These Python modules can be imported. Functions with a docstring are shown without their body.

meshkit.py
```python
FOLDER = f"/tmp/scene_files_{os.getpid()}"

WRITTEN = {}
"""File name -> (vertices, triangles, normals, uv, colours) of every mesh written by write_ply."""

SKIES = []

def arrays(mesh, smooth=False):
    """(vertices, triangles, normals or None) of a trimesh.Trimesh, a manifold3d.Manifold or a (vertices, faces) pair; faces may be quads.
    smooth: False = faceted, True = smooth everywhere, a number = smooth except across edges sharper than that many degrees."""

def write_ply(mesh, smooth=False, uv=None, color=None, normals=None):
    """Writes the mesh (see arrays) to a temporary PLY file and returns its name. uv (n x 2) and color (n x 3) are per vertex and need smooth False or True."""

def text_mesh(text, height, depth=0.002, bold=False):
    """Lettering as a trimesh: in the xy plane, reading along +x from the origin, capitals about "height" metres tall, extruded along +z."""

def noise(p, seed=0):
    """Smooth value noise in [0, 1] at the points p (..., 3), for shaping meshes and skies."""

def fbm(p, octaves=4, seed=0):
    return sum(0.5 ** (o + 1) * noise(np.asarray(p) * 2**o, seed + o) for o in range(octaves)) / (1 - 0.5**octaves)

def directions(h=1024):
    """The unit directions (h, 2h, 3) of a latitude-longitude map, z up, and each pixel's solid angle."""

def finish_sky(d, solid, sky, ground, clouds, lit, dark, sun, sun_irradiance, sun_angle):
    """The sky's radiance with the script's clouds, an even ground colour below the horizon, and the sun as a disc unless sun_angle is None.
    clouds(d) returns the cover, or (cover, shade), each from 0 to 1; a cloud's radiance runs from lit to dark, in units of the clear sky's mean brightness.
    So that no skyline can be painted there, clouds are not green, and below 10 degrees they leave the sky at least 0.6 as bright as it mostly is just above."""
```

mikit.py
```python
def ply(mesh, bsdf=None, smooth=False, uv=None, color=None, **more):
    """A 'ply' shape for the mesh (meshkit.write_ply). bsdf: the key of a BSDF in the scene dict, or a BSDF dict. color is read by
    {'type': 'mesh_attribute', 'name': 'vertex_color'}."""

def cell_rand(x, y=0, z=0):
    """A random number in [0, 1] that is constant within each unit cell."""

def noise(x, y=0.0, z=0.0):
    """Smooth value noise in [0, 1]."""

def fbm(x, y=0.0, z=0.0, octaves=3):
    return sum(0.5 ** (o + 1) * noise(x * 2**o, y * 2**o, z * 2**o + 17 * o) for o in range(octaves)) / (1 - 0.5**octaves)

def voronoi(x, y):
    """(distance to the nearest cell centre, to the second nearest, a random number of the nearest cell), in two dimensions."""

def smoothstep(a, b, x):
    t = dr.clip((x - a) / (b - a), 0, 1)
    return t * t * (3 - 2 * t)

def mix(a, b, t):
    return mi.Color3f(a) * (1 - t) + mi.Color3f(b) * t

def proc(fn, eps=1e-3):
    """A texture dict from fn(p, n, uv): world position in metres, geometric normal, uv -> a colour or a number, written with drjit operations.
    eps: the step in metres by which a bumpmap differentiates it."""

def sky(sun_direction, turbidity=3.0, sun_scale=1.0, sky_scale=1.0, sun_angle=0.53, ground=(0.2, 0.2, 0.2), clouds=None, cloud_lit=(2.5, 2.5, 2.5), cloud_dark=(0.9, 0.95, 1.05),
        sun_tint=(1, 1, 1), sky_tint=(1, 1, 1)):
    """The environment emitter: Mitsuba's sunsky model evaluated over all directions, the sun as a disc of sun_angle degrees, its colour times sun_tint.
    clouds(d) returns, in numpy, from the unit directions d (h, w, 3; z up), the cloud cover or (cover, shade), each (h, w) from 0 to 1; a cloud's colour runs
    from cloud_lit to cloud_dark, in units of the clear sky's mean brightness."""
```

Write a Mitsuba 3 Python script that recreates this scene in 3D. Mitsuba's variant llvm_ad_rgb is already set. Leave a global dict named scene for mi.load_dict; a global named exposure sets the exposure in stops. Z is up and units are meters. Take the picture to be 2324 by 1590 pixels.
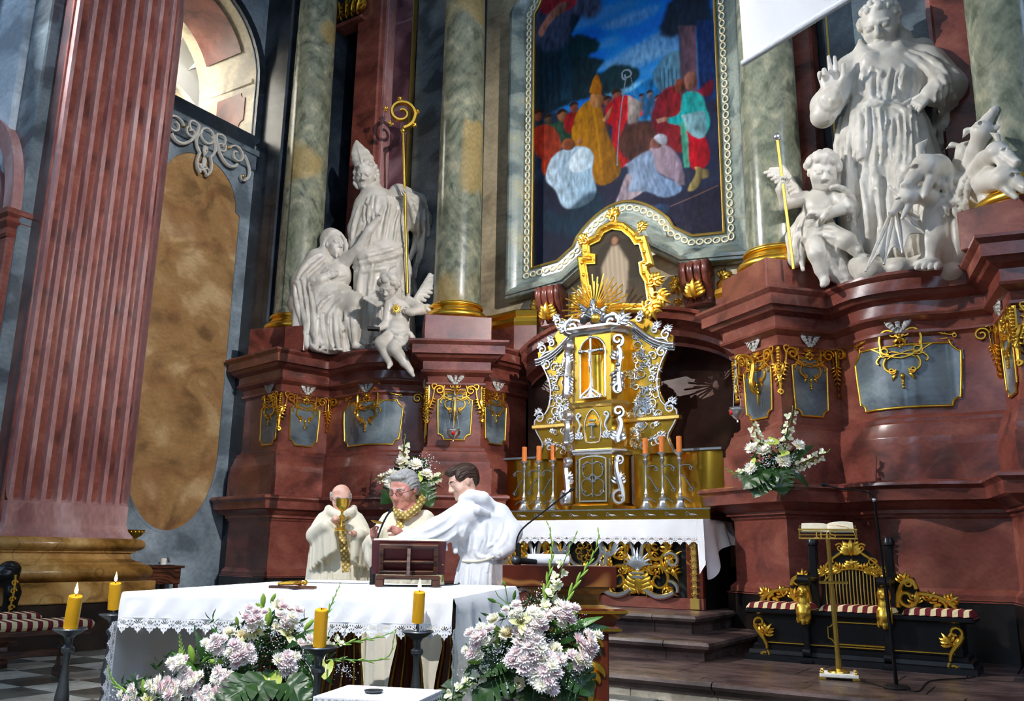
import math, random
import numpy as np, trimesh, drjit as dr, mitsuba as mi
import shapely.geometry as sg, shapely.affinity as sa, shapely.ops as so
import mikit, meshkit, shapely
from mikit import proc, fbm, noise, voronoi, smoothstep, mix, cell_rand
TF = mi.ScalarTransform4f
scene, labels = {}, {}
exposure = 3.95
V = lambda *a: np.array(a, float)

# ------------------------------------------------------------------ camera
FPX = 1972.479
CAM = V(5.2216, -10.3860, 1.14)
ROT = V([0.84397, 0.536178, 0.015091], [0.10921, -0.199311, 0.973832], [-0.525155, 0.820236, 0.226769])   # right, up, forward
scene['camera'] = {'type': 'perspective', 'fov': math.degrees(2 * math.atan(1162 / FPX)), 'fov_axis': 'x', 'near_clip': 0.05, 'far_clip': 200.0,
                   'to_world': TF().look_at(origin=CAM.tolist(), target=(CAM + ROT[2]).tolist(), up=ROT[1].tolist())}

# ------------------------------------------------------------------ light
def srgb(h):
    if isinstance(h, str):
        h = [int(h[i:i + 2], 16) for i in (1, 3, 5)]
    return [((v / 255 + .055) / 1.055) ** 2.4 if v > 10 else v / 255 / 12.92 for v in h]
def window_light(key, c, w, h, facing, rgb):
    """a tall clear window pane of the church that lets daylight in"""
    c, facing = V(*c), V(*facing)
    scene[key] = {'type': 'rectangle', 'to_world': TF().look_at(origin=c.tolist(), target=(c + facing).tolist(), up=[0, 0, 1]).scale([w / 2, h / 2, 1]),
                  'emitter': {'type': 'area', 'radiance': {'type': 'rgb', 'value': rgb}}}
    labels[key] = {'label': 'window', 'kind': 'structure'}
DAY = [.23, .32, .47]
wn = 0
for yy in (-10.5, -15.5, -20.5):
    for xx, s in ((-9.4, 1), (12.4, -1)):
        wn += 1
        window_light(f'window_{wn}', (xx, yy, 9.2), 1.9, 5.0, (s, 0, 0), DAY)
wn += 1; window_light(f'window_{wn}', (12.4, -5.2, 9.6), 1.9, 4.6, (-1, 0, 0), DAY)
wn += 1; window_light(f'window_{wn}', (1.5, -27.4, 9.5), 3.2, 5.5, (0, 1, 0), DAY)
def spot(key, p, t, rgb, ang, beam=None):
    scene[key] = {'type': 'spot', 'to_world': TF().look_at(origin=list(map(float, p)), target=list(map(float, t)), up=[0, 0, 1]),
                  'intensity': {'type': 'rgb', 'value': rgb}, 'cutoff_angle': float(ang), 'beam_width': float(beam or ang * .6)}
spot('floodlight_nave', (11.0, -8.0, 8.4), (-4.4, -.8, 4.6), [44., 41., 38.], 21)
spot('floodlight_gallery', (-6.5, -9.0, 9.5), (2.9, -.9, 4.4), [36., 35., 33.5], 27)
spot('floodlight_altar', (3.6, -14.5, 9.0), (.3, -.2, 2.4), [7., 6.9, 6.8], 13)
spot('floodlight_table', (4.6, -12.4, 8.2), (2.2, -7.2, .9), [19., 18.8, 18.6], 19, 15)
# ------------------------------------------------------------------ helpers
def ray(px, py):
    return V((px - 1162) / FPX, (795 - py) / FPX, 1.) @ ROT
def at_z(px, py, z): r = ray(px, py); return CAM + r * ((z - CAM[2]) / r[2])
def at_y(px, py, y): r = ray(px, py); return CAM + r * ((y - CAM[1]) / r[1])
def at_x(px, py, x): r = ray(px, py); return CAM + r * ((x - CAM[0]) / r[0])
def at_d(px, py, d): return CAM + ray(px, py) * d
def depth(p): return float((np.asarray(p, float) - CAM) @ ROT[2])

_count = {}
def numbered(key):
    n = _count.get(key, -1) + 1
    _count[key] = n
    return key if n == 0 else f'{key}_{n:03d}'
def lab(key, label=None, cat=None, group=None, kind=None):
    d = labels.setdefault(key, {})
    for k, v in (('label', label), ('category', cat), ('group', group), ('kind', kind)):
        if v: d[k] = v
    return key
def thing(name, label, cat, group=None, kind=None):
    return lab(numbered(name), label, cat, group, kind)
_ply = {}
def obj(name, mesh, mat, parent=None, smooth=30, label=None, kind=None, to_world=None, color=None, uv=None):
    """ONE entry of the scene, keyed parent + '__' + name"""
    key = numbered((parent + '__' if parent else '') + name)
    if isinstance(mesh, dict):
        s = dict(mesh)
    else:
        s = mikit.ply(mesh, mat, smooth=smooth, color=color, uv=uv)
    if to_world is not None:
        s['to_world'] = to_world if not isinstance(to_world, np.ndarray) else TF(to_world.tolist())
    scene[key] = s
    if label or kind: lab(key, label, None, None, kind)
    return key
def struct(name, mesh, mat, smooth=30, label=None):
    k = obj(name, mesh, mat, None, smooth)
    return lab(k, label, None, None, 'structure')
def M4(o, x=None, y=None, z=None):
    m = np.eye(4)
    for i, a in enumerate((x, y, z)):
        if a is not None: m[:3, i] = a
    m[:3, 3] = o
    return m
def rotz(a):
    return V([math.cos(a), -math.sin(a), 0], [math.sin(a), math.cos(a), 0], [0, 0, 1])
def unit(v): v = np.asarray(v, float); return v / max(np.linalg.norm(v), 1e-12)

def tm(v, f):
    f = np.asarray(f, int); v = np.asarray(v, float)
    if f.shape[1] == 4: f = np.vstack([f[:, [0, 1, 2]], f[:, [0, 2, 3]]])
    return trimesh.Trimesh(v, f, process=False)
def cat(*ms):
    ms = [m for a in ms for m in (a if isinstance(a, (list, tuple)) else [a])]
    vs, fs, o = [], [], 0
    for m in ms:
        vs.append(np.asarray(m.vertices)); fs.append(np.asarray(m.faces) + o); o += len(m.vertices)
    return trimesh.Trimesh(np.vstack(vs), np.vstack(fs), process=False)
def tr(m, mat):
    mat = np.asarray(mat)
    if mat.shape == (3,): mat = trimesh.transformations.translation_matrix(mat)
    if mat.shape == (3, 3): mat = np.block([[mat, np.zeros((3, 1))], [0, 0, 0, 1]])
    v = np.asarray(m.vertices) @ mat[:3, :3].T + mat[:3, 3]
    f = np.asarray(m.faces)
    if np.linalg.det(mat[:3, :3]) < 0: f = f[:, ::-1]
    return trimesh.Trimesh(v, f, process=False)
def grid(nu, nv, cu=False, cv=False):
    """quads of an nu x nv vertex grid"""
    a, b = np.meshgrid(np.arange(nu if cu else nu - 1), np.arange(nv if cv else nv - 1), indexing='ij')
    a, b = a.ravel(), b.ravel(); a2, b2 = (a + 1) % nu, (b + 1) % nv
    return np.stack([a * nv + b, a2 * nv + b, a2 * nv + b2, a * nv + b2], 1)
def box(x0, x1, y0, y1, z0, z1, bev=0.0):
    c, e = V((x0 + x1) / 2, (y0 + y1) / 2, (z0 + z1) / 2), V(x1 - x0, y1 - y0, z1 - z0)
    if bev <= 0:
        m = trimesh.creation.box(e)
    else:
        pts = []
        for k in range(3):
            for s in np.array(np.meshgrid([-1, 1], [-1, 1], [-1, 1])).reshape(3, -1).T:
                q = s * (e / 2 - bev); q[k] = s[k] * e[k] / 2; pts.append(q)
        m = trimesh.convex.convex_hull(np.array(pts))
    return tr(m, c)
def lathe(prof, n=32, a0=0., a1=2 * math.pi, flute=None):
    """revolve (r, z) pairs about z"""
    p = np.asarray(prof, float); closed = abs(a1 - a0 - 2 * math.pi) < 1e-6
    th = np.linspace(a0, a1, n, endpoint=not closed)
    r = p[:, 0][None] * (np.ones((n, 1)) if flute is None else flute(th)[:, None])
    v = np.stack([r * np.cos(th)[:, None], r * np.sin(th)[:, None], np.broadcast_to(p[:, 1], (n, len(p)))], 2)
    return tm(v.reshape(-1, 3), grid(n, len(p), closed))
def frames(P):
    P = np.asarray(P, float); t = np.gradient(P, axis=0); t /= np.maximum(np.linalg.norm(t, axis=1, keepdims=True), 1e-12)
    n = np.zeros_like(P); a = V(0, 0, 1) if abs(t[0][2]) < .9 else V(1, 0, 0)
    n[0] = unit(np.cross(np.cross(t[0], a), t[0]))
    for i in range(1, len(P)):
        n[i] = unit(n[i - 1] - t[i] * (n[i - 1] @ t[i]))
    return t, n, np.cross(t, n)
def tube(P, r, k=8, sq=1.0, caps=True):
    P = np.asarray(P, float); r = np.broadcast_to(np.asarray(r, float), (len(P),))
    t, n, b = frames(P); th = np.arange(k) * 2 * math.pi / k
    v = P[:, None] + r[:, None, None] * (np.cos(th)[None, :, None] * n[:, None] + sq * np.sin(th)[None, :, None] * b[:, None])
    v = v.reshape(-1, 3); f = grid(len(P), k, False, True); m = tm(v, f)
    if caps:
        q = np.vstack([v, P[:1], P[-1:]]); L = len(P)
        i = np.arange(k); j = (i + 1) % k
        c = np.vstack([np.stack([j, i, i * 0 + L * k], 1), np.stack([(L - 1) * k + i, (L - 1) * k + j, i * 0 + L * k + 1], 1)])
        m = trimesh.Trimesh(q, np.vstack([m.faces, c]), process=False)
    return m
def spline(pts, n=24):
    from scipy.interpolate import CubicSpline
    p = np.asarray(pts, float); s = np.concatenate([[0], np.cumsum(np.linalg.norm(np.diff(p, axis=0), axis=1) ** .6)])
    return CubicSpline(s, p)(np.linspace(0, s[-1], n))
def sphere(r=1., sub=2, c=(0, 0, 0), sc=(1, 1, 1)):
    m = trimesh.creation.icosphere(subdivisions=sub, radius=r)
    return tm(np.asarray(m.vertices) * V(*sc) + V(*c), m.faces)
def extrude(poly, h):
    """shapely polygon -> solid between z = 0 and h"""
    ps = list(poly.geoms) if hasattr(poly, 'geoms') else [poly]
    return cat([trimesh.creation.extrude_polygon(p, h) for p in ps if p.area > 1e-9])
def flat(poly):
    ps = list(poly.geoms) if hasattr(poly, 'geoms') else [poly]
    out = []
    for p in ps:
        if p.area < 1e-9: continue
        v, f = trimesh.creation.triangulate_polygon(p, engine='earcut'); out.append(tm(np.c_[v, np.zeros(len(v))], f))
    return cat(out)
def path_off(path, o, closed=False):
    """miter offset of a plan path, outward = to the right of its direction"""
    p = np.asarray(path, float)[:, :2]
    if closed: a, b = np.roll(p, 1, 0), np.roll(p, -1, 0)
    else: a, b = np.vstack([2 * p[0] - p[1], p[:-1]]), np.vstack([p[1:], 2 * p[-1] - p[-2]])
    d0, d1 = p - a, b - p
    d0 /= np.linalg.norm(d0, axis=1, keepdims=True); d1 /= np.linalg.norm(d1, axis=1, keepdims=True)
    n0, n1 = np.c_[d0[:, 1], -d0[:, 0]], np.c_[d1[:, 1], -d1[:, 0]]
    m = (n0 + n1) / np.maximum(1 + (n0 * n1).sum(1, keepdims=True), .3)
    return p + m * o
def sweep(path, prof, closed=False):
    """mouldings: profile points (offset outward, z) carried along a plan path"""
    prof = np.asarray(prof, float)
    v = np.stack([np.c_[path_off(path, o, closed), np.full(len(path), z)] for o, z in prof], 1)
    n, k = v.shape[:2]
    return tm(v.reshape(-1, 3), grid(n, k, closed)[:, ::-1])
def cap_poly(path, z, up=True):
    m = flat(sg.Polygon(np.asarray(path)[:, :2]).buffer(0)); m = tr(m, V(0, 0, z))
    if (np.asarray(m.face_normals)[:, 2].sum() > 0) != up: m.faces = m.faces[:, ::-1]
    return m

# ------------------------------------------------------------------ ornament drawn with strokes
def spiral(cx, cy, r0, r1, a0, a1, n=20):
    a = np.radians(np.linspace(a0, a1, n)); r = np.linspace(r0, r1, n)
    return np.c_[cx + r * np.cos(a), cy + r * np.sin(a)]
def bez(*p, n=14):
    p = np.asarray(p, float); t = np.linspace(0, 1, n)[:, None]; m = len(p) - 1
    return sum(math.comb(m, i) * (1 - t) ** (m - i) * t ** i * p[i] for i in range(m + 1))
def tearw(n, w, tip=.08):
    s = np.linspace(0, 1, n); return w * np.maximum(np.sin(np.pi * s ** .75) ** .8, tip)
def strokes(items, place, k=6):
    """items: (2d points, width(s), height). Raised half-round strokes laid on a surface by place(u, v, h)."""
    out = []
    th = np.arange(k) * 2 * math.pi / k
    for it in items:
        p, w, h = it[:3]; h0 = it[3] if len(it) > 3 else -.15
        p = np.asarray(p, float); n = len(p); w = np.broadcast_to(np.asarray(w, float), (n,))
        t = np.gradient(p, axis=0); t /= np.maximum(np.linalg.norm(t, axis=1, keepdims=True), 1e-12); nn = np.c_[-t[:, 1], t[:, 0]]
        hh = h * (w / max(w.max(), 1e-9)) ** .6
        off = np.cos(th)[None] * w[:, None] / 2
        uv = p[:, None] + off[..., None] * nn[:, None]
        H = (h0 + (1 - h0) * (np.sin(th) * .5 + .5))[None] * hh[:, None]
        v = place(uv[..., 0].ravel(), uv[..., 1].ravel(), H.ravel())
        m = tm(v, grid(n, k, False, True)); i = np.arange(1, k - 1)
        caps = np.vstack([np.stack([i * 0, i + 1, i], 1), (n - 1) * k + np.stack([i * 0, i, i + 1], 1)])
        out.append(trimesh.Trimesh(m.vertices, np.vstack([m.faces, caps]), process=False))
    return cat(out)
def beads(pts, r, place, sub=1):
    out = []
    for (u, v), rr in zip(pts, np.broadcast_to(r, (len(pts),))):
        s = trimesh.creation.icosphere(subdivisions=sub, radius=rr); q = np.asarray(s.vertices)
        out.append(tm(place(u + q[:, 0], v + q[:, 1], rr * .5 + q[:, 2]), s.faces))
    return cat(out)
def mirror_u(items):
    return items + [(np.asarray(i[0]) * [-1, 1], *i[1:]) for i in items]
def shift(items, du=0, dv=0, s=1., rot=0., sx=None):
    c, n = math.cos(rot), math.sin(rot); A = V([c, -n], [n, c]) * s
    if sx: A = A @ np.diag([sx, 1])
    return [(np.asarray(i[0]) @ A.T + V(du, dv), np.asarray(i[1]) * s, i[2] * s, *i[3:]) for i in items]
def plane_place(o, x, y, n):
    o, x, y, n = (np.asarray(a, float) for a in (o, x, y, n))
    return lambda u, v, h: o + np.outer(u, x) + np.outer(v, y) + np.outer(h, n)
def leaf_items(L=1., w=.45, lobes=3, bend=.2, h=.12):
    """an acanthus leaf along +v: a midrib and pairs of lobes"""
    out = [(bez((0, 0), (bend * .3, L * .6), (bend, L)), tearw(14, w * .42), h)]
    for i in range(lobes):
        s = .12 + .62 * i / lobes; x0 = bend * s * s; l = w * (1.15 - .55 * i / lobes)
        for sg_ in (-1, 1):
            out.append((bez((x0, L * s), (x0 + sg_ * l * .5, L * (s + .05)), (x0 + sg_ * l * .62, L * (s + .30)), n=9), tearw(9, w * .34), h * .8))
    return out

# ------------------------------------------------------------------ organic bodies: signed distances and surface nets
def smin(a, b, k):
    h = np.maximum(k - np.abs(a - b), 0) / k
    return np.minimum(a, b) - h * h * k * .25
def d_cap(P, a, b, ra, rb):
    ab = b - a; t = np.clip(((P - a) @ ab) / max(float(ab @ ab), 1e-12), 0, 1)
    q = P - a - t[:, None] * ab
    return np.sqrt((q * q).sum(1)) - (ra + (rb - ra) * t)
def d_ell(P, c, r, A=None):
    q = P - c
    if A is not None: q = q @ A            # columns of A = local axes
    k0 = np.sqrt(((q / r) ** 2).sum(1)); k1 = np.sqrt(((q / (r * r)) ** 2).sum(1))
    return k0 * (k0 - 1) / np.maximum(k1, 1e-9)
def surface_nets(fn, lo, hi, h):
    lo, hi = np.asarray(lo, float), np.asarray(hi, float); B = 4
    n = ((np.ceil((hi - lo) / h).astype(int) // B) + 1) * B
    ax = [np.arange(m) for m in n]
    cb = n // B
    ci = np.stack(np.meshgrid(*[np.arange(m) for m in cb], indexing='ij'), -1).reshape(-1, 3)
    dc = np.full(len(ci), 1e3, np.float32); SB = 4 * B * h; hr = SB * .87 + h * B
    def groups(blocks):
        key = (blocks // 4) @ np.array([1000003, 1009, 1]); o_ = np.argsort(key, kind='stable'); cut_ = np.nonzero(np.diff(key[o_]))[0] + 1
        return np.split(o_, cut_)
    for g in groups(ci):
        c = lo + ((ci[g[0]] // 4) * 4 + 2) * B * h; dc[g] = fn((lo + (ci[g] * B + B / 2 - .5) * h), c, hr + 2 * h * B)
    D = np.repeat(np.repeat(np.repeat(dc.reshape(cb), B, 0), B, 1), B, 2)
    near = ci[np.abs(dc) < h * B * 1.25]
    o = np.stack(np.meshgrid(*[np.arange(B)] * 3, indexing='ij'), -1).reshape(-1, 3)
    for g in groups(near):
        q = (near[g][:, None] * B + o[None]).reshape(-1, 3); c = lo + ((near[g[0]] // 4) * 4 + 2) * B * h
        D[q[:, 0], q[:, 1], q[:, 2]] = fn(lo + q * h, c, hr + 2 * h * B)
    for a in range(3):
        sl = [slice(None)] * 3
        for e in (0, -1):
            sl[a] = e; D[tuple(sl)] = np.maximum(D[tuple(sl)], h * .5)
    S = D < 0
    c = [S[i:S.shape[0] - 1 + i, j:S.shape[1] - 1 + j, k:S.shape[2] - 1 + k] for i in (0, 1) for j in (0, 1) for k in (0, 1)]
    cnt = sum(x.astype(np.int8) for x in c); cell = np.argwhere((cnt > 0) & (cnt < 8))
    vid = -np.ones(cnt.shape, np.int64); vid[tuple(cell.T)] = np.arange(len(cell))
    acc = np.zeros((len(cell), 3)); num = np.zeros(len(cell))
    corners = [(i, j, k) for i in (0, 1) for j in (0, 1) for k in (0, 1)]
    val = {q: D[cell[:, 0] + q[0], cell[:, 1] + q[1], cell[:, 2] + q[2]] for q in corners}
    for p in corners:
        for a in range(3):
            if p[a] == 0:
                q = tuple(1 if i == a else p[i] for i in range(3)); va, vb = val[p], val[q]
                m = (va < 0) != (vb < 0); t = np.where(m, va / np.where(m, va - vb, 1), 0)
                w = np.array(p, float)[None] + 0 * acc; w[:, a] += t
                acc += np.where(m[:, None], w, 0); num += m
    v = lo + (cell + acc / num[:, None]) * h
    faces = []
    for a in range(3):
        b, c2 = (a + 1) % 3, (a + 2) % 3
        s0 = [slice(1, -1)] * 3; s0[a] = slice(0, -1); s1 = list(s0); s1[a] = slice(1, None)
        A, Bq = S[tuple(s0)], S[tuple(s1)]
        e = np.argwhere(A != Bq); flip = A[tuple(e.T)]
        e = e + np.array([1 if i != a else 0 for i in range(3)])
        db, dc2 = np.eye(3, dtype=int)[b], np.eye(3, dtype=int)[c2]
        q = np.stack([vid[tuple((e - x).T)] for x in (db + dc2, dc2, 0 * db, db)], 1)
        q[~flip] = q[~flip][:, ::-1]; faces.append(q)
    return tm(v, np.vstack(faces))
class Body:
    """a figure: primitives joined smoothly; points may be given in pixels of the photograph on a plane through the figure (px, py, toward-viewer metres)"""
    def __init__(s, px=None, py=None, anchor=None):
        s.pr = []; s.lo, s.hi = V(9, 9, 9) * 1e3, -V(9, 9, 9) * 1e3
        if anchor is not None:
            s.o = np.asarray(anchor, float); s.fw = unit((s.o - CAM) * [1, 1, 0]); s.rt = V(s.fw[1], -s.fw[0], 0); s.mpp = depth(s.o) / FPX
    def J(s, px, py, t=0.):
        r = ray(px, py); k = ((s.o - CAM) @ s.fw - t) / (r @ s.fw); return CAM + r * k
    def pt(s, p): return s.J(*p)
    def grow(s, c, r): s.lo = np.minimum(s.lo, c - r); s.hi = np.maximum(s.hi, c + r)
    def cap(s, a, b, ra, rb=None, k=None, cut=False):
        a, b = s.pt(a), s.pt(b); ra *= s.mpp; rb = ra if rb is None else rb * s.mpp
        k = (min(ra, rb) * .7 if k is None else k * s.mpp)
        if not cut: s.grow(a, ra); s.grow(b, rb)
        c, R = (a + b) / 2, np.linalg.norm(b - a) / 2 + max(ra, rb)
        s.pr.append((lambda P: d_cap(P, a, b, ra, rb), max(k, 1e-4), cut, c, R))
    def chain(s, pts, rs, k=None, cut=False):
        for i in range(len(pts) - 1): s.cap(pts[i], pts[i + 1], rs[i], rs[i + 1], k, cut)
    def ell(s, c, r, k=None, tilt=0., yaw=0., cut=False):
        """radii (right, toward viewer, up) in px; tilt = clockwise degrees in the picture"""
        c = s.pt(c); r = V(*r) * s.mpp; a, b = math.radians(tilt), math.radians(yaw)
        up0 = V(0, 0, 1); x = s.rt * math.cos(b) + s.fw * math.sin(b); y = np.cross(up0, x)
        A = np.stack([x * math.cos(a) - up0 * math.sin(a), y, up0 * math.cos(a) + x * math.sin(a)], 1)
        k = (min(r) * .6 if k is None else k * s.mpp)
        if not cut: s.grow(c, max(r))
        s.pr.append((lambda P: d_ell(P, c, r, A), max(k, 1e-4), cut, c, max(r)))
    def robe(s, lv, nf=14, amp=3., k=8., seed=0, sharp=1.0):
        """cloth around a vertical axis: levels (py, px, toward, rx, ry) from top to bottom; nf folds, amp px deep (grows downward)"""
        lv = np.array(lv, float); pts = np.array([s.J(l[1], l[0], l[2]) for l in lv])
        z = pts[::-1, 2]; cx = np.c_[(pts - s.o) @ s.rt, (pts - s.o) @ s.fw][::-1]; rr = lv[::-1, 3:5] * s.mpp; m = s.mpp
        amps = (lv[:, 5] if lv.shape[1] > 5 else np.linspace(.25, 1, len(lv)))[::-1] * amp * m
        rng = np.random.default_rng(seed); ph = rng.uniform(0, 6.28, 6)
        for p, l in zip(pts, lv): s.grow(p, max(l[3], l[4]) * m)
        o, rt, fw = s.o, s.rt, s.fw
        def f(P):
            q = P - o; a, b, zz = q @ rt, q @ fw, P[:, 2]
            x0, y0 = np.interp(zz, z, cx[:, 0]), np.interp(zz, z, cx[:, 1]); rx, ry = np.interp(zz, z, rr[:, 0]), np.interp(zz, z, rr[:, 1])
            am = np.interp(zz, z, amps); u, v = (a - x0) / rx, (b - y0) / ry
            rad = np.sqrt(u * u + v * v); th = np.arctan2(v, u); w = zz * 2.2
            g = np.abs(np.sin(nf * .5 * th + ph[0] + .7 * np.sin(w + ph[1] + th))) ** .8 * .65 + .35 * np.sin((nf * .5 + 2.5) * th + ph[2] + np.sin(1.7 * w + ph[3]))
            d = (rad - 1) * np.minimum(rx, ry) * .85 - am * (g - .35)
            return np.maximum(d, np.maximum(zz - z[-1], z[0] - zz))
        c = (s.J(lv[0][1], lv[0][0], lv[0][2]) + s.J(lv[-1][1], lv[-1][0], lv[-1][2])) / 2
        R = np.linalg.norm(pts[0] - pts[-1]) / 2 + lv[:, 3:5].max() * m
        s.pr.append((f, k * m, False, c, R))
    def surf(s, pts, bias=0.):
        """drop points (px, py, t) onto the front surface of the body so far"""
        P = np.array(pts, float); ts = np.linspace(1.1, -.6, 69); r = np.array([ray(p[0], p[1]) for p in P])
        K = ((s.o - CAM) @ s.fw - ts[None]) / (r @ s.fw)[:, None]; d = s.fn((CAM + r[:, None] * K[..., None]).reshape(-1, 3)).reshape(K.shape)
        for i, e in enumerate(d):
            j = np.argmax(e < 0)
            if j > 0: P[i, 2] = ts[j - 1] + (ts[j] - ts[j - 1]) * e[j - 1] / (e[j - 1] - e[j]) + bias * s.mpp
        return [tuple(q) for q in P]
    def drop(s, lines, bias):
        L = [spline(ln, max(6, int(2.2 * len(ln)))) if len(ln) > 2 else np.array(ln, float) for ln in lines]
        q = s.surf(np.vstack(L), bias); out, i = [], 0
        for l in L: out.append(q[i:i + len(l)]); i += len(l)
        return out
    def folds(s, lines, r=3., k=None):
        for p in s.drop(lines, -r * .15):
            n = len(p); s.chain(p, [r * (.4 + .6 * math.sin(math.pi * (i + .5) / n)) for i in range(n)], r * .38)
    def grooves(s, lines, r=2.5, k=3.):
        for p in s.drop(lines, r * .3): s.chain(p, [r] * len(p), k, True)
    def drape(s, x0, x1, y0, y1, n, r, lean=0., seed=0):
        """n hanging folds with dark gullies between them over a stretch of cloth"""
        g = np.random.default_rng(seed); F_, G_ = [], []
        for i in range(n):
            u = (i + g.uniform(.25, .75)) / n; x = x0 + (x1 - x0) * u; w = (x1 - x0) / n
            a, b = y0 + (y1 - y0) * g.uniform(0, .25), y1 - (y1 - y0) * g.uniform(0, .12)
            F_.append([(x + g.uniform(-.2, .2) * w, a, 0), (x + lean * .5 + g.uniform(-.4, .4) * w, (a + b) / 2, 0), (x + lean + g.uniform(-.4, .4) * w, b, 0)])
            G_.append([(q[0] + w * .5, q[1] + 5, 0) for q in F_[-1]])
        s.folds(F_, r); s.grooves(G_, r * .6, r * .4)
    def fn(s, P, ctr=None, rad=None):
        P = np.asarray(P, np.float32); d = np.full(len(P), 1e3, np.float32); pr = s.pr
        if ctr is not None:
            if getattr(s, 'nb', -1) != len(pr): s.nb = len(pr); s.bc = np.array([p[3] for p in pr]); s.br = np.array([p[4] + p[1] for p in pr])
            pr = [pr[i] for i in np.nonzero(np.linalg.norm(s.bc - ctr, axis=1) - s.br < rad)[0]]
        for f, k, cut, c, R in pr:
            r = np.sqrt(((P - c.astype(np.float32)) ** 2).sum(1)) - R
            m = (r < np.minimum(d, 1e2) + k) if not cut else (r < .15)
            if not m.any(): continue
            e = f(P[m]).astype(np.float32)
            d[m] = smin(d[m], e, k) if not cut else -smin(-d[m], e, k)
        return d
    def mesh(s, h=.014, pad=.03):
        return surface_nets(s.fn, s.lo - pad, s.hi + pad, h)
    # --- anatomy
    def local(s, c, r, yaw=0., pitch=0., roll=0., k=1.):
        """a head's own frame: x to picture right when it faces the viewer, y out of the face, z up, in half head heights"""
        C = s.pt(c); R = r * s.mpp; a, b, g = map(math.radians, (yaw, pitch, roll))
        f0 = -s.fw * math.cos(a) + s.rt * math.sin(a); f = f0 * math.cos(b) - V(0, 0, 1) * math.sin(b)
        u = V(0, 0, 1) * math.cos(b) + f0 * math.sin(b); x = np.cross(f, u)     # x = the figure's own left to right as seen: right-handed side
        x, u = x * math.cos(g) + u * math.sin(g), u * math.cos(g) - x * math.sin(g)
        L = lambda X, Y, Z: C + (x * X + f * Y + u * Z) * R
        A = np.stack([x, f, u], 1)
        def E(p, rad, kk=.15, cut=False):
            c2, rr = L(*p), V(*rad) * R
            if not cut: s.grow(c2, max(rr))
            s.pr.append((lambda P: d_ell(P, c2, rr, A), kk * R * k, cut, c2, max(rr)))
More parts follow.
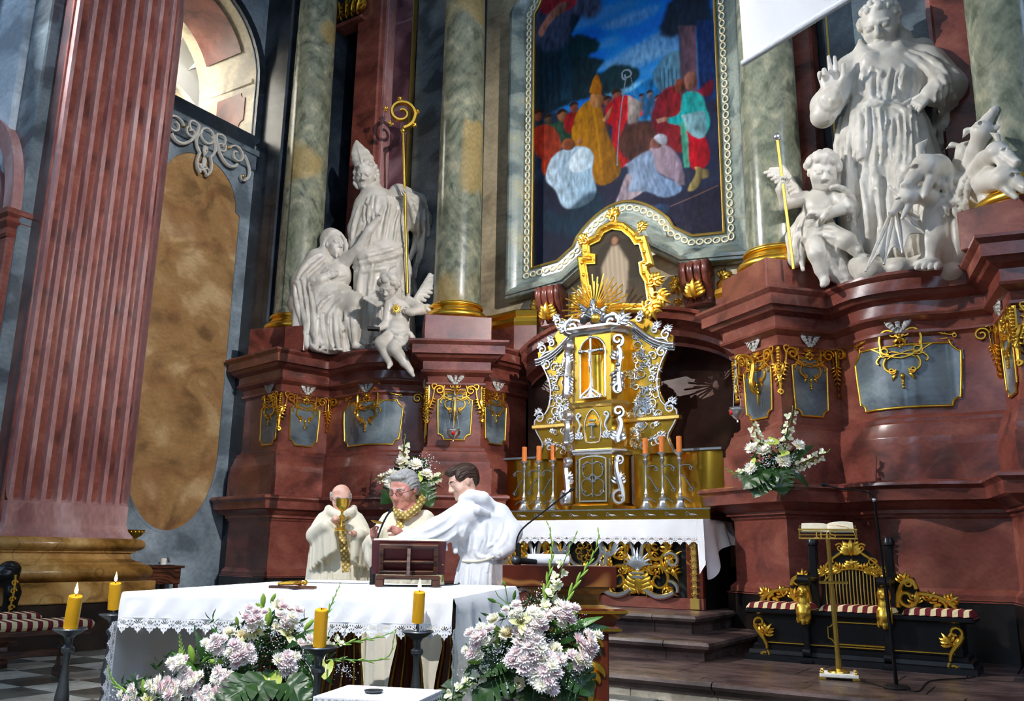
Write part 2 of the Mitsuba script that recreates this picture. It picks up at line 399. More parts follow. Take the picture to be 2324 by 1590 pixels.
        def Cp(p, q, ra, rb, kk=.1, cut=False):
            p, q = L(*p), L(*q); ra, rb = ra * R, rb * R
            if not cut: s.grow(p, ra); s.grow(q, rb)
            s.pr.append((lambda P: d_cap(P, p, q, ra, rb), kk * R * k, cut, (p + q) / 2, np.linalg.norm(p - q) / 2 + max(ra, rb)))
        return L, E, Cp
    def head(s, c, r, yaw=0., pitch=0., roll=0., hair=None, beard=0, face=True, seed=0, k=1.0):
        """c: centre of the skull (px, py, toward); r: half the head's height in px; yaw: + looks to picture right, 0 = at the viewer; pitch: + looks down"""
        if getattr(s, 'fine', False):
            s.hb = Body(anchor=s.o); s.hb.mpp = s.mpp; s.hb.head(c, r, yaw, pitch, roll, hair, beard, face, seed, k); return
        L, E, Cp = s.local(c, r, yaw, pitch, roll, k)
        E((0, -.12, .22), (.70, .86, .78)); E((0, .12, -.28), (.56, .62, .66), .25); Cp((-.24, .38, -.72), (.24, .38, -.72), .22, .22, .3)
        if face:
            for sx in (-1, 1):
                E((sx * .29, .78, .06), (.20, .17, .13), .12, True)
                E((sx * .29, .64, .05), (.15, .13, .105), .02)
                Cp((sx * .12, .74, .20), (sx * .46, .60, .20), .075, .06, .1)
                E((sx * .42, .45, -.22), (.17, .16, .16), .3)
                E((sx * .71, -.10, -.02), (.08, .16, .22), .08)
                E((sx * .11, .80, -.28), (.09, .10, .075), .06)
                Cp((sx * .16, .70, .045), (sx * .43, .60, .045), .022, .02, .02, True)
            Cp((0, .72, .16), (0, .90, -.23), .07, .115, .1)
            Cp((-.15, .68, -.475), (.15, .68, -.475), .055, .055, .06); Cp((-.13, .66, -.58), (.13, .66, -.58), .065, .065, .08)
            Cp((-.19, .74, -.525), (.19, .74, -.525), .018, .018, .02, True)
            E((0, .58, -.80), (.20, .18, .15), .15)
        if hair:
            rng = np.random.default_rng(seed); n, hr, back = hair
            for i in range(n):
                t, p = rng.uniform(0, 2 * math.pi), math.acos(rng.uniform(-.1, 1))
                q = V(math.sin(p) * math.cos(t) * .74, math.sin(p) * math.sin(t) * .92 - .14, math.cos(p) * .80 + .24)
                if q[1] > back: q[1] = min(q[1], .45)
                if q[1] > .3 and q[2] < .62: continue
                E(tuple(q), V(hr, hr, hr) * rng.uniform(.8, 1.25), .05)
        if beard:
            rng = np.random.default_rng(seed + 9)
            for i in range(beard):
                E((rng.uniform(-.4, .4), .45 + rng.uniform(0, .2), rng.uniform(-1.05, -.55)), V(.12, .12, .17) * rng.uniform(.7, 1.2), .06)
        return L
    def hand(s, w, d, n, size, curl=(.5, .5, .5, .5), spread=.25, thumb=1, curls2=None):
        """w: wrist (px, py, t); d: finger direction, n: direction out of the palm, both as (right, up, toward); thumb: +1/-1 side; size: hand length in px"""
        if getattr(s, 'fine', False):
            q = Body(anchor=s.o); q.mpp = s.mpp; q.hand(w, d, n, size * 1.15, curl, spread, thumb); s.hn = getattr(s, 'hn', []) + [q]
        W = s.pt(w); m = s.mpp * size; e = lambda v: unit(s.rt * v[0] + V(0, 0, 1) * v[1] - s.fw * v[2])
        D = e(d); N = e(n); N = unit(N - D * (N @ D)); X = np.cross(D, N) * thumb
        def cp(a, b, ra, rb, k=.05):
            s.grow(a, ra * m); s.grow(b, rb * m)
            s.pr.append((lambda P: d_cap(P, a, b, ra * m, rb * m), k * m, False, (a + b) / 2, np.linalg.norm(a - b) / 2 + max(ra, rb) * m))
        for i, (o, l) in enumerate(() if getattr(s, 'fine', False) else ((.17, .40), (.06, .45), (-.055, .42), (-.16, .33))):
            k0 = W + (D * .47 + X * o) * m; cp(W + (D * .06 + X * o * .55) * m, k0, .105, .085, .09)
            c = curl[i]; p = k0; ang = 0.; sp = X * (o * spread)
            for j, fr in enumerate((.46, .31, .23)):
                ang += c * (1.0, 1.15, .8)[j]
                q = p + (D * math.cos(ang) + N * math.sin(ang) + sp) * l * fr * m
                cp(p, q, .062 - .008 * j, .055 - .008 * j, .02); p = q
        if getattr(s, 'fine', False): cp(W, W + D * .3 * m, .10, .10); return
        t0 = W + (D * .12 + X * .15) * m; t1 = t0 + (D * .2 + X * .2 + N * .10) * m; t2 = t1 + (D * .2 + X * .03 + N * .12) * m
        cp(t0, t1, .10, .075, .07); cp(t1, t2, .068, .052, .02)
# ------------------------------------------------------------------ materials
def bsdf(key, color, rough=.5, metal=0., spec=.5, coat=0., bump=None, two=True, sheen=0., **kw):
    b = {'type': 'principled', 'base_color': color if isinstance(color, dict) else {'type': 'rgb', 'value': srgb(color)},
         'roughness': rough, 'metallic': metal, 'specular': spec}
    if coat: b.update(clearcoat=coat, clearcoat_gloss=.92)
    if sheen: b.update(sheen=sheen)
    b.update(kw)
    if bump: b = {'type': 'bumpmap', 'arbitrary': proc(bump[0], eps=bump[2] if len(bump) > 2 else 2e-3), 'scale': bump[1], 'bsdf': b}
    scene[key] = {'type': 'twosided', 'bsdf': b} if two else b
    return key
def marble(dark, mid, light, s=3.0, vein=None, vs=1.2, vw=.05, va=.6, seed=0., streak=(1, 1, 1), lo=.32, hi=.68):
    dark, mid, light = (mi.Color3f(*srgb(c)) for c in (dark, mid, light)); ve = mi.Color3f(*srgb(vein)) if vein else None
    def f(p, n, uv):
        x, y, z = p.x * s * streak[0] + seed, p.y * s * streak[1], p.z * s * streak[2]
        w = fbm(x * .6, y * .6, z * .6, 2)
        a = fbm(x + 2.5 * w, y - 2 * w, z + 1.5 * w, 4)
        c = mix(mix(dark, mid, smoothstep(lo, .5, a)), light, smoothstep(.5, hi + .12, a))
        c = c * (0.86 + 0.28 * noise(x * 14, y * 14, z * 14))
        if ve is not None:
            q = fbm(p.x * vs + 9 + seed, p.y * vs, p.z * vs + .7 * w, 3)
            c = mix(c, ve, va * (1 - smoothstep(0, vw, dr.abs(q - .5))))
        return c
    return proc(f)
bsdf('red_marble', marble('#49241f', '#733c32', '#8d5547', 2.6, '#9a7566', 1.1, .008, .12, lo=.25), .28, coat=.55)
bsdf('mauve_marble', marble('#3f2430', '#64414b', '#8a6a70', 1.8, '#a8929a', .8, .02, .4, seed=4.), .3, coat=.4)
bsdf('pilaster_marble', marble('#7c5254', '#98706f', '#b29697', 3.2, '#c6a8a6', 1.6, .01, .15, seed=11., streak=(1, 1, .3), lo=.2), .22, coat=1.)
bsdf('ochre_marble', marble('#6b4f31', '#947248', '#b89d74', 2.2, '#7a4a30', .9, .06, .35, seed=7., lo=.25), .5)
bsdf('yellow_marble', marble('#71501f', '#a57c41', '#c7a468', 3.0, '#5a3a1c', 2.0, .02, .45, seed=3.), .25, coat=.5)
bsdf('grey_marble', marble('#55616a', '#75838e', '#98a7b2', 1.8, '#4f5b66', 1.3, .02, .15, seed=21.), .35, coat=.3)
bsdf('pale_marble', marble('#7c8994', '#a3b1bb', '#c3ced6', 1.8, '#6a7884', 1.3, .02, .2, seed=25.), .35, coat=.3)
bsdf('slate_marble', marble('#3c454d', '#5b6871', '#7e8b90', 2.4, '#98a4a4', 1.2, .01, .12, seed=31.), .25, coat=.5)
bsdf('dark_marble', marble('#10151d', '#1d2630', '#333d49', 1.6, '#4e5662', 1.0, .01, .15, seed=41., lo=.3), .25, coat=.5)
bsdf('brown_marble', marble('#3a2824', '#5b4139', '#77605a', 1.2, '#231a1c', .6, .05, .55, seed=45.), .4)
bsdf('beige_marble', marble('#8f836c', '#b5a88b', '#cbbf9f', 1.6, '#7f7a5e', 1.1, .03, .15, seed=51.), .35, coat=.2)
_g1, _g2, _g3, _g4 = (mi.Color3f(*srgb(c)) for c in ('#545b4b', '#757b69', '#97967f', '#a08850'))
def green(p, n, uv):
    w = fbm(p.x * 2, p.y * 2, p.z * .9, 3); a = fbm(p.x * 9 + 4 * w, p.y * 9, p.z * 6 + 5 * w, 4); b = fbm(p.x * .55 + 5, p.y * .55, p.z * .75 + .8 * w, 2)
    c = mix(mix(_g1, _g2, smoothstep(.28, .5, a)), _g3, smoothstep(.48, .8, a))
    c = mix(c, _g4, .7 * smoothstep(.62, .67, b)); c = mix(c, _g1, .35 * smoothstep(.46, .38, b))
    return c * (.82 + .36 * noise(p.x * 60, p.y * 60, p.z * 22))
bsdf('green_marble', proc(green), .2, coat=.8)
_s1, _s2 = mi.Color3f(*srgb('#b9b4a9')), mi.Color3f(*srgb('#d0ccc3'))
def stucco(p, n, uv): return mix(_s1, _s2, smoothstep(.3, .7, fbm(p.x * 5, p.y * 5, p.z * 5, 3)))
bsdf('white_stucco', proc(stucco), .42, coat=.12)
_o1, _o2 = mi.Color3f(*srgb('#2e2223')), mi.Color3f(*srgb('#5d4b47'))
def steps(p, n, uv):
    a = fbm(p.x * 3, p.y * 5, p.z * 3, 4)
    return mix(_o1, _o2, smoothstep(.25, .75, a)) * (.8 + .4 * noise(p.x * 60, p.y * 60, p.z * 60))
bsdf('step_stone', proc(steps), .3, coat=.2)
bsdf('light_stone', marble('#8d8577', '#b5ac9c', '#cfc7b8', 3., seed=61.), .45)
bsdf('tile_light', marble('#8a8b84', '#aeb0a8', '#c6c6bd', 2., seed=63.), .3, coat=.2)
bsdf('tile_dark', marble('#3f423f', '#5a5d59', '#6f716c', 2., seed=65.), .3, coat=.2)
bsdf('orange_marble', marble('#2a0d08', '#531d0e', '#7d3a18', 2.2, '#c08848', 1.4, .02, .45, seed=71., streak=(1, 1, .5)), .2, coat=.7)
bsdf('gold', '#f2c14a', .30, 1.0)
bsdf('gold_bright', '#ffd35a', .36, 1.0)
bsdf('gold_worn', '#d9b765', .42, 1.0)
bsdf('gold_plate', '#d9a93e', .2, 1.0)
bsdf('silver', '#dfe3e8', .30, 1.0)
bsdf('silver_dark', '#8b9197', .35, 1.0)
bsdf('pewter', '#63676a', .38, .9)
bsdf('brass', '#f0cc6a', .25, 1.0)
bsdf('white_plaster', '#e4e0d6', .6)
bsdf('cream_plaster', '#e9dcbc', .6)
bsdf('palm_stucco', '#b9b8b2', .5)
_w1, _w2 = mi.Color3f(*srgb('#2a150d')), mi.Color3f(*srgb('#5a3320'))
def wood(p, n, uv):
    a = fbm(p.x * 6, p.y * 6, p.z * 40 + 6 * fbm(p.x * 3, p.y * 3, p.z * 3, 2), 3)
    return mix(_w1, _w2, smoothstep(.3, .7, a))
bsdf('wood', proc(wood), .4, coat=.2)
bsdf('black_wood', '#0b0c10', .32, spec=.35)
bsdf('foot_marble', marble('#0d0b0c', '#1c1614', '#33261f', 2.2, seed=91.), .3, coat=.2)
bsdf('black', '#0a0a0b', .5)
bsdf('white_cloth', '#eef0f4', .85, sheen=.3)
bsdf('white_cloth_thin', {'type': 'rgb', 'value': srgb('#f0f2f7')}, .85)
bsdf('alb_cloth', '#eceef2', .85, sheen=.3)
bsdf('cream_cloth', '#e9e2cd', .85, sheen=.3)
bsdf('yellow_lining', '#c9ab52', .8)
bsdf('wax', '#e0a51c', .45, spec=.4)
bsdf('wax_orange', '#c06a24', .5)
def flame_bsdf(): return {'type': 'diffuse', 'reflectance': {'type': 'rgb', 'value': [.9, .6, .2]}}
scene['flame_material'] = flame_bsdf()
_r1, _r2 = mi.Color3f(*srgb('#6a1220')), mi.Color3f(*srgb('#dccb9c'))
# ------------------------------------------------------------------ the setting: nave shell, floor, chancel walls
struct('floor', box(-10, 13, -28, 3, -.3, -.012), 'tile_dark')
# chequered tiles where the photograph shows them
TL = {}
tv = box(-.2485, .2485, -.2485, .2485, -.03, 0., .004)
for kk in ('light', 'dark'): TL[kk] = mikit.ply(tv, 'tile_' + kk, smooth=False)
ta = math.radians(0)
for i in range(-9, 5):
    for j in range(-15, 0):
        cx, cy = i * .5 - .05, j * .5 - .35
        if -4.6 < cx < 2.6 and -7.9 < cy < -1.0:
            obj('tile', TL['light' if (i + j) % 2 else 'dark'], None, 'floor', to_world=TF().translate([cx, cy, 0]))
struct('wall_left', box(-10.3, -9.6, -28, 3, -.3, 16), 'beige_marble')
struct('wall_right', box(12.6, 13.2, -28, 3, -.3, 16), 'beige_marble')
struct('wall_back', box(-10, 13, -28.4, -27.6, -.3, 16), 'beige_marble')
struct('ceiling', box(-10.3, 13.2, -28, 3, 16, 16.5), 'white_plaster')
struct('wall_front', box(-10, 13, 2.4, 3., -.3, 16), 'dark_marble')

# retable back wall: centre behind the painting, side bays behind the statues
struct('wall_apse', cat(box(-2.75, 2.75, .84, 1.15, 4.1, 13)), 'beige_marble', smooth=False)
for s, nm in ((-1, 'left'), (1, 'right')):
    bay = []
    w = thing('wall_' + nm + '_bay', None, None, kind='structure')
    x = lambda a, b: (min(s * a, s * b), max(s * a, s * b))
    Yb = .62
    obj('backing', box(*x(2.6, 6.3), Yb + .1, Yb + .4, 4.1, 13), 'dark_marble', w, False)
    obj('red_strip', box(*x(2.72, 2.98), .32, Yb + .1, 4.1, 13, .03), 'red_marble', w, False)
    obj('grey_strip', box(*x(3.08, 3.92), .5, Yb + .1, 4.1, 13, .03), 'slate_marble', w, False)
    obj('mauve_strip', box(*x(3.93, 4.38), .42, Yb + .1, 4.1, 13, .03), 'mauve_marble' if s < 0 else 'slate_marble', w, False)
    obj('gilt_line', box(*x(3.915, 3.945), .40, .5, 4.1, 13), 'gold_worn', w, False)
    if s > 0: obj('gilt_line', box(*x(3.14, 3.165), .485, .5, 4.1, 13), 'gold_worn', w, False)
    obj('red_strip', box(*x(4.42, 5.02), .1, Yb + .1, 4.1, 13, .03), 'red_marble', w, False)
    obj('edge_strip', box(*x(4.36, 4.44), .22, Yb, 4.1, 13, .01), 'pilaster_marble', w, False)
# dark return wall between the retable and the chancel side wall
struct('wall_left_return', cat(box(-6.5, -5.5, -.9, 2.5, -.2, 13), box(-5.9, -5.55, -.98, -.85, 4.2, 13, .03)), 'dark_marble', smooth=False)
struct('wall_right_return', box(5.35, 7.2, -.4, 3, -.2, 13), 'dark_marble', smooth=False)

# left chancel side wall with the ochre panel and the window opening above it
XW = -6.3
def on_wall(px, py): p = at_x(px, py, XW); return p[1], p[2]
yr = -.92; zsill = 8.22
pr, pl_, pc, ph_ = -1.11, -2.78, -1.945, .835
pan = [(pc + ph_ * math.cos(a), 2.62 + 1.24 * math.sin(a)) for a in np.linspace(-math.pi, 0, 30)] + [(pr, 6.70), (pr - .09, 6.74)]
pan += [(pc + .745 * math.cos(a), 6.74 + .74 * math.sin(a)) for a in np.linspace(0, math.pi, 30)] + [(pl_ + .02, 6.70)]
panel = sg.Polygon(pan).buffer(0)
op = sg.Polygon([(-3.6, zsill), (-1.04, zsill), (-1.04, 9.3)] + [(-2.32 + 1.28 * math.cos(a), 9.3 + 1.35 * math.sin(a)) for a in np.linspace(0, math.pi, 24)] + [(-3.6, 9.3)]).buffer(0)
full = sg.box(-5.2, -.2, -.3, 14)
YZ = lambda m, x: tr(m, V([0, 0, 1, x], [1, 0, 0, 0], [0, 1, 0, 0], [0, 0, 0, 1]))
wl = thing('wall_chancel', None, None, kind='structure')
obj('facing', YZ(extrude(full.difference(panel.buffer(.03)).difference(op), .25), XW - .25), 'grey_marble', wl, False)
obj('ochre_panel', YZ(extrude(panel, .04), XW - .055), 'ochre_marble', wl, False)
obj('panel_edge', YZ(extrude(panel.buffer(.03).difference(panel.buffer(-.012)), .02), XW - .012), 'grey_marble', wl, False)
obj('panel_back', YZ(extrude(panel.buffer(.1), .05), XW - .12), 'grey_marble', wl, False)
# the splayed window reveal
big = [(-1.04, zsill)] + [(-1.04, 9.3)] + [(-2.32 + 1.28 * math.cos(a), 9.3 + 1.35 * math.sin(a)) for a in np.linspace(0, math.pi, 24)][1:] + [(-3.6, zsill)]
def reveal(dx): return [(XW - dx, -2.32 + (y + 2.32) * (1 - .02 * dx), z) for y, z in big]
RV = [np.array(reveal(dx)) for dx in (0, 1.5)]
obj('reveal', tm(np.stack(RV, 1).reshape(-1, 3), grid(len(big), 2)), 'beige_marble', wl, 30)
obj('sill', box(XW - 1.6, XW + .1, -3.6, -1.0, zsill - .3, zsill, .02), 'dark_marble', wl, False)
obj('window_frame', YZ(extrude(op.buffer(.16).difference(op.buffer(.02)), .10), XW - .02), 'dark_marble', wl, 30)
obj('cornice_strip', YZ(extrude(sg.box(-4.2, zsill - .62, -.92, zsill - .3), .06), XW), 'slate_marble', wl, False)
obj('cornice_strip', YZ(extrude(sg.box(-4.2, zsill - .36, -.90, zsill - .26), .1), XW), 'slate_marble', wl, False)
def red_panel(u0, u1, v0, v1):     # u: depth into the reveal, v: height; notched corners
    q = sg.box(u0, v0, u1, v1); c = .12
    for a in (u0, u1):
        for b in (v0, v1): q = q.difference(sg.Point(a, b).buffer(c))
    return q
m = extrude(red_panel(.22, 1.25, zsill + .25, 9.15), .02)
obj('red_panel', tr(m, V([-1, 0, 0, XW], [0, 0, -1, -1.045], [0, 1, 0, 0], [0, 0, 0, 1])), 'red_marble', wl, False)
ring = []
for a in np.linspace(.45, 1.7, 14):
    for dx in (.25, 1.2):
        ring.append((XW - dx, -2.32 + 1.225 * math.cos(a), 9.3 + 1.295 * math.sin(a)))
obj('red_panel', tm(ring, grid(14, 2)), 'red_marble', wl, True)
obj('string_course', box(XW - 1.5, XW - .05, -1.075, -1.0, 9.26, 9.36, .02), 'beige_marble', wl, False)
# bright side chapel seen through the opening
far = thing('wall_chapel', None, None, kind='structure')
obj('vault', tm([(XW - 3.2, y, z) for y in np.linspace(-6, 3, 2) for z in (5, 14)], grid(2, 2)), 'white_plaster', far, False)
ac = V(XW - 3.1, -1.35, 8.6)
for i, (r0, r1, mt, th) in enumerate(((1.75, 2.2, 'white_plaster', .35), (1.05, 1.75, 'cream_plaster', .2), (.92, 1.05, 'white_plaster', .3))):
    a = np.linspace(0, math.pi, 30); pl = sg.Polygon(list(zip(r1 * np.cos(a), r1 * np.sin(a))) + list(zip(r0 * np.cos(a[::-1]), r0 * np.sin(a[::-1]))))
    obj('archivolt', tr(YZ(extrude(pl, th), 0), ac), mt, far, 30)
rng = np.random.default_rng(5); it = []
for i in range(26):
    a = rng.uniform(.5, 2.6); r = rng.uniform(1.15, 1.65); it.append((spiral(r * math.cos(a), r * math.sin(a), .11, .03, rng.uniform(0, 360), rng.uniform(500, 800), 14), .05, .06))
for i in range(40):
    a = rng.uniform(.4, 2.7); r = rng.uniform(2.3, 3.3); it.append((bez((r * math.cos(a), r * math.sin(a)), (r * math.cos(a) + rng.uniform(-.3, .3), r * math.sin(a) + .3), (r * math.cos(a) + rng.uniform(-.3, .3), r * math.sin(a) + rng.uniform(-.2, .5))), tearw(14, .16), .12))
obj('stucco_relief', strokes(it, plane_place(ac + V(.22, 0, 0), (0, 1, 0), (0, 0, 1), (1, 0, 0))), 'white_plaster', far, 60)
obj('gilt_ball', sphere(.26, 3, ac + V(.5, -.35, 3.0)), 'gold_bright', far, True)
obj('fanlight', tr(YZ(extrude(sg.Point(0, 0).buffer(.92).intersection(sg.box(-1, 0, 1, 1)), .02), 0), ac), 'white_plaster', far, False)
scene['window_20'] = {'type': 'rectangle', 'to_world': TF().look_at(origin=[XW - 1.7, -4.4, 10.5], target=[XW - 3.0, -1.0, 9.3], up=[0, 0, 1]).scale([1., 1.6, 1]),
                      'emitter': {'type': 'area', 'radiance': {'type': 'rgb', 'value': [2.2, 2.15, 2.05]}}}  # unseen glowing rectangle, added inside the chapel to brighten its stucco
labels['window_20'] = {'label': 'added glowing panel that brightens the chapel', 'kind': 'structure'}

# white and gilt stucco scrollwork under the opening
WP = plane_place((XW + .06, 0, 0), (0, 1, 0), (0, 0, 1), (1, 0, 0)); yc = -2.0; zc_ = zsill - .50
sit = mirror_u([(spiral(.62, -.02, .05, .17, 90, 520), .05, .07), (bez((.66, -.18), (.5, -.42), (.2, -.16), (.17, .16)), .055, .07), (bez((.17, .16), (.35, .28), (.42, .1), (.3, .02)), .05, .07), (spiral(.30, .0, .03, .1, 0, 400), .04, .06), (bez((.1, -.28), (.28, -.1), (.1, .1)), .05, .06),
                (bez((.1, -.28), (.2, -.5), (.06, -.62)), .05, .07), (bez((.78, .05), (.95, -.1), (.98, -.32), (.84, -.4)), .05, .06), (spiral(.80, -.36, .02, .07, 0, 380), .03, .05)])
sit += [(spiral(0, .06, .13, .13, 0, 360, 24), .05, .07), (bez((0, -.1), (0, -.3)), tearw(14, .12), .07), (bez((0, -.3), (0, -.55)), tearw(14, .09), .07)] + mirror_u(shift(leaf_items(.22, .12, 2, .1, .05), .1, -.45, 1., 2.6))
stc = thing('stucco_relief', 'white and gilt stucco scroll ornament on the wall above the ochre panel', 'relief', None)
obj('scrollwork', strokes(shift(sit, yc, zc_, 1.0), WP), 'palm_stucco', stc, 40, kind='stuff')
for yy_, zz_ in ((yc - .45, zc_ + .05), (yc + .45, zc_ + .05), (yc, zc_ - .2), (yc - .8, zc_ - .34), (yc + .8, zc_ - .34)): obj('gilt_bead', sphere(.035, 2, (XW + .09, yy_, zz_)), 'gold_worn', stc, True)

# the giant fluted pilaster on its pier
XP, YA, YB = -4.53, -5.26, -3.80
pier = thing('fluted_pilaster', 'giant red marble fluted pilaster on a yellow marble base at the left edge', 'pilaster')
obj('core', box(XP - 1.75, XP - .08, YA - .02, YB - .05, .9, 14), 'red_marble', pier, False)
nfl = 8; pw = (YB - YA) / nfl; prof = []
for i in range(nfl):
    a = YA + i * pw; prof += [(0, a + .005), (0, a + pw * .28)] + [(-.16 * math.sin(t) ** .8, a + pw * (.64 - .34 * math.cos(t))) for t in np.linspace(.01, math.pi - .01, 11)] + [(0, a + pw * .985)]
prof = np.array(prof); prof = np.vstack([[(-.08, YA)], prof, [(-.08, YB)]])
zz = [1.62, 1.66, 1.72, 1.78, 14.]; fac = [0, .55, .85, 1, 1]
v = np.array([[(XP + min(0, x) * f if x > -.079 or 1 else x, y, z) for x, y in prof] for z, f in zip(zz, fac)])
obj('shaft', tm(v.reshape(-1, 3), grid(len(zz), len(prof))), 'pilaster_marble', pier, 25)
pl_path = [(XP - 1.75, YB), (XP, YB), (XP, YA), (XP - 1.75, YA)]
pl_path = pl_path[::-1]
prb = [(0, 1.62), (.0, 1.40), (.02, 1.32), (.06, 1.26), (.06, 1.235), (.10, 1.235)]
obj('shaft_foot', sweep(pl_path, prb), 'pilaster_marble', pier, 30)
tor = lambda o, zc, r, n=9: [(o + r * math.cos(a), zc + r * math.sin(a)) for a in np.linspace(math.pi / 2, -math.pi / 2, n)]
obj('base', sweep(pl_path, [(.08, 1.238)] + tor(.10, 1.165, .072) + [(.10, 1.09), (.10, 1.075)] + [(.06, 1.06), (.07, 1.0), (.13, .965), (.16, .962), (.16, .945)] + tor(.16, .85, .095) + [(.16, .75), (.0, .75)]), 'yellow_marble', pier, 30)
obj('plinth', cat(box(XP - 1.9, XP + .28, YA - .30, YB + .30, .52, .75, .012)), 'yellow_marble', pier, False)
obj('plinth_foot', box(XP - 1.9, XP + .25, YA - .27, YB + .27, -.01, .52, .01), 'foot_marble', pier, False)
# blue-grey stepped strips on the near side of the pier, and the red portal beyond
sw = thing('wall_pier', None, None, kind='structure')
Ys = YA - .04
for x0, x1, yy, mt in ((-5.0, -4.62, Ys + .02, 'dark_marble'), (-5.28, -4.85, Ys - .12, 'slate_marble'), (-6.2, -5.28, Ys - .2, 'pale_marble'), (-6.5, -6.0, Ys - .3, 'grey_marble'), (-9.5, -6.5, Ys - .2, 'pale_marble')):
    obj('strip', box(x0, x1, yy, Ys + .3, 0, 14, .02), mt, sw, False)
pa = at_y(-60, 430, Ys - .4); px1 = at_y(54, 440, Ys - .12)
por = thing('portal_arch', 'moulded red marble portal arch at the left picture edge', 'arch')
Rr = px1[0] - pa[0]; zc = at_y(40, 470, Ys - .2)[2]; X0 = px1[0] - 1.05
for i, (r0, r1, th) in enumerate(((.86, 1.05, .12), (.74, .86, .05), (.66, .74, .10), (.5, .66, .03))):
    a = np.linspace(0, math.pi, 36)
    pl = sg.Polygon(list(zip(r1 * np.cos(a), 1.35 * r1 * np.sin(a))) + list(zip(r0 * np.cos(a[::-1]), 1.35 * r0 * np.sin(a[::-1]))))
    obj('archivolt', tr(extrude(pl, th), V([1, 0, 0, X0], [0, 0, -1, Ys - .12], [0, 1, 0, zc], [0, 0, 0, 1])), 'pilaster_marble', por, 30)
obj('impost', sweep([(X0 + .46, Ys + .1), (X0 + .46, Ys - .22), (X0 + 1.0, Ys - .22), (X0 + 1.0, Ys + .1)], [(0, zc), (.06, zc), (.06, zc - .06), (.02, zc - .1), (.05, zc - .16), (.0, zc - .22), (.02, zc - .3), (0, zc - .34)]), 'red_marble', por, 30)
obj('jamb', box(X0 + .46, X0 + 1.0, Ys - .21, Ys + .1, 0, zc - .3, .02), 'red_marble', por, False)

# platform and altar steps of dark stone
def stone_step(parent, x0, x1, y0, y1, z0, z1, cuts, wl=True):
    nose = [(0.0, z1), (.03, z1 - .006), (.045, z1 - .03), (.03, z1 - .055), (.0, z1 - .065), (-.015, z1 - .075), (-.03, z1 - .1), (-.03, z0)]
    xs = [x0] + cuts + [x1]
    for a, b in zip(xs[:-1], xs[1:]):
        g = .004; path = [(a + g, y1), (a + g, y0), (b - g, y0), (b - g, y1)]
        q = [(0, z1)] + nose[1:]
        L = np.array([(0 if x else -1) for x in (0, 0)])
        pts = [(o - .045, z) for o, z in nose]
        pieces = []
        prof = np.array(pts)
        v = np.array([[(xx, y0 - o, z) for o, z in prof] for xx in (a + g, b - g)])
        top = [(a + g, y1, z1), (b - g, y1, z1)]
        m = tm(v.reshape(-1, 3), grid(2, len(prof)))
        t = tm([(a + g, y0 + .045, z1), (b - g, y0 + .045, z1), (b - g, y1, z1), (a + g, y1, z1)], [[0, 1, 2, 3]])
        obj('block', cat(m, t), 'step_stone', parent, 40)
    # right end
    prof = np.array([(o - .045, z) for o, z in nose])
    v = np.array([[(x1 + o, yy, z) for o, z in prof] for yy in (y0 - .0, y1)])
    obj('block', tm(v.reshape(-1, 3), grid(2, len(prof))), 'step_stone', parent, 40)
    v = np.array([[(x1 + o * math.sin(a) - .0, y0 - o * math.cos(a) * 1.0, z) for o, z in prof] for a in np.linspace(0, math.pi / 2, 6)])
plat = thing('altar_platform', 'broad dark stone platform under the right bench with pale riser', 'platform')
PY = -3.40
def stone(x0, x1, y0, y1, z): return box(x0 + .004, x1 - .004, y0 + .004, y1 - .004, z - .05, z, .004)
rows = [(PY + .02, PY + .42), (PY + .42, PY + .95), (PY + .95, PY + 1.5), (PY + 1.5, PY + 2.2), (PY + 2.2, PY + 3.0)]
rng = np.random.default_rng(3)
for i, (a, b) in enumerate(rows):
    x = -3.2 + rng.uniform(0, .5)
    while x < 7:
        w = rng.uniform(.75, 1.2)
        obj('slab', stone(x, x + w, a, b, .172), 'step_stone', plat, False); x += w
nose = [(-.1, .172), (.0, .172), (.03, .166), (.045, .142), (.03, .118), (.0, .108), (-.02, .1), (-.02, .06)]
x = -3.3
while x < 7.0:
    w = rng.uniform(1.0, 1.4); v = np.array([[(xx, PY + .0 - o, z) for o, z in nose] for xx in (x + .004, x + w - .004)])
    obj('edge_stone', tm(v.reshape(-1, 3), grid(2, len(nose))), 'step_stone', plat, 40); x += w
x = -3.3
while x < 7.0:
    obj('riser_stone', box(x + .003, x + .747, PY + .03, PY + .2, -.01, .062, .003), 'light_stone', plat, False); x += .75
obj('core', box(-3.3, 7, PY + .15, 2, -.01, .12), 'step_stone', plat, False)
def flight(name, label, x0, x1, y0, z0, z1, cuts, ym=1.0):
    t = thing(name, label, 'step')
    nose = [(-.12, z1), (.0, z1), (.03, z1 - .006), (.045, z1 - .03), (.03, z1 - .06), (.0, z1 - .068), (-.02, z1 - .085), (-.035, z1 - .1), (-.035, z0)]
    path = [(x0, ym), (x0, y0), *[(c, y0) for c in cuts], (x1, y0), (x1, ym)]
    for i in range(len(path) - 1):
        a, b = V(*path[i]), V(*path[i + 1]); n = len(path)
        off = lambda o: path_off(path, o - .045)
        v = np.array([[(*off(o)[k], z) for o, z in nose] for k in (i, i + 1)])
        e = (b - a) / np.linalg.norm(b - a) * .004; v[0, :, :2] += e; v[1, :, :2] -= e
        obj('edge_stone', tm(v.reshape(-1, 3), grid(2, len(nose))[:, ::-1]), 'step_stone', t, 40)
    xs = [x0 + .1] + cuts + [x1 - .1]
    for a, b in zip(xs[:-1], xs[1:]): obj('slab', box(a + .003, b - .003, y0 + .1, ym, z0, z1 - .001), 'step_stone', t, False)
    return t
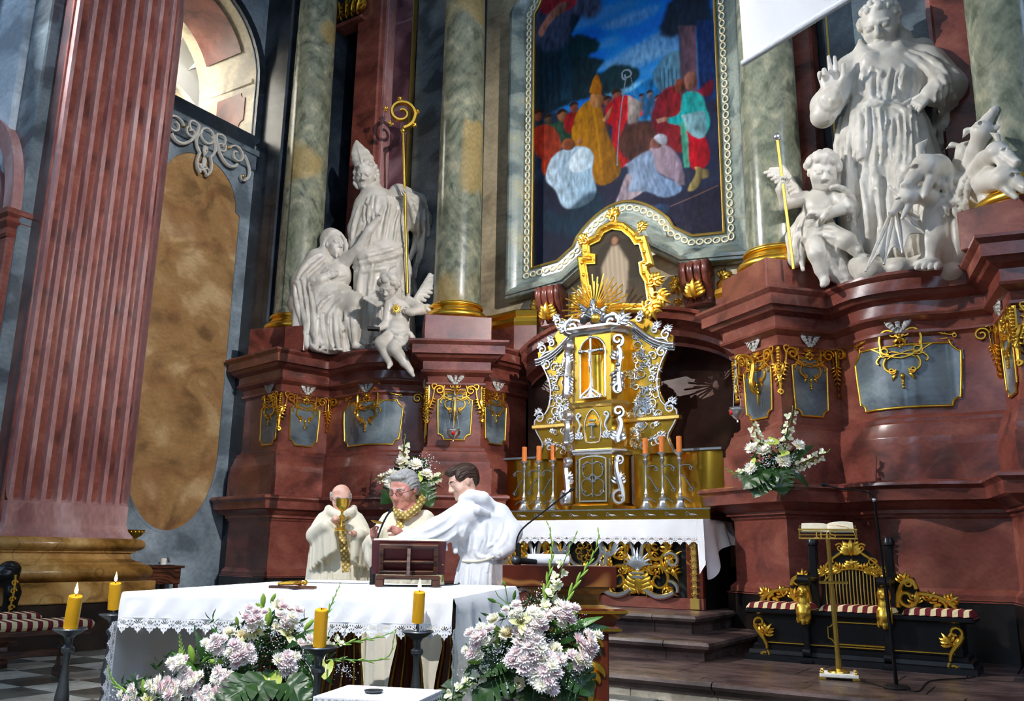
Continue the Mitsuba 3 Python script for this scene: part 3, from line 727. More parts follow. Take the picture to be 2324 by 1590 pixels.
flight('altar_step', 'lower dark stone step rising to the gilded altar', -2.3, 2.22, -2.20, .172, .345, [-1.3, -.2, .9, 1.75], -.2)
flight('altar_step', 'upper dark stone step directly under the gilded altar front', -1.85, 1.80, -1.42, .345, .53, [-.9, .3, 1.3], .6)
# ------------------------------------------------------------------ the red marble plinth zone of the retable
def half_path():
    cur = [(3.08, -.365), (3.20, -.48), (3.36, -.60), (3.56, -.675), (3.80, -.715), (4.02, -.70), (4.20, -.65), (4.34, -.60), (4.50, -.60)]
    from math import hypot
    return [(1.55, 1.1), (1.60, .72), (1.70, .20), (1.41, -.10), (2.60, -.925)] + cur + [(4.71, -1.485), (6.24, -1.19), (6.6, -.6)]
LIP = half_path(); LO = .33
BODY = path_off(LIP, -LO)       # the path runs outward, its right is the wall side for the positive half
Zc, Zl = 4.143, 1.927
prof_up = [(LO, Zc), (LO, Zc - .03), (LO - .03, Zc - .06), (LO - .05, Zc - .075), (LO - .05, Zc - .20), (LO - .09, Zc - .205), (LO - .13, Zc - .25), (LO - .20, Zc - .28), (LO - .22, Zc - .29), (LO - .22, Zc - .41),
           (LO - .19, Zc - .425), (LO - .20, Zc - .45), (LO - .25, Zc - .48), (.04, Zc - .50), (.02, Zc - .58), (.05, Zc - .59), (.05, Zc - .62), (0.02, Zc - .64), (0, Zc - .66),
           (0, 2.64), (.02, 2.61), (.055, 2.60), (.055, 2.56), (.075, 2.54), (.09, 2.47), (.12, 2.40), (.125, 2.385), (.125, 2.31), (.145, 2.305), (.145, Zl), (LO, Zl),
           (LO + .03, Zl - .02), (LO + .035, Zl - .05), (LO, Zl - .075), (LO - .01, Zl - .09), (LO - .02, Zl - .20), (LO - .07, Zl - .21), (LO - .13, Zl - .26), (.14, Zl - .29), (.14, Zl - .325), (.11, Zl - .33), (.1, Zl - .36), (.08, Zl - .38),
           (.08, .86), (.1, .84), (.13, .80), (.13, .76), (.16, .73)]
prof_foot = [(.15, .75), (.15, -.01)]
MZ = lambda pts: [(-x, y) for x, y in pts][::-1]
PL = {}
def cap_between(path, z, o):
    p = path_off(path, o); back = np.array([(p[-1][0], 1.6), (p[0][0], 1.6)])
    return cap_poly(np.vstack([p, back]), z)
for s, lbl in ((-1, 'left half of the tall red marble altar pedestal, below the bishop statue'), (1, 'right half of the tall red marble altar pedestal, below the monk and dragon statue')):
    P = BODY if s > 0 else np.array(MZ([tuple(q) for q in BODY]))
    Q = np.asarray(P); t = thing('altar_pedestal', lbl, 'pedestal')
    PL[s] = (t, Q)
    iu = [i for i, (o, z) in enumerate(prof_up)]
    k1 = 19; k2 = 29
    obj('cornice', cat(sweep(Q, prof_up[:k1]), cap_between(Q, Zc, LO)), 'red_marble', t, 25)
    obj('body', sweep(Q, prof_up[k1 - 1:k2 + 1]), 'red_marble', t, 25)
    obj('ledge', cat(sweep(Q, prof_up[k2:k2 + 14]), cap_between(Q, Zl, LO)), 'red_marble', t, 25)
    obj('dado', sweep(Q, prof_up[k2 + 13:]), 'red_marble', t, 25)
    obj('foot', sweep(Q, prof_foot), 'foot_marble', t, 25)
unit2 = lambda v: v / np.maximum(np.linalg.norm(v, axis=1, keepdims=True), 1e-9)
def on_plinth(s, off=0.):
    """u = distance along the plinth path, v = z, h = height off the face"""
    t, Q = PL[s]; L = np.concatenate([[0], np.cumsum(np.linalg.norm(np.diff(Q, axis=0), axis=1))])
    def f(u, v, h):
        u = np.asarray(u, float); i = np.clip(np.searchsorted(L, u) - 1, 0, len(Q) - 2); w = (u - L[i]) / (L[i + 1] - L[i])
        d = Q[i + 1] - Q[i]; d /= np.linalg.norm(d, axis=1, keepdims=True); n = np.c_[d[:, 1], -d[:, 0]]
        k = np.argmin(np.abs(L[None] - u[:, None]), 1); e = u - L[k]; ok = (np.abs(e) < .09) & (k > 0) & (k < len(Q) - 1); k = np.clip(k, 1, len(Q) - 2)
        d0, d1 = (unit2(Q[k] - Q[k - 1]), unit2(Q[k + 1] - Q[k])); t_ = np.clip(e / .18 + .5, 0, 1)[:, None]; nb = unit2(np.c_[d0[:, 1], -d0[:, 0]] * (1 - t_) + np.c_[d1[:, 1], -d1[:, 0]] * t_); n = np.where(ok[:, None], nb, n)
        p = Q[i] + (Q[i + 1] - Q[i]) * w[:, None] + n * (np.asarray(h) + off)[:, None]
        return np.c_[p, v]
    return f, L
# niche with its arched cornice behind the tabernacle
nich = thing('altar_niche', 'arched red marble niche behind the gilded tabernacle', 'niche')
xa = np.linspace(-1.62, 1.62, 33); za = 3.86 + .70 * np.sqrt(np.maximum(0, 1 - (xa / 1.75) ** 2))
apr = [(.42, .0), (.40, -.05), (.35, -.07), (.35, -.17), (.28, -.20), (.22, -.27), (.20, -.30), (.20, -.38), (.12, -.42), (.05, -.45), (.05, -.5)]
v = np.array([[(x, .92 - o, z + dz + .02) for o, dz in [(-.1, .0)] + apr] for x, z in zip(xa, za)])
obj('cornice', tm(v.reshape(-1, 3), grid(33, len(apr) + 1)[:, ::-1]), 'red_marble', nich, 25)
th = np.linspace(0, math.pi, 25)
v = np.array([[(1.66 * math.cos(a), .85 + .75 * math.sin(a), z) for z in (1.0, 4.4)] for a in th])
obj('back', tm(v.reshape(-1, 3), grid(25, 2)), 'brown_marble', nich, True)
v = np.array([[(1.66 * math.cos(a) * r, .85 + .75 * math.sin(a) * r, 4.3) for r in (0, 1)] for a in th])
obj('soffit', tm(v.reshape(-1, 3), grid(25, 2)), 'brown_marble', nich, False)

# columns
Hb = 4.66
cols = [(-5.1645, -.74, 'far left green marble column beside the kneeling beggar statue'), (-2.4585, 0, 'green marble column with a gold band between bishop statue and painting'),
        (2.4585, 0, 'green marble column right of the painting, behind the cherub with the staff'), (5.1645, -.74, 'green marble column at the right picture edge behind the dragon')]
cols_keys = []
for (x, y, l), ang in zip(cols, (15, 41, -41, -15)):
    k = thing('marble_column', l, 'column', None); cols_keys.append(k); W = M4((x, y, 0))
    sh = [(.372, Hb + .12), (.365, Hb + .18), (.358, Hb + .3), (.352, Hb + 2), (.335, Hb + 4.5), (.315, Hb + 7), (.31, 13)]
    obj('shaft', lathe(sh, 64), 'green_marble', k, True, to_world=W)
    tz = lambda r, zc, q: [(r + q * math.cos(a), zc + q * math.sin(a)) for a in np.linspace(math.pi / 2, -math.pi / 2, 9)]
    bp = [(.36, Hb + .16), (.39, Hb + .155)] + tz(.385, Hb + .12, .03) + [(.375, Hb + .085), (.385, Hb + .05), (.43, Hb + .03), (.435, Hb + .015)] + tz(.43, Hb - .055, .062) + [(.43, Hb - .12)]
    obj('base', lathe(bp, 64), 'gold', k, 30, to_world=W)
    e = .50; obj('plinth', box(-e, e, -e, e, Zc - .01, Hb - .115, .012), 'red_marble', k, False, to_world=M4((x, y, 0)) @ np.block([[rotz(math.radians(ang)), np.zeros((3, 1))], [np.zeros((1, 3)), np.ones((1, 1))]]))
# gilt base mouldings of the wall beside the inner columns
for s in (-1, 1):
    p = [(s * 2.75, .7), (s * 2.2, .7), (s * 1.75, .62), (s * 1.45, .75)]
    if s > 0: p = p[::-1]
    k = thing('wall_base', f'gilt base moulding on the wall beside the {"left" if s < 0 else "right"} inner column', 'moulding')
    obj('moulding', sweep(p, [(.0, Hb + .17), (.03, Hb + .15), (.05, Hb + .1), (.03, Hb + .05), (.08, Hb + .02), (.10, Hb - .05), (.08, Hb - .11), (0, Hb - .12)]), 'gold', k, 30)
    obj('plinth', sweep(p, [(0, Hb - .11), (.08, Hb - .11), (.08, Zc)]), 'red_marble', k, 30)
# ------------------------------------------------------------------ gilt cartouches on the pedestal
def panel_outline(w, zb, zt, ear=True):
    wb = w * .46; wt = w * .5; c = min(.085, w * .16); p = [(-wb + c, zb)]
    p += [(wb - c, zb)] + [(wb - c * math.sin(a) * 1.0 + 0 * a, zb + c - c * math.cos(a) * 0 - c + c * (1 - math.cos(a))) for a in []]
    arc = lambda cx, cz, r, a0, a1: [(cx + r * math.cos(math.radians(a)), cz + r * math.sin(math.radians(a))) for a in np.linspace(a0, a1, 7)]
    p += arc(wb, zb, c, 180, 90)[1:]
    p += [(wt * .97, (zb + zt) / 2), (wt, zt - .10), (wt - .03, zt - .09)] + arc(wt + .02, zt + .03, .12, 230, 180)[0:] + [(wt - .12, zt)]
    r = [(-x, z) for x, z in p[1:]][::-1]
    out = p + r
    return out
def palm_items(h):
    o = []
    for k, (a, l, wd) in enumerate(((-.62, .8, .26), (.62, .8, .26), (0, 1.0, .24))):
        e = V(math.sin(a), math.cos(a)) * l * h
        o.append((bez((e[0] * .1, 0), (e[0] * .7 - .0, e[1] * .55), (e[0], e[1])), np.concatenate([np.linspace(.35, 1, 9), [.98, .92, .8, .6, .3]]) * wd * h, .10 * h))
        for q in range(1, 5):
            c = V(e[0] * (.1 + .2 * q), e[1] * (.05 + .2 * q)); nn = V(-e[1], e[0]) / (l * h)
            o.append((np.array([c - nn * wd * h * .4, c + nn * wd * h * .4]), .035 * h, .15 * h))
    return o
def cart_items(w, deep):
    """gilt work for a panel of width w whose top is at v = 0"""
    k = max(min(w * 1.18, .72), .36); s = k / .62
    it = [(np.array([(-w * .40, .03), (w * .40, .03)]), .016, .02)]
    m = [(bez((.02, .06), (.06, .17), (.18, .17), (.19, .06), (.17, -.02)), .026, .03), (spiral(.055, .10, .045, .015, 100, 460), .020, .03), (bez((.17, -.02), (.19, -.08), (.10, -.10)), .028, .03), (spiral(.135, -.07, .05, .012, -80, 330), .018, .03),
         (bez((0, -.10), (.10, -.04), (.20, -.12)), .014, .02), (bez((-.12, -.14), (0, -.06), (.12, -.14), (.2, -.1)), .014, .025), (bez((0, -.14), (.12, -.12), (.16, -.08), (.26, -.02)), .018, .025),
         (bez((.13, -.13), (.20, -.22), (.10, -.30), (.05, -.25)), .024, .03), (spiral(.085, -.255, .035, .01, 200, 560), .018, .03), (bez((.20, -.12), (.24, -.16), (.20, -.18)), .02, .025),
         (bez((.05, -.29), (.09, -.31), (.09, -.35)), tearw(14, .035), .025), (bez((.0, .05), (.045, .03), (.05, -.02)), tearw(14, .04), .035)]
    it += shift(mirror_u(m), 0, 0, s)
    it += shift([(bez((0, .08), (0, 0)), tearw(14, .05), .05), (bez((0, -.28), (0, -.36)), tearw(14, .04), .04), (bez((0, -.33), (0, -.42 - deep)), tearw(14, .028), .03)], 0, 0, s)
    e = w * .5
    it += mirror_u([(bez((.19 * s, .10), (e * .7, .12), (e * .8, .04), (e * .95, .07)), .018, .025), (spiral(e * .93, .05, .03, .01, 90, 400), .014, .025), (spiral(e * .72, .10, .03, .01, 200, 520), .014, .025)])
    return it
def corner_items(L, side=(1, 1)):
    """a bead string between scrolls and hanging leaves, v = 0 at the top"""
    it = []
    for s in (-1, 1):
        if not side[(s + 1) // 2]: continue
        it += [(np.array([(0, 0), (s * .05, .02), (s * .13, .01), (s * .165, -.05), (s * .145, -.10), (s * .10, -.10), (s * .09, -.06), (s * .12, -.05)]) if False else spiral(s * .15, -.06, .075, .016, 180 if s > 0 else 0, (180 - 500) if s > 0 else 500, 26), .03, .04),
               (bez((s * .07, -.05), (s * .02, .05), (s * .11, .02)), .022, .035), (bez((s * .08, -.05), (s * .07, -.2), (s * .03, -.32)), .022, .03)]
        it += shift(leaf_items(.17, .08, 3, .12 * s, .05), s * .035, -.17, 1., math.pi + s * .35) + shift(leaf_items(.15, .07, 2, .1 * s, .05), s * .02, -.30, 1., math.pi + s * .2)
    it += [(bez((0, .02), (0, -.2), (0, -.34)), np.linspace(.045, .035, 14), .018), (bez((0, -.32), (.01, -.40), (0, -L)), np.linspace(.05, .03, 14), .045), (spiral(0, -L, .03, .012, -90, 300), .026, .045)]
    return it
bsdf('gilt', '#f0c04c', .34, 1.0)
PNAMES = {-1: ['narrow inner panel beside the tabernacle niche', 'panel under the inner left column', 'grazing side panel of the left pedestal block', 'wide curved panel under the bishop statue', 'second panel from the left end', 'panel at the far left end']}
for s in (-1, 1):
    t, Q = PL[s]; F, Ls = on_plinth(s); n = len(Q)
    ix = (lambda i: i) if s > 0 else (lambda i: n - 1 - i)
    face = lambda a, b: tuple(sorted((Ls[ix(a)], Ls[ix(b)])))
    zb, zt = 2.72, 3.40
    for nm, (a, b), frac, off, deep in (('A', (1, 2), .66, 0, 0), ('B', (3, 4), .66, 0, .16), ('C', (4, 5), .60, 0, 0), ('D', (5, 13), .62, 0, 0), ('E', (13, 14), .62, 0, 0), ('F', (14, 15), .44, -.24, 0)):
        u0, u1 = face(a, b); w = (u1 - u0) * frac; uc = (u0 + u1) / 2 + (off * (u1 - u0) * (1 if s > 0 else -1))
        if nm == 'C': w = max(w, .2)
        ol = np.array(panel_outline(w, zb, zt)); pg = sg.Polygon(ol).buffer(0)
        # plate: a grid bent over the face
        gu, gv = np.meshgrid(np.linspace(-w / 2 - .02, w / 2 + .02, 41), np.linspace(zb, zt, 33), indexing='ij'); q = grid(41, 33)
        ins = shapely.contains_xy(pg, gu.ravel()[q].mean(1), gv.ravel()[q].mean(1)) if False else shapely.contains_xy(pg.buffer(.012), gu.ravel()[q].mean(1), gv.ravel()[q].mean(1))
        pk = obj('panel', tm(F(uc + gu.ravel(), gv.ravel(), np.full(gu.size, .012)), q[ins]), 'slate_marble', t, True)
        dense = []
        cl = np.vstack([ol, ol[:1]])
        for p0, p1 in zip(cl[:-1], cl[1:]):
            k = max(1, int(np.linalg.norm(p1 - p0) / .04)); dense += [p0 + (p1 - p0) * i / k for i in range(k)]
        dense = np.array(dense + [cl[-1]]); obj('panel_frame', tube(F(uc + dense[:, 0], dense[:, 1], np.full(len(dense), .014)), .0135, 6), 'gilt', t, 60)
        it = shift(cart_items(w, deep), uc, zt + .02)
        obj('cartouche', strokes(it, lambda u, v, h: F(u, v, h + .01)), 'gilt', t, 40, kind='stuff')
        bu = [(uc + x * max(min(w * 1.18, .72), .36) / .62, zt + z * max(min(w * 1.18, .72), .36) / .62) for x, z in ((0, .10), (.05, .04), (-.05, .04), (0, -.02), (.03, .0), (-.03, 0), (0, -.40), (0, -.37))]
        obj('gilt_bead', beads(bu, .016, lambda u, v, h: F(u, v, h + .02)), 'gilt', t, True, kind='stuff')
        obj('palmette', strokes(shift(palm_items(.25 if w > .25 else .18), uc, zt + .13), lambda u, v, h: F(u, v, h + .045)), 'palm_stucco', t, 40, label='grey stucco palmette')
    for i, L_ in ((2, .5), (3, .5), (4, .52), (5, .52), (13, .5), (14, .55)):
        u = Ls[ix(i)]; it = shift(corner_items(L_), u, 3.50)
        obj('corner_pendant', strokes(it, lambda u, v, h: F(u, v, h + .02)), 'gilt', t, 40)
        obj('gilt_bead', beads([(u, 3.47 - .034 * k) for k in range(10)], np.linspace(.02, .013, 10), lambda u, v, h: F(u, v, h + .055)), 'gilt', t, True, kind='stuff')

# scroll consoles beside the small picture
for s in (-1, 1):
    k = thing('console', f'red marble scroll console with a gilt leaf, {"left" if s < 0 else "right"} of the small gilt-framed picture', 'console')
    a = np.linspace(0, 1, 30); prof = np.vstack([spiral(.36, 4.97, .03, .12, 0, 450, 26), bez((.24, 4.97), (.20, 4.75), (.10, 4.70), (.10, 4.52), n=14)])
    prof = np.vstack([spiral(.22, 4.98, .02, .10, 180, 540 + 90, 26)[:, :], bez((.22, 5.08), (.34, 5.08), (.36, 4.9), (.16, 4.80), (.13, 4.55), n=16)])
    for i, xx in enumerate((-.165, -.055, .055, .165)):
        P = np.array([(s * 1.16 + xx, .86 - o, z) for o, z in prof]); obj('flute', tube(P, .058, 8), 'red_marble', k, True)
    obj('body', box(s * 1.16 - .2, s * 1.16 + .2, .68, .86, 4.5, 5.05, .02), 'red_marble', k, False)
    obj('gilt_leaf', strokes(leaf_items(.30, .22, 4, 0, .09), plane_place((s * 1.16, .60, 4.56), (1, 0, 0), (0, -.2, .98), (0, -1, 0))), 'gold_bright', k, 40)
    for sx in (-1, 1):
        obj('gilt_flower', strokes(shift(leaf_items(.18, .16, 3, .05, .08), 0, 0, 1., -sx * .9) + shift(leaf_items(.16, .14, 2, .05, .08), 0, 0, 1., -sx * 2.4) + shift(leaf_items(.14, .1, 2, 0, .06), sx * .02, -.18, 1., math.pi), plane_place((s * 1.16 + sx * .30, .80, 4.86), (1, 0, 0), (0, 0, 1), (0, -1, 0))), 'gold_bright', k, 40)
# gilt hanging ornament and bracket high above the bishop
g = at_y(915, 30, .47)
hk = thing('gilt_ornament', 'gilt hanging scroll ornament high on the grey strip above the crozier', 'ornament')
hit = mirror_u([(bez((0, -.3), (.16, -.2), (.2, 0), (.1, .1)), .035, .05), (spiral(.1, .03, .08, .02, 90, 480), .03, .05), (bez((.1, .1), (.2, .2), (.24, .35)), .035, .05), (spiral(.19, .32, .07, .02, 0, 400), .03, .05), (bez((0, -.25), (.07, -.32), (.1, -.28)), tearw(14, .06), .05)])
obj('scrollwork', strokes(hit + [(bez((0, -.3), (0, -.42)), tearw(14, .05), .05), (bez((0, .1), (0, -.2)), tearw(14, .06), .05)], plane_place(g, (1, 0, 0), (0, 0, 1), (0, -1, 0))), 'gilt', hk, 40, kind='stuff')
g = at_y(790, 20, .05)
hk = thing('gilt_capital', 'gilt leaf capital on the red strip at the upper picture edge', 'capital')
obj('leaves', strokes(sum([shift(leaf_items(.45, .3, 3, .1 * (i - 2), .12), (i - 2) * .13, -.22) for i in range(5)], []), plane_place(g, (1, 0, 0), (0, 0, 1), (0, -1, 0))), 'gilt', hk, 40, kind='stuff')
obj('moulding', box(g[0] - .42, g[0] + .42, -.02, .3, g[2] - .36, g[2] - .28, .02), 'red_marble', hk, False)
# ------------------------------------------------------------------ the high altarpiece painting
YP = .774
XZ = lambda m, y: tr(m, V([1, 0, 0, 0], [0, 0, -1, y], [0, 1, 0, 0], [0, 0, 0, 1]))      # (x, z) outline -> solid growing toward the viewer
def pxz(px, py, y=YP): p = at_y(px, py, y); return p[0], p[2]
bot = [(-1.545, 5.52), (-1.10, 5.56), (-.83, 5.74)] + [(x, 5.78 + .52 * math.cos(x / .83 * math.pi / 2) ** .8) for x in np.linspace(-.76, .76, 15)] + [(.83, 5.74), (1.10, 5.56), (1.545, 5.52)]
top = [(1.545, 10.0), (1.45, 10.14), (1.36, 10.35), (1.33, 10.6), (1.33, 11.2), (-1.33, 11.2), (-1.33, 10.6), (-1.36, 10.35), (-1.45, 10.14), (-1.545, 10.0)]
outl = np.array(bot + top)
rng = np.random.default_rng(12)
NX, NZ = 380, 590
gx, gz = np.linspace(-1.56, 1.56, NX), np.linspace(5.45, 10.3, NZ)
GX, GZ = np.meshgrid(gx, gz, indexing='ij')
from scipy.ndimage import gaussian_filter, map_coordinates

def fnoise(sx, sz, seed):
    r = np.random.default_rng(seed).standard_normal((NX, NZ)); g = gaussian_filter(r, (sx, sz)); return g / g.std()
IMG = np.zeros((NX, NZ, 3)); lin = lambda h: np.array(srgb(h))
def cp(pts): return np.array([pxz(1100 + x * .4529, y * .4528) for x, y in pts])     # points read off an enlargement of the picture
def fill(pts, col, soft=1.2, col2=None, ang=-.3, tex=.16, seed=1, rough=0., smooth=True, op=1.):
    soft *= .75; h_ = [int(col[i:i + 2], 16) for i in (1, 3, 5)]
    if col2 is None and soft < 1.7: col2 = '#%02x%02x%02x' % tuple(int(q * .62) for q in h_); col = '#%02x%02x%02x' % tuple(min(255, int(q * 1.12)) for q in h_)
    p = cp(pts)
    if smooth and len(p) > 4: p = spline(np.vstack([p, p[:1]]), len(p) * 5)
    pg = sg.Polygon(p).buffer(0); dx = rough * fnoise(3, 3, seed + 5); dz = rough * fnoise(3, 3, seed + 6)
    m = gaussian_filter(shapely.contains_xy(pg, (GX + dx).ravel(), (GZ + dz).ravel()).reshape(NX, NZ).astype(float), soft)[..., None] * op
    c = lin(col)[None, None] * np.ones_like(IMG)
    if col2:
        lo, hi = p.min(0), p.max(0); t = ((GX - lo[0]) * math.cos(ang) + (GZ - lo[1]) * math.sin(ang)); mm = m[..., 0] > .3
        if mm.any(): t = (t - t[mm].min()) / max(np.ptp(t[mm]), 1e-6); t = np.clip(t, 0, 1)[..., None]; c = c * (1 - t) + lin(col2) * t
    c = c * np.clip(1 + tex * fnoise(2, 5, seed + 2)[..., None], .3, 2)
    IMG[:] = IMG * (1 - m) + c * m
def line(pts, w, col, soft=.6, op=1.):
    soft *= .8
    p = spline(cp(pts), 40) if len(pts) > 2 else cp(pts); m = gaussian_filter(shapely.contains_xy(sg.LineString(p).buffer(w), GX.ravel(), GZ.ravel()).reshape(NX, NZ).astype(float), soft)[..., None] * op
    IMG[:] = IMG * (1 - m) + lin(col) * m
tz_ = np.clip((GZ - 6.2) / 4, 0, 1)[..., None]
IMG[:] = lin('#4a7fb0') * (1 - tz_) + lin('#1c73c8') * tz_
cl = np.clip(.5 + .5 * fnoise(26, 9, 3) - .2, 0, 1)[..., None] * .55; IMG[:] = IMG * (1 - cl) + lin('#7fa8cc') * cl
fill([(600, 330), (800, 200), (960, 150), (980, 230), (860, 300), (700, 360)], '#8aa6bd', 8, op=.6)
fill([(560, 130), (760, 60), (900, 20), (830, 90), (640, 150)], '#9cb4c8', 8, op=.4)
fill([(560, 480), (700, 430), (860, 390), (980, 400), (1000, 600), (560, 600)], '#4f86b0', 5, '#7fa9c8', 1.5)
fill([(640, 470), (760, 440), (830, 395), (900, 420), (900, 560), (640, 560)], '#2f6c9c', 3)
fill([(860, 340), (920, 270), (980, 262), (985, 480), (880, 460)], '#54748c', 1.5, '#6d8ca0', 0)
for q in range(5): line([(880 + q * 20, 345), (885 + q * 20, 455)], .008, '#3b566c')
fill([(60, 1110), (60, 1500), (1400, 1500), (1400, 930), (1000, 960), (700, 900), (300, 900)], '#232a3c', 6, '#3a3646', 0, .15)
fill([(150, -80), (460, -80), (470, 120), (440, 180), (560, 230), (520, 270), (600, 310), (560, 360), (770, 350), (760, 400), (640, 470), (430, 520), (200, 640), (150, 640)], '#0f2530', 3, '#18303a', 0, .25, 3, .012)
fill([(170, 250), (420, 210), (440, 500), (170, 560)], '#15242f', 4, '#1e3a4c', 0)
for q in range(5): line([(250 + q * 30, 270), (258 + q * 30, 520)], .012, '#0c1822', 2)
fill([(430, 200), (500, 175), (580, 225), (555, 262), (470, 285)], '#10313a', 3, rough=.012, seed=8)
fill([(600, 360), (680, 325), (775, 365), (740, 415), (640, 440)], '#12333c', 3, rough=.012, seed=9)
fill([(235, 60), (330, -60), (470, -60), (590, 20), (540, 95), (440, 70), (420, 200), (330, 260), (240, 200)], '#39435a', 5, '#525a70', 1.2, .2)
fill([(280, 60), (330, -40), (440, -40), (460, 20), (370, 70)], '#7c3340', 3, '#9a4a50', 1)
fill([(270, 170), (310, 90), (400, 10), (420, 30), (330, 120), (290, 185)], '#a07a70', 2)
fill([(870, 150), (900, 70), (960, -20), (1100, -60), (1130, 160), (1060, 140), (960, 180)], '#1b2a3c', 4, rough=.012, seed=4)
fill([(970, 130), (1060, 130), (1070, 470), (985, 480)], '#4a4350', 2, '#6a5560', 0, smooth=False)
fill([(1060, 100), (1150, 100), (1190, 560), (1080, 560)], '#1f3258', 2, '#233a66', 0, smooth=False)
fill([(60, 600), (430, 560), (650, 590), (860, 600), (1000, 540), (1400, 540), (1400, 1500), (60, 1500)], '#1b2132', 5, '#2c2c40', 0, .12, op=.95)
# crowd
for i, (x, y, r, c, rc) in enumerate([(270, 580, 28, '#6d4a40', '#232d38'), (390, 580, 30, '#8f6a54', '#2c4a3c'), (450, 540, 26, '#7d5248', '#7c2a30'), (320, 600, 24, '#53483f', '#3a5a3e'), (350, 730, 32, '#7d4a38', '#8c3f2c'), (590, 500, 26, '#6a4440', '#40303c'), (620, 510, 26, '#7a5048', '#4a3440'),
                                     (665, 480, 30, '#8a5c50', '#93303a'), (745, 625, 30, '#5b4038', '#4a3430'), (790, 490, 18, '#6a7080', '#40688a'), (830, 475, 20, '#6c6c78', '#3c5f80'), (870, 500, 20, '#7a808a', '#4a7090')]):
    fill([(x - r * 1.7, y + r * 4.5), (x - r * 1.5, y + r * 1.6), (x - r * .5, y + r * .8), (x + r * .6, y + r * .8), (x + r * 1.6, y + r * 1.8), (x + r * 1.8, y + r * 4.5)], rc, 2, seed=i)
    fill([(x + r * .8 * math.cos(a), y + r * 1.05 * math.sin(a)) for a in np.linspace(0, 6, 10)], c, 1.5, seed=i)
    fill([(x - r * .9, y - r * .1), (x - r * .6, y - r * .95), (x + r * .3, y - r * 1.15), (x + r * .9, y - r * .5), (x + r * .2, y - r * .6), (x - r * .5, y - r * .2)], '#2a1c18', 1.5, seed=i)
fill([(245, 650), (330, 630), (380, 700), (370, 780), (290, 800), (245, 720)], '#7a3430', 2, '#8d4a3c', 0)
fill([(640, 500), (720, 480), (770, 520), (790, 580), (720, 600), (700, 660), (720, 820), (670, 840), (640, 700)], '#8f3038', 2, '#b04a4c', 0, .15)
fill([(720, 480), (800, 520), (760, 640), (720, 620)], '#a09a98', 2)
fill([(700, 640), (790, 610), (860, 640), (840, 790), (720, 800)], '#4a3430', 3)
fill([(850, 540), (900, 450), (960, 430), (1000, 520), (1000, 760), (900, 720)], '#5f2430', 3, '#7a3034', 0)
# bishop in the gold cope
fill([(450, 620), (500, 520), (560, 500), (600, 600), (640, 720), (680, 870), (590, 930), (530, 880), (440, 700)], '#a37a35', 1.5, '#6d4f24', 0, .12, 21)
for a, b in (((520, 560), (560, 900)), ((560, 560), (620, 880)), ((490, 600), (500, 780))): line([a, ((a[0] + b[0]) / 2 - 8, (a[1] + b[1]) / 2), b], .012, '#7a5a28', 2, .6)
line([(545, 540), (570, 700), (590, 900)], .010, '#c69a4a', 2, .6)
fill([(530, 490), (540, 470), (585, 470), (590, 520), (560, 545), (530, 520)], '#b08868', 1.5)
fill([(525, 465), (545, 400), (562, 375), (582, 410), (588, 462)], '#b07c3a', 1.3, '#8a5c2c', 0)
fill([(590, 600), (620, 560), (640, 530), (632, 570), (610, 610)], '#a88570', 1.5)
line([(665, 830), (680, 600), (708, 400)], .010, '#77808c'); line([(708, 400), (690, 385), (695, 360), (720, 352), (735, 375), (715, 390), (705, 378)], .013, '#8a94a0')
line([(735, 390), (752, 480)], .006, '#77838c')
# kneeling figure in white
fill([(310, 870), (360, 770), (430, 740), (510, 740), (545, 790), (540, 860), (560, 960), (520, 1020), (400, 1040), (360, 960), (320, 920)], '#b9c8d4', 1.8, '#8fa6b8', 0, .16, 31)
for i in range(9): line([(370 + i * 20, 800 + 5 * (i % 3)), (380 + i * 18, 900), (390 + i * 17, 1010)], .008, '#7f95a8', 1.5, .6)
fill([(450, 770), (520, 745), (548, 800), (520, 850), (440, 860)], '#d2dde4', 2, '#a8bac8', 0, .1)
fill([(390, 720), (420, 695), (455, 720), (440, 750), (400, 750)], '#8a5a48', 1.5); fill([(460, 710), (475, 690), (490, 712), (480, 735)], '#9c7460', 1.2)
fill([(320, 1040), (420, 1050), (560, 960), (600, 1130), (400, 1180), (300, 1140)], '#16303f', 4, op=.8)
for i in range(60):
    x, y = rng.uniform(250, 1120), rng.uniform(560, 900); line([(x, y), (x + rng.uniform(-12, 12), y + rng.uniform(15, 45))], .006, ('#141824', '#3a3a4c', '#50343a')[i % 3], 1., .5)
# reclining figure
fill([(830, 740), (900, 725), (960, 770), (990, 860), (960, 900), (900, 880), (850, 850)], '#9c8f98', 1.8, '#7f7684', 0, .08)
fill([(940, 760), (985, 840), (1000, 910), (960, 930), (955, 850)], '#8f8490', 1.5)
fill([(830, 720), (850, 690), (880, 700), (885, 735), (850, 745)], '#7a5a54', 1.5); fill([(850, 690), (880, 672), (915, 690), (910, 725), (870, 715)], '#a8adb8', 1.5)
fill([(700, 830), (790, 770), (840, 760), (860, 850), (930, 900), (990, 950), (900, 990), (800, 960), (720, 980), (720, 900)], '#8f9cae', 1.8, '#7486a0', 0, .16, 41)
for i in range(6): line([(760 + i * 22, 800 + i * 12), (780 + i * 25, 900 + i * 6), (800 + i * 25, 950)], .008, '#5f7088', 1.5, .7)
fill([(590, 1045), (680, 960), (720, 870), (740, 900), (720, 960), (790, 960), (700, 1020), (620, 1055)], '#8c8490', 1.6, '#a0969c', 0)
fill([(1000, 905), (960, 930), (1010, 930)], '#8a808a', 1.2)
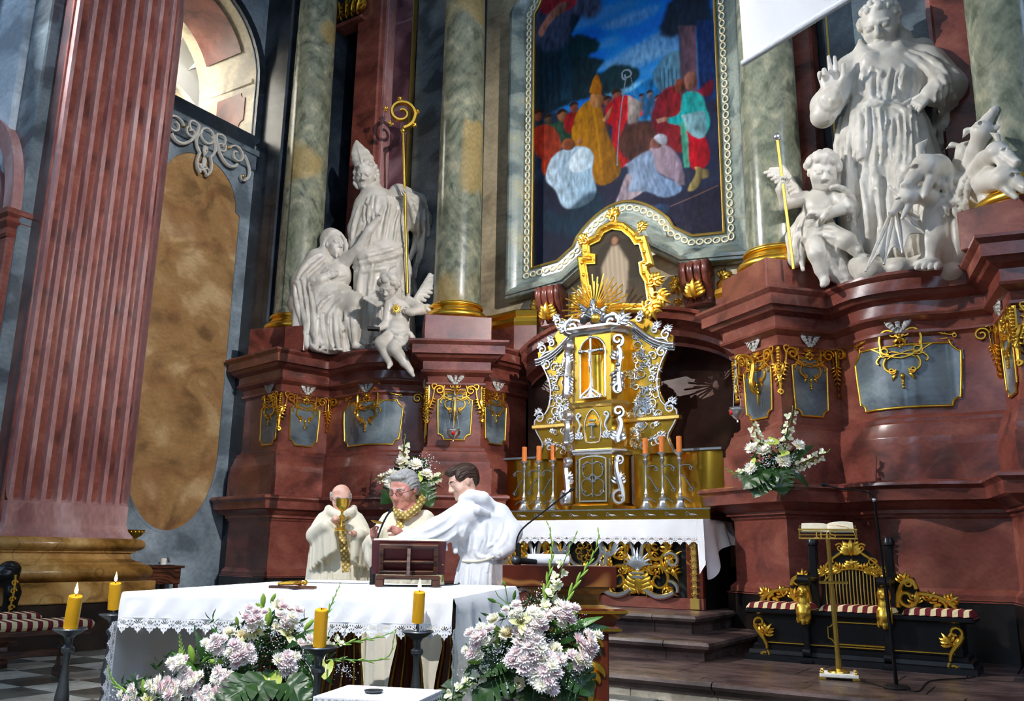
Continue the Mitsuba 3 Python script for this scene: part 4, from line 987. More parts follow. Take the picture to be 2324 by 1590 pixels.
# man in teal and red
fill([(1000, 420), (1030, 360), (1060, 380), (1060, 430), (1030, 450)], '#8d6a60', 1.5); fill([(955, 440), (975, 395), (1000, 410), (995, 460), (965, 465)], '#74483f', 1.5)
fill([(1020, 450), (1100, 430), (1140, 400), (1140, 470), (1060, 480)], '#8d3548', 2)
fill([(920, 590), (985, 540), (1000, 470), (1080, 470), (1110, 540), (1130, 600), (1100, 680), (1000, 700), (990, 640), (930, 620)], '#3f8f94', 1.6, '#57a6a4', 0, .12, 51)
fill([(980, 620), (1020, 600), (1030, 840), (1000, 840)], '#4f8f80', 1.5, '#6a9a8a', 0)
fill([(1010, 660), (1080, 660), (1120, 720), (1115, 830), (1050, 850), (1025, 780)], '#b83048', 1.5, '#8a2038', 0, .12)
fill([(985, 580), (1100, 560), (1110, 590), (1100, 690), (1040, 680), (1010, 640)], '#93aeb4', 1.6, '#7a9aa4', 0)
fill([(1050, 840), (1090, 850), (1080, 920), (1040, 960), (1020, 955), (1045, 900)], '#a09470', 1.4); fill([(1090, 845), (1120, 850), (1130, 885), (1090, 900)], '#7f7458', 1.4)
fill([(860, 600), (920, 585), (925, 605), (870, 620)], '#a08078', 1.3)
line([(920, 1040), (1050, 985), (1170, 930)], .010, '#6a5a58'); fill([(825, 1055), (870, 1025), (930, 1035), (925, 1070), (860, 1080)], '#3c4c68', 1.4)
for i in range(60):
    x, y = rng.uniform(950, 1130), rng.uniform(1040, 1150); line([(x, y), (x + rng.uniform(-8, 8), y + 8)], .006, '#5a4a40', 1, .4)
_l = IMG.mean(2, keepdims=True); IMG[:] = np.clip(_l + 1.35 * (IMG - _l), 0, 1)
IMG[:] = np.clip(IMG ** 1.15 * .8 * (1 + .05 * fnoise(1, 2, 77)[..., None]), 0, 1)
cv = np.stack([GX, np.full_like(GX, YP - .012), GZ], -1).reshape(-1, 3); cf = grid(NX, NZ)
ins = shapely.contains_xy(sg.Polygon(outl).buffer(.03), cv[cf].mean(1)[:, 0], cv[cf].mean(1)[:, 2])
scene['canvas'] = {'type': 'twosided', 'bsdf': {'type': 'principled', 'base_color': {'type': 'mesh_attribute', 'name': 'vertex_color'}, 'roughness': .6, 'specular': .12}}
alt = thing('altar_painting', 'huge altar painting of a bishop and a reclining man in a grey-green marbled frame', 'painting')
obj('canvas', tm(cv, cf[ins]), 'canvas', alt, True, color=IMG.reshape(-1, 3))
def frame_sweep(prof, pth=outl):
    return tm(np.array([[(q[0], YP - h, q[1]) for q in path_off(pth, o, True)] for o, h in prof]).transpose(1, 0, 2).reshape(-1, 3), grid(len(pth), len(prof), True))
fr = obj('frame', frame_sweep([(.035, .045), (.045, .025), (.20, .03), (.205, .06), (.23, .075), (.27, .10), (.32, .17), (.36, .19), (.40, .18), (.405, .15), (.44, .14), (.46, .10), (.47, .0)]), 'beige_marble', alt, 25)
_f1, _f2 = '#5f6f70', '#8c9a94'
bsdf('frame_marble', marble('#5b6a6a', '#8a9690', '#a7a88e', 2.4, '#7a6a48', 1.5, .03, .3, seed=81.), .25, coat=.6)
scene[fr]['bsdf'] = {'type': 'ref', 'id': 'frame_marble'}
obj('gilt_fillet', frame_sweep([(-.005, .0), (-.005, .05), (.012, .06), (.03, .05), (.036, .02)]), 'gold_worn', alt, 25)
# chain of oval links on the frame
mid = path_off(outl, .115, True); mid = np.vstack([mid, mid[:1]]); Lm = np.concatenate([[0], np.cumsum(np.linalg.norm(np.diff(mid, axis=0), axis=1))])
a = np.arange(14) * 2 * math.pi / 14
lk = []
for A_ in a:
    for b_ in np.arange(5) * 2 * math.pi / 5:
        lk.append(((.038 + .014 * math.cos(b_)) * math.cos(A_), -.016 * math.sin(b_), (.050 + .014 * math.cos(b_)) * math.sin(A_)))
link = mikit.ply(tm(lk, grid(14, 5, True, True)), 'cream_gilt', smooth=True); bead_ = mikit.ply(sphere(.012, 1), 'gold_bright', smooth=True)
bsdf('cream_gilt', '#f0e8c8', .35, .2)
npitch = int(Lm[-1] / .122)
for i in range(npitch):
    s_ = i * Lm[-1] / npitch; j = min(np.searchsorted(Lm, s_, side='right') - 1, len(mid) - 2); t_ = (s_ - Lm[j]) / (Lm[j + 1] - Lm[j]); q = mid[j] * (1 - t_) + mid[j + 1] * t_
    dd = unit(mid[j + 1] - mid[j]); m4 = np.eye(4); m4[:3, 0] = (dd[1], 0, -dd[0]); m4[:3, 2] = (dd[0], 0, dd[1]); m4[:3, 3] = (q[0], YP - .035, q[1])
    if q[1] < 10.3:
        obj('chain_link', link, None, fr, to_world=m4); q2 = q + dd * .061
        if q2[1] < 9.9: obj('bead', bead_, None, fr, to_world=TF().translate([q2[0], YP - .04, q2[1]]))

# ------------------------------------------------------------------ the small framed picture above the tabernacle
YS = .12
sxz = lambda px, py: pxz(px, py, YS)
so_ = [sxz(*p) for p in ((1345, 690), (1332, 600), (1352, 599), (1352, 578), (1340, 576), (1339, 558), (1362, 548), (1372, 530), (1390, 521), (1412, 524), (1432, 540), (1442, 556), (1452, 555), (1462, 592), (1451, 597), (1455, 622), (1465, 640), (1472, 690))]
sp = sg.Polygon(so_); sb = sp.bounds
n1, n2 = 90, 130; ux, uz = np.meshgrid(np.linspace(sb[0] - .05, sb[2] + .05, n1), np.linspace(sb[1] - .05, sb[3] + .05, n2), indexing='ij')
nx_, nz_ = (ux - sb[0]) / (sb[2] - sb[0]), (uz - sb[1]) / (sb[3] - sb[1])
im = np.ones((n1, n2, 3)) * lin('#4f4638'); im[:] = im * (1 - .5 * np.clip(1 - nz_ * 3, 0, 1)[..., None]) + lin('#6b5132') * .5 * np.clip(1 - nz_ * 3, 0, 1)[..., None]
ar = (np.abs(nx_ - .5) < .36) & (nz_ > .35) & (((nx_ - .5) / .36) ** 2 + (np.maximum(nz_ - .62, 0) / .25) ** 2 < 1); im[ar] = im[ar] * .7
fig_w = .05 + .17 * np.clip((.80 - nz_) / .25, 0, 1) - .05 * np.clip((.55 - nz_) / .5, 0, 1)
g = gaussian_filter(((np.abs(nx_ - .47) < fig_w) & (nz_ < .80) & (nz_ > .04)).astype(float), 1.5)[..., None]
im = im * (1 - g) + lin('#d9c6ac') * (1 - .25 * np.abs(np.sin(nx_ * 40 + 3 * nz_))[..., None]) * g
g = gaussian_filter((((nx_ - .47) / .085) ** 2 + ((nz_ - .86) / .07) ** 2 < 1).astype(float), 1.2)[..., None]; im = im * (1 - g) + lin('#4a2c1e') * g
g = gaussian_filter((((nx_ - .47) / .05) ** 2 + ((nz_ - .855) / .05) ** 2 < 1).astype(float), 1.)[..., None]; im = im * (1 - g) + lin('#b98a6c') * g
smp = thing('framed_picture', 'small gilt-framed picture of a pale robed figure above the tabernacle', 'picture')
cvs = np.stack([ux, np.full_like(ux, YS), uz], -1).reshape(-1, 3); cfs = grid(n1, n2)
inn = shapely.contains_xy(sp.buffer(.02), cvs[cfs].mean(1)[:, 0], cvs[cfs].mean(1)[:, 2])
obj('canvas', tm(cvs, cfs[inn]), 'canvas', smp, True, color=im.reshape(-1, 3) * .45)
cyl = lambda q: np.asarray(sp.exterior.coords)[:-1] if sp.exterior.is_ccw else np.asarray(sp.exterior.coords)[:-1][::-1]
q_ = cyl(0)
fs = lambda prof: tm(np.array([[(c[0], YS - h, c[1]) for c in path_off(q_, o, True)] for o, h in prof]).transpose(1, 0, 2).reshape(-1, 3), grid(len(q_), len(prof), True))
obj('frame', fs([(-.005, 0), (-.005, .03), (.015, .035), (.03, .02), (.06, .06), (.09, .07), (.115, .05), (.12, -.03)]), 'gold_bright', smp, 30)
P0 = plane_place((0, YS - .05, 0), (1, 0, 0), (0, 0, 1), (0, -1, 0))
def fl(px, py): return np.array(pxz(px, py, YS - .05))
it = []
for (x, y, sz, ro) in ((1392, 497, .20, 0), (1330, 548, .17, .9), (1452, 520, .15, -.8), (1480, 640, .2, -1.2), (1490, 672, .24, -2.0), (1474, 690, .26, -2.6), (1338, 655, .14, 2.6), (1352, 690, .2, 2.8)):
    c = fl(x, y); it += shift(leaf_items(1., .8, 3, .15, .35), c[0], c[1], sz, ro); it += shift([(spiral(0, 0, .42, .1, -60, 400), .16, .3)], c[0], c[1], sz * .8, ro)
for k in range(24):
    t_ = k / 24; L_ = sp.exterior.length * t_; c = sp.buffer(.055).exterior.interpolate(t_, normalized=True)
    it += shift([(bez((0, -.03), (.02, 0), (0, .03)), tearw(14, .05), .04)], c.x, c.y, 1., rng.uniform(0, 3))
obj('carving', strokes(it, P0), 'gold_bright', smp, 40, kind='stuff')
# rays and cherub cloud on top of the tabernacle
cr = thing('sunburst', 'gilt sunburst with a dark silver cherub holding a globe on top of the tabernacle', 'sunburst')
rc = at_y(1348, 702, -.15); ra = []
for k in range(46):
    a_ = math.radians(-18 + k * 4.9); l_ = (.36, .47, .40, .52)[k % 4] * (1 if math.sin(a_) > -.1 else .8); d_ = V(math.cos(a_), 0, math.sin(a_)); n_ = V(-math.sin(a_), 0, math.cos(a_))
    b0, b1 = rc + d_ * .06 + V(0, .03 * (k % 2), 0), rc + d_ * l_ + V(0, .03 * (k % 2), 0)
    ra.append(tm([b0 - n_ * .005, b0 + n_ * .005, b1 + n_ * .012, b1 - n_ * .012, b0 + V(0, -.01, 0), b1 + V(0, -.008, 0)], [[0, 4, 5, 3], [4, 1, 2, 5], [0, 3, 2, 1]]))
for m_ in ra: obj('ray', m_, 'gold_bright', cr, False)
b = Body(anchor=rc + V(0, -.12, 0))
b.head((1346, 690, 0), 11, -20, 10, 0, (20, .22, .2), seed=2)
b.cap((1345, 702, 0), (1350, 722, .02), 8, 10); b.chain([(1338, 702, .03), (1328, 715, .08), (1345, 722, .1)], [5, 4.5, 4], 3); b.chain([(1356, 702, .03), (1368, 712, .06), (1360, 724, .1)], [5, 4.5, 4], 3)
for k in range(26): b.ell((1322 + rng.uniform(0, 66), 722 + rng.uniform(-8, 10), rng.uniform(-.02, .06)), [rng.uniform(5, 9)] * 3, 3)
for sx in (-1, 1):
    for k in range(5): b.cap((1348 + sx * 12, 704 + k * 2, -.03), (1348 + sx * (34 - 3 * k), 690 + k * 7, -.05), 4, 2.5, 2)
obj('cherub', b.mesh(.008), 'silver_dark', cr, True)
obj('globe', sphere(.065, 3, at_y(1352, 722, -.32)), 'gold_bright', cr, True)
# ------------------------------------------------------------------ the old altar: mensa, gradine, tabernacle
YM = -.45
mx0, mx1 = -1.46, 1.46
mp = lambda px, py, y=YM: at_y(px, py, y)
xr = mp(1598, 1385)[0]; ztop = 1.545
alt2 = thing('high_altar', 'old high altar table with a gilded openwork front behind the altar boy', 'altar')
obj('table_body', box(-xr, xr, YM + .06, .55, .53, ztop, .01), 'black', alt2, False)
def mb(x0, x1, z0, z1, y=YM, d=.07, m='orange_marble', nm='frame_board'): obj(nm, box(x0, x1, y, y + d, z0, z1, .006), m, alt2, False)
mb(-xr, xr, .53, .66, m='red_marble'); mb(xr - .20, xr, .66, ztop - .02); mb(-xr, -xr + .20, .66, ztop - .02); mb(-xr + .2, xr - .2, ztop - .12, ztop - .02, m='orange_marble')
for s in (-1, 1):
    z = np.linspace(0, 1, 8); x = s * (xr - .10)
    st = [(bez((0, 0), (0, .75)), np.linspace(.05, .085, 14), .03)]
    for i in range(9): st += mirror_u([(spiral(.018, .05 + i * .075, .02, .006, 0, 360, 10), .014, .04)])
    st += shift(leaf_items(.16, .13, 3, 0, .06), 0, .74) + shift(leaf_items(.14, .11, 3, 0, .06), 0, .86, 1., math.pi)
    obj('gilt_pilaster', strokes(st, plane_place((x, YM, .65), (1, 0, 0), (0, 0, 1), (0, -1, 0))), 'gold_worn', alt2, 40, label='gilt carved pilaster strip')
    obj('pilaster_foot', box(x - .06, x + .06, YM - .025, YM, .535, .66, .006), 'gold_worn', alt2, False)
# openwork scrolls
fl_ = plane_place((0, YM - .005, 0), (1, 0, 0), (0, 0, 1), (0, -1, 0))
def acan(cx, cz, r, a0, turn, n=5):
    """an acanthus scroll: a spiral stem with leaves along it"""
    o = [(spiral(cx, cz, r, r * .12, a0, a0 + turn, 30), np.linspace(.05, .025, 30), .05)]
    for i in range(n):
        a = a0 + turn * i / n; rr = r * (1 - .8 * i / n); A = math.radians(a); q = 1 if turn > 0 else -1
        o += shift(leaf_items(.20 * (1 - .45 * i / n), .13 * (1 - .4 * i / n), 3, .1 * q, .06), cx + rr * math.cos(A), cz + rr * math.sin(A), 1., A - math.pi / 2 + .5 * q)
    return o
gs = []
for cx in (-.72, .72):
    for sx in (-1, 1):
        gs += acan(cx + sx * .26, .86, .17, 90 + sx * 60, -sx * 470) + acan(cx + sx * .25, 1.24, .16, -90 - sx * 50, sx * 470) + acan(cx + sx * .14, 1.42, .09, 270, sx * 360, 3)
    gs += shift(leaf_items(.3, .28, 4, 0, .06), cx, .68) + shift(leaf_items(.16, .2, 3, 0, .05), cx, .70, 1, math.pi * .0)
for sx in (-1, 1): gs += acan(sx * .18, .82, .14, 90 + sx * 60, -sx * 400) + acan(sx * 1.12, 1.06, .12, 90, sx * 420, 4)
for i in range(8):
    a = i * math.pi / 4; gs += shift([(spiral(.09, 0, .05, .015, 180, 560, 16), .022, .04)], .0 + .0 * a, 1.17, 1., a)
gs = [(p, w, h * .7) for p, w, h in gs if np.max(np.asarray(p)[:, 1]) < 1.50]
obj('gilt_scrollwork', strokes(gs, fl_), 'gold', alt2, 40, kind='stuff')
ss = []
for cx in (-.72, .72):
    for i in range(9):
        a = (i - 4) * .36; ss += [(bez((0, 0), (.10 * math.sin(a * .6), .12), (.22 * math.sin(a), .24 * math.cos(a) + .04)) + V(cx, .95), tearw(14, .055), .07)]
    ss += mirror_u([]) + [(spiral(cx + sx * .13, 1.30, .05, .012, 90 - sx * 90, 90 + sx * 330), .028, .06) for sx in (-1, 1)]
    for sx in (-1, 1):
        ss += [(bez((cx + sx * .04, 1.06), (cx + sx * .05, 1.3), (cx + sx * .16, 1.42)), .05, .06), (bez((cx + sx * .10, .74), (cx + sx * .25, .60), (cx + sx * .46, .72)), .065, .07), (spiral(cx + sx * .44, 1.08, .10, .03, 90 + sx * 60, 90 - sx * 300), .045, .06), (bez((cx + sx * .4, .85), (cx + sx * .52, .82), (cx + sx * .5, .72)), .045, .06)]
    ss += [(np.array([(cx - .09, .93), (cx + .09, .93)]), .03, .07), (np.array([(cx - .07, .88), (cx + .07, .88)]), .05, .05)]
for sx in (-1, 1):
    for k in range(6): ss += [(bez((sx * (.30 + .012 * k), 1.10 + .02 * k), (sx * (.42 + .02 * k), 1.14 + .04 * k), (sx * (.50 - .02 * k), 1.24 + .045 * k)), tearw(14, .05), .06)]
    ss += [(bez((sx * .28, .98), (sx * .33, 1.1), (sx * .27, 1.24)), .05, .07)]
ss += [(spiral(0, 1.17, .235, .235, 0, 360, 40) * V(1, .8) + V(0, 1.17 * .2), .05, .06), (spiral(0, 1.17, .30, .27, 160, 20, 20) * V(1, .8) + V(0, 1.17 * .2), .045, .05)]
ss = [(p, w, h * .75) for p, w, h in ss]
obj('silver_scrollwork', strokes(ss, plane_place((0, YM - .01, 0), (1, 0, 0), (0, 0, 1), (0, -1, 0))), 'silver', alt2, 40, kind='stuff')
# cloth with cut-work edge
def lace_unit(w, h):
    """one scallop of cut-work edging, hanging from v = 0 to -h, width w centred on u = 0"""
    p = sg.Polygon([(-w / 2, 0), (w / 2, 0), (w / 2, -h * .52), (w * .38, -h * .66), (w * .26, -h * .62), (w * .20, -h * .80), (w * .09, -h * .82), (0, -h), (-w * .09, -h * .82), (-w * .20, -h * .80), (-w * .26, -h * .62), (-w * .38, -h * .66), (-w / 2, -h * .52)])
    el = lambda x, y, a, b, r: sa.translate(sa.rotate(sa.scale(sg.Point(0, 0).buffer(1, 5), a, b), r), x, y)
    for a in (-50, -25, 0, 25, 50):
        q = math.radians(a); p = p.difference(el(.21 * w * math.sin(q) * 1.1, -h * .48 + .26 * h * math.cos(q), w * .030, h * .13, -a))
    for sx in (-1, 1):
        p = p.difference(el(sx * w * .40, -h * .20, w * .035, h * .05, 0)).difference(el(sx * w * .36, -h * .44, w * .03, h * .08, sx * 35)).difference(el(sx * w * .47, -h * .40, w * .02, h * .06, 0))
        p = p.difference(el(sx * w * .10, -h * .64, w * .03, h * .05, sx * 30))
    return p
def lace_strip(length, w0, h):
    n = max(1, round(length / w0)); w = length / n; u = flat(lace_unit(w, h)); v = np.asarray(u.vertices)
    # refine so that it can follow folds
    return cat([tr(u, V(w * (i + .5), 0, 0)) for i in range(n)])
def hang(strip, fn):
    """map a flat strip (u along the edge, v down) onto a hanging cloth"""
    v = np.asarray(strip.vertices); return tm(fn(v[:, 0], v[:, 1]), strip.faces)
cl2 = thing('altar_cloth', 'white cloth with cut-work edge on the old high altar', 'cloth')
obj('top', box(-xr - .04, xr + .05, YM - .085, .5, ztop, ztop + .012, .003), 'white_cloth', cl2, False)
drop = .20
wv = lambda u: .010 * np.sin(u * 9) + .006 * np.sin(u * 23 + 1)
gu, gv = np.meshgrid(np.linspace(-xr - .04, xr + .05, 120), np.linspace(0, -drop, 6), indexing='ij')
F2 = lambda u, v: np.c_[u, YM - .085 - wv(u) * (-v / .2), ztop + .01 + v]
obj('front_drop', tm(F2(gu.ravel(), gv.ravel()), grid(120, 6)), 'white_cloth', cl2, True)
obj('lace', hang(lace_strip(2 * xr + .09, .115, .10), lambda u, v: F2(u - xr - .04, v - drop + .002)), 'white_cloth', cl2, False, label='cut-work lace edge')
# right end: a folded drape hanging lower
gy, gv = np.meshgrid(np.linspace(YM - .085, .45, 30), np.linspace(0, 1, 10), indexing='ij')
dl = .28 + .40 * np.exp(-((gy - YM + .02) / .30) ** 2)
obj('end_drop', tm(np.stack([xr + .055 + .04 * gv * (1 + np.sin(gy * 16)) + .02 * gv, gy, ztop + .01 - gv * dl], -1).reshape(-1, 3), grid(30, 10)), 'white_cloth', cl2, True)
fx = np.linspace(0, 1, 12); gx2, gv = np.meshgrid(np.linspace(xr - .03, xr + .06, 8), np.linspace(0, 1, 10), indexing='ij')
obj('corner_fold', tm(np.stack([gx2 + .02 * gv, YM - .092 - .02 * np.sin((gx2 - xr) * 30) * gv, ztop + .01 - gv * (.62 - 1.2 * (gx2 - xr + .03))], -1).reshape(-1, 3), grid(8, 10)), 'white_cloth', cl2, True)
# gradine: gilt step under the candlesticks
zg = 1.70
gr_ = thing('gradine', 'gilded step with dark scroll inlay on the white cloth, carrying the candlesticks', 'step')
obj('board', box(-xr - .02, xr + .06, -.30, .5, ztop + .012, zg, .008), 'gold_plate', gr_, False)
obj('edge', cat(box(-xr - .03, xr + .07, -.31, .5, zg - .018, zg, .004), box(-xr - .03, xr + .07, -.31, .5, ztop + .012, ztop + .024, .004)), 'silver_dark', gr_, False)
gi = []
for i in range(11):
    x = -1.3 + i * .265; gi += mirror_u([])  + [(spiral(x - .05, 1.63, .026, .008, 0, 380), .012, .008), (bez((x - .03, 1.64), (x, 1.60), (x + .04, 1.64), (x + .08, 1.61)), tearw(14, .022), .008)]
obj('inlay', strokes(gi, plane_place((0, -.30, 0), (1, 0, 0), (0, 0, 1), (0, -1, 0))), 'silver_dark', gr_, 40, kind='stuff')
# gilt back panels
YB2 = .16
for s in (-1, 1):
    k = thing('back_panel', f'gilt metal back panel behind the {"left" if s < 0 else "right"} three candlesticks', 'panel')
    xx = np.linspace(.42, 1.60, 16); v = np.array([[(s * x, YB2 + .02 + .05 * math.cos(x * 7), z) for z in (zg, 2.44)] for x in xx])
    obj('sheet', tm(v.reshape(-1, 3), grid(16, 2)), 'gold_plate', k, True)
    obj('top_rail', box(min(s * .42, s * 1.62), max(s * .42, s * 1.62), YB2 - .06, YB2 + .1, 2.43, 2.47, .008), 'silver_dark', k, False)

tab = thing('tabernacle', 'tall gilt and silver tabernacle with a crucifix in its niche', 'tabernacle')
T0 = -.22; fw_ = .27
def tb(nm, *a, m='gold_plate', bev=.006, **k): return obj(nm, box(*a, bev), m, tab, False, **k)
# central pier: front face with canted sides
def pier_sec(w, y0, c): return [(-w - c, y0 + c * 1.2 + .22), (-w - c, y0 + c * 1.2), (-w, y0), (w, y0), (w + c, y0 + c * 1.2), (w + c, y0 + c * 1.2 + .22)]
def pier_part(nm, prof, w=fw_, c=.11, m='gold_plate', caps=True):
    P = pier_sec(w, T0, c)
    return obj(nm, sweep(P, prof), m, tab, 25)
zA, zB, zCc, zD = 2.44, 2.52, 3.07, 3.16
pier_part('lower_body', [(.0, zg), (.05, zg), (.05, zg + .05), (.02, zg + .07), (0, zg + .09), (0, zA - .04)])
pier_part('lower_ledge', [(0, zA - .04), (.03, zA - .02), (.05, zA + .01), (.05, zA + .03), (.0, zA + .05)], m='silver')
pier_part('middle_body', [(0, zA + .05), (0, zCc - .03)])
pier_part('middle_ledge', [(0, zCc - .04), (.03, zCc - .02), (.05, zCc), (.06, zCc + .03), (.02, zCc + .05), (0, zCc + .06)], m='gold_worn')
# upper body with the niche cut out of the front
zt_, nw, nz0, nz1 = 4.02, .185, 3.17, 3.80
fr2 = sg.box(-fw_, zCc + .05, fw_, zt_).difference(so.unary_union([sg.box(-nw, nz0, nw, nz1), sg.Point(0, nz1).buffer(nw, 16)]))
obj('upper_front', XZ(extrude(fr2, .03), T0 + .03), 'gold_plate', tab, False)
P = pier_sec(fw_, T0, .11)
for q in (P[:3], P[3:]): obj('upper_side', sweep(q, [(0, zCc + .05), (0, zt_)]), 'gold_plate', tab, False)
a = np.linspace(0, math.pi, 17)
v = np.array([[(nw * math.cos(t), T0 + .02 + .22 * math.sin(t), z) for z in (nz0, nz1)] for t in a]); obj('niche', tm(v.reshape(-1, 3), grid(17, 2)), 'gold', tab, True)
sh = []
for t in np.linspace(0, math.pi, 33):
    for r in np.linspace(0, 1, 8):
        rib = 1 + .06 * math.cos(t * 14); sh.append((nw * math.cos(t) * math.sin(r * math.pi / 2) * 1.0, T0 + .02 + .22 * math.cos(r * math.pi / 2) * rib * (1 if r < 1 else 0), nz1 + nw * math.sin(t) * math.sin(r * math.pi / 2)))
obj('niche_shell', tm(sh, grid(33, 8)), 'gold_bright', tab, True)
nb = np.array([(-nw, nz0), (-nw, nz1)] + [(nw * math.cos(t), nz1 + nw * math.sin(t)) for t in np.linspace(math.pi, 0, 18)] + [(nw, nz1), (nw, nz0)])
obj('niche_border', tube(np.c_[nb[:, 0], np.full(len(nb), T0 - .005), nb[:, 1]], .016, 8), 'silver', tab, True)
obj('niche_floor', box(-nw, nw, T0 - .01, T0 + .22, nz0 - .02, nz0, .003), 'gold_worn', tab, False)
pier_part('cornice', [(0, zt_), (.04, zt_ + .015), (.05, zt_ + .05), (.09, zt_ + .07), (.12, zt_ + .08), (.12, zt_ + .11), (.0, zt_ + .12)], m='silver')
obj('roof', sweep(pier_sec(fw_, T0, .11), [(.0, zt_ + .12), (-.1, zt_ + .16), (-.2, zt_ + .2)]), 'gold_plate', tab, 25)
# wings: flat curved plates to both sides
YW = .10
wing = [(.30, zg + .72)] + [pxz(x, y, YW) for x, y in ((1535, 1027), (1529, 1010), (1522, 990), (1538, 958), (1540, 928), (1514, 918), (1500, 888), (1499, 852), (1512, 812), (1524, 782), (1478, 768), (1434, 735))] + [(.30, 4.15)]
wing[1] = (wing[1][0], zg + .72)
wing2 = [(.30, 3.9)] + [pxz(x, y, YW) for x, y in ((1430, 738), (1477, 764), (1529, 780), (1530, 762), (1500, 752), (1476, 722), (1484, 702), (1466, 694), (1452, 704), (1452, 716), (1436, 725))] + [(.30, 4.25)]
for s in (-1, 1):
    W_ = [(s * x, z) for x, z in wing]
    obj('wing', XZ(extrude(sg.Polygon(W_).buffer(0), .05), YW + .02), 'gold_plate', tab, False)
    obj('wing_crest', XZ(extrude(sg.Polygon([(s * x, z) for x, z in wing2]).buffer(0), .04), YW + .02), 'gold_plate', tab, False)
    cz = np.array([(s * x, z) for x, z in (wing[12], wing[11], wing[10])]); cz = spline(np.vstack([[(s * .36, wing[12][1] + .03)], cz, [(s * (wing[10][0] + .06), wing[10][1] - .005)]]), 16)
    for dz, r in ((.0, .03), (-.045, .022), (-.08, .014)): obj('wing_moulding', tube(np.c_[cz[:, 0], np.full(16, YW - .05), cz[:, 1] + dz], r, 8), 'silver_dark' if dz else 'silver', tab, True)
    lz = pxz(1530, 944, YW)[1]; obj('wing_ledge', box(min(s * .3, s * (wing[5][0] + .03)), max(s * .3, s * (wing[5][0] + .03)), YW - .08, YW + .05, lz - .05, lz + .01, .012), 'gold_worn', tab, False)
    rg = np.random.default_rng(17); it = []
    wp = sg.Polygon([(x, z) for x, z in wing]).buffer(-.05)
    k = 0
    while k < 44:
        x, z = rg.uniform(.42, 1.2), rg.uniform(2.5, 4.05)
        if not wp.contains(sg.Point(x, z)): continue
        k += 1; a0 = rg.uniform(0, 360); tn = rg.choice([-1, 1]) * rg.uniform(260, 420); r0 = rg.uniform(.04, .085)
        it.append((spiral(x, z, r0, r0 * .25, a0, a0 + tn, 14), np.linspace(.03, .012, 14), .03))
        for q in range(2): it += shift(leaf_items(.09, .06, 2, .03, .03), x + r0 * math.cos(math.radians(a0)), z + r0 * math.sin(math.radians(a0)), 1., rg.uniform(0, 6.28))
    bd = spline(np.array([(x, z) for x, z in wing[1:12]]), 90); cb = bd[::3]
    for j in range(len(cb) - 1): it.append((cb[j:j + 2] - [.02, 0], .03, .03))
    for x, z, r in ((1500, 1000, .07), (1525, 925, .09), (1505, 800, .08), (1515, 760, .08), (1474, 703, .07), (1455, 725, .06), (1490, 750, .06)):
        c = pxz(x, y := z, YW); it.append((spiral(c[0], c[1], r, r * .2, 20, 500, 20), .034, .04)); it += shift(leaf_items(.12, .09, 3, .03, .04), c[0], c[1] + r * .6, 1., -.6)
    obj('silver_rocaille', strokes([(p * [s, 1], *r) for p, *r in it], plane_place((0, YW - .03, 0), (1, 0, 0), (0, 0, 1), (0, -1, 0))), 'silver', tab, 40, kind='stuff')
    # volute columns on the canted sides
    nn = unit(V(s * .55, -.83, 0)); o = V(s * (fw_ + .07), T0 + .03, 0) + nn * .02
    vp = plane_place(o, V(-nn[1] * s * 1., nn[0] * s, 0) * s, (0, 0, 1), nn)
    vi = [(spiral(0, 3.90, .09, .02, -90, 360, 24), .05, .10), (bez((0, 3.81), (.13, 3.7), (-.10, 3.5), (.06, 3.3), (0, 3.2)), np.linspace(.06, .09, 14), .12), (spiral(0, 3.24, .07, .02, 90, 460, 20), .045, .10), (bez((-.02, 3.95), (.1, 4.0), (.05, 3.85)), .04, .08)]
    vi += shift(leaf_items(.2, .14, 3, .03, .06), 0, 3.62) + shift(leaf_items(.2, .14, 3, -.03, .06), 0, 3.50, 1., math.pi) + shift(leaf_items(.16, .14, 3, -.03, .06), 0, 3.36, 1., math.pi)
    vi += [(spiral(.0, 2.95, .08, .02, -90, 360, 20), .05, .09), (bez((0, 2.87), (.1, 2.75), (-.06, 2.62), (0, 2.55)), .08, .1)] + shift(leaf_items(.2, .16, 3, 0, .06), 0, 2.56)
    vi += [(bez((0, 2.38), (-.10, 2.2), (.08, 2.0), (.04, 1.80)), np.linspace(.06, .09, 14), .10), (spiral(0, 1.84, .10, .02, 90, 480, 22), .05, .12), (spiral(0, 2.33, .06, .02, -90, 330, 20), .04, .09)] + shift(leaf_items(.2, .14, 3, .04, .06), 0, 2.0)
    obj('volute', strokes(vi, vp), 'silver', tab, 40, kind='stuff')
    b = Body(anchor=o + V(0, 0, 3.55)); b.mpp = 1.0
    # little cherub between the volutes
    for c_, r_ in (((0, .08, 3.56), .035), ((0, .06, 3.48), .045), ((0, .05, 3.42), .04)): obj('cherub', sphere(r_, 2, o + nn * c_[1] + V(0, 0, c_[2])), 'silver_dark', tab, True)
    # crest scrolls
    ci = [(spiral(s * .30, 4.16, .12, .03, 90, 90 - s * 420, 24), .05, .07), (bez((s * .15, 4.2), (s * .3, 4.34), (s * .45, 4.18)), .045, .06)] + shift(leaf_items(.22, .16, 3, s * .05, .06), s * .38, 4.14, 1., -s * .8)
    obj('crest_scroll', strokes(ci, plane_place((0, T0 + .02, 0), (1, 0, 0), (0, 0, 1), (0, -1, 0))), 'silver', tab, 40, kind='stuff')
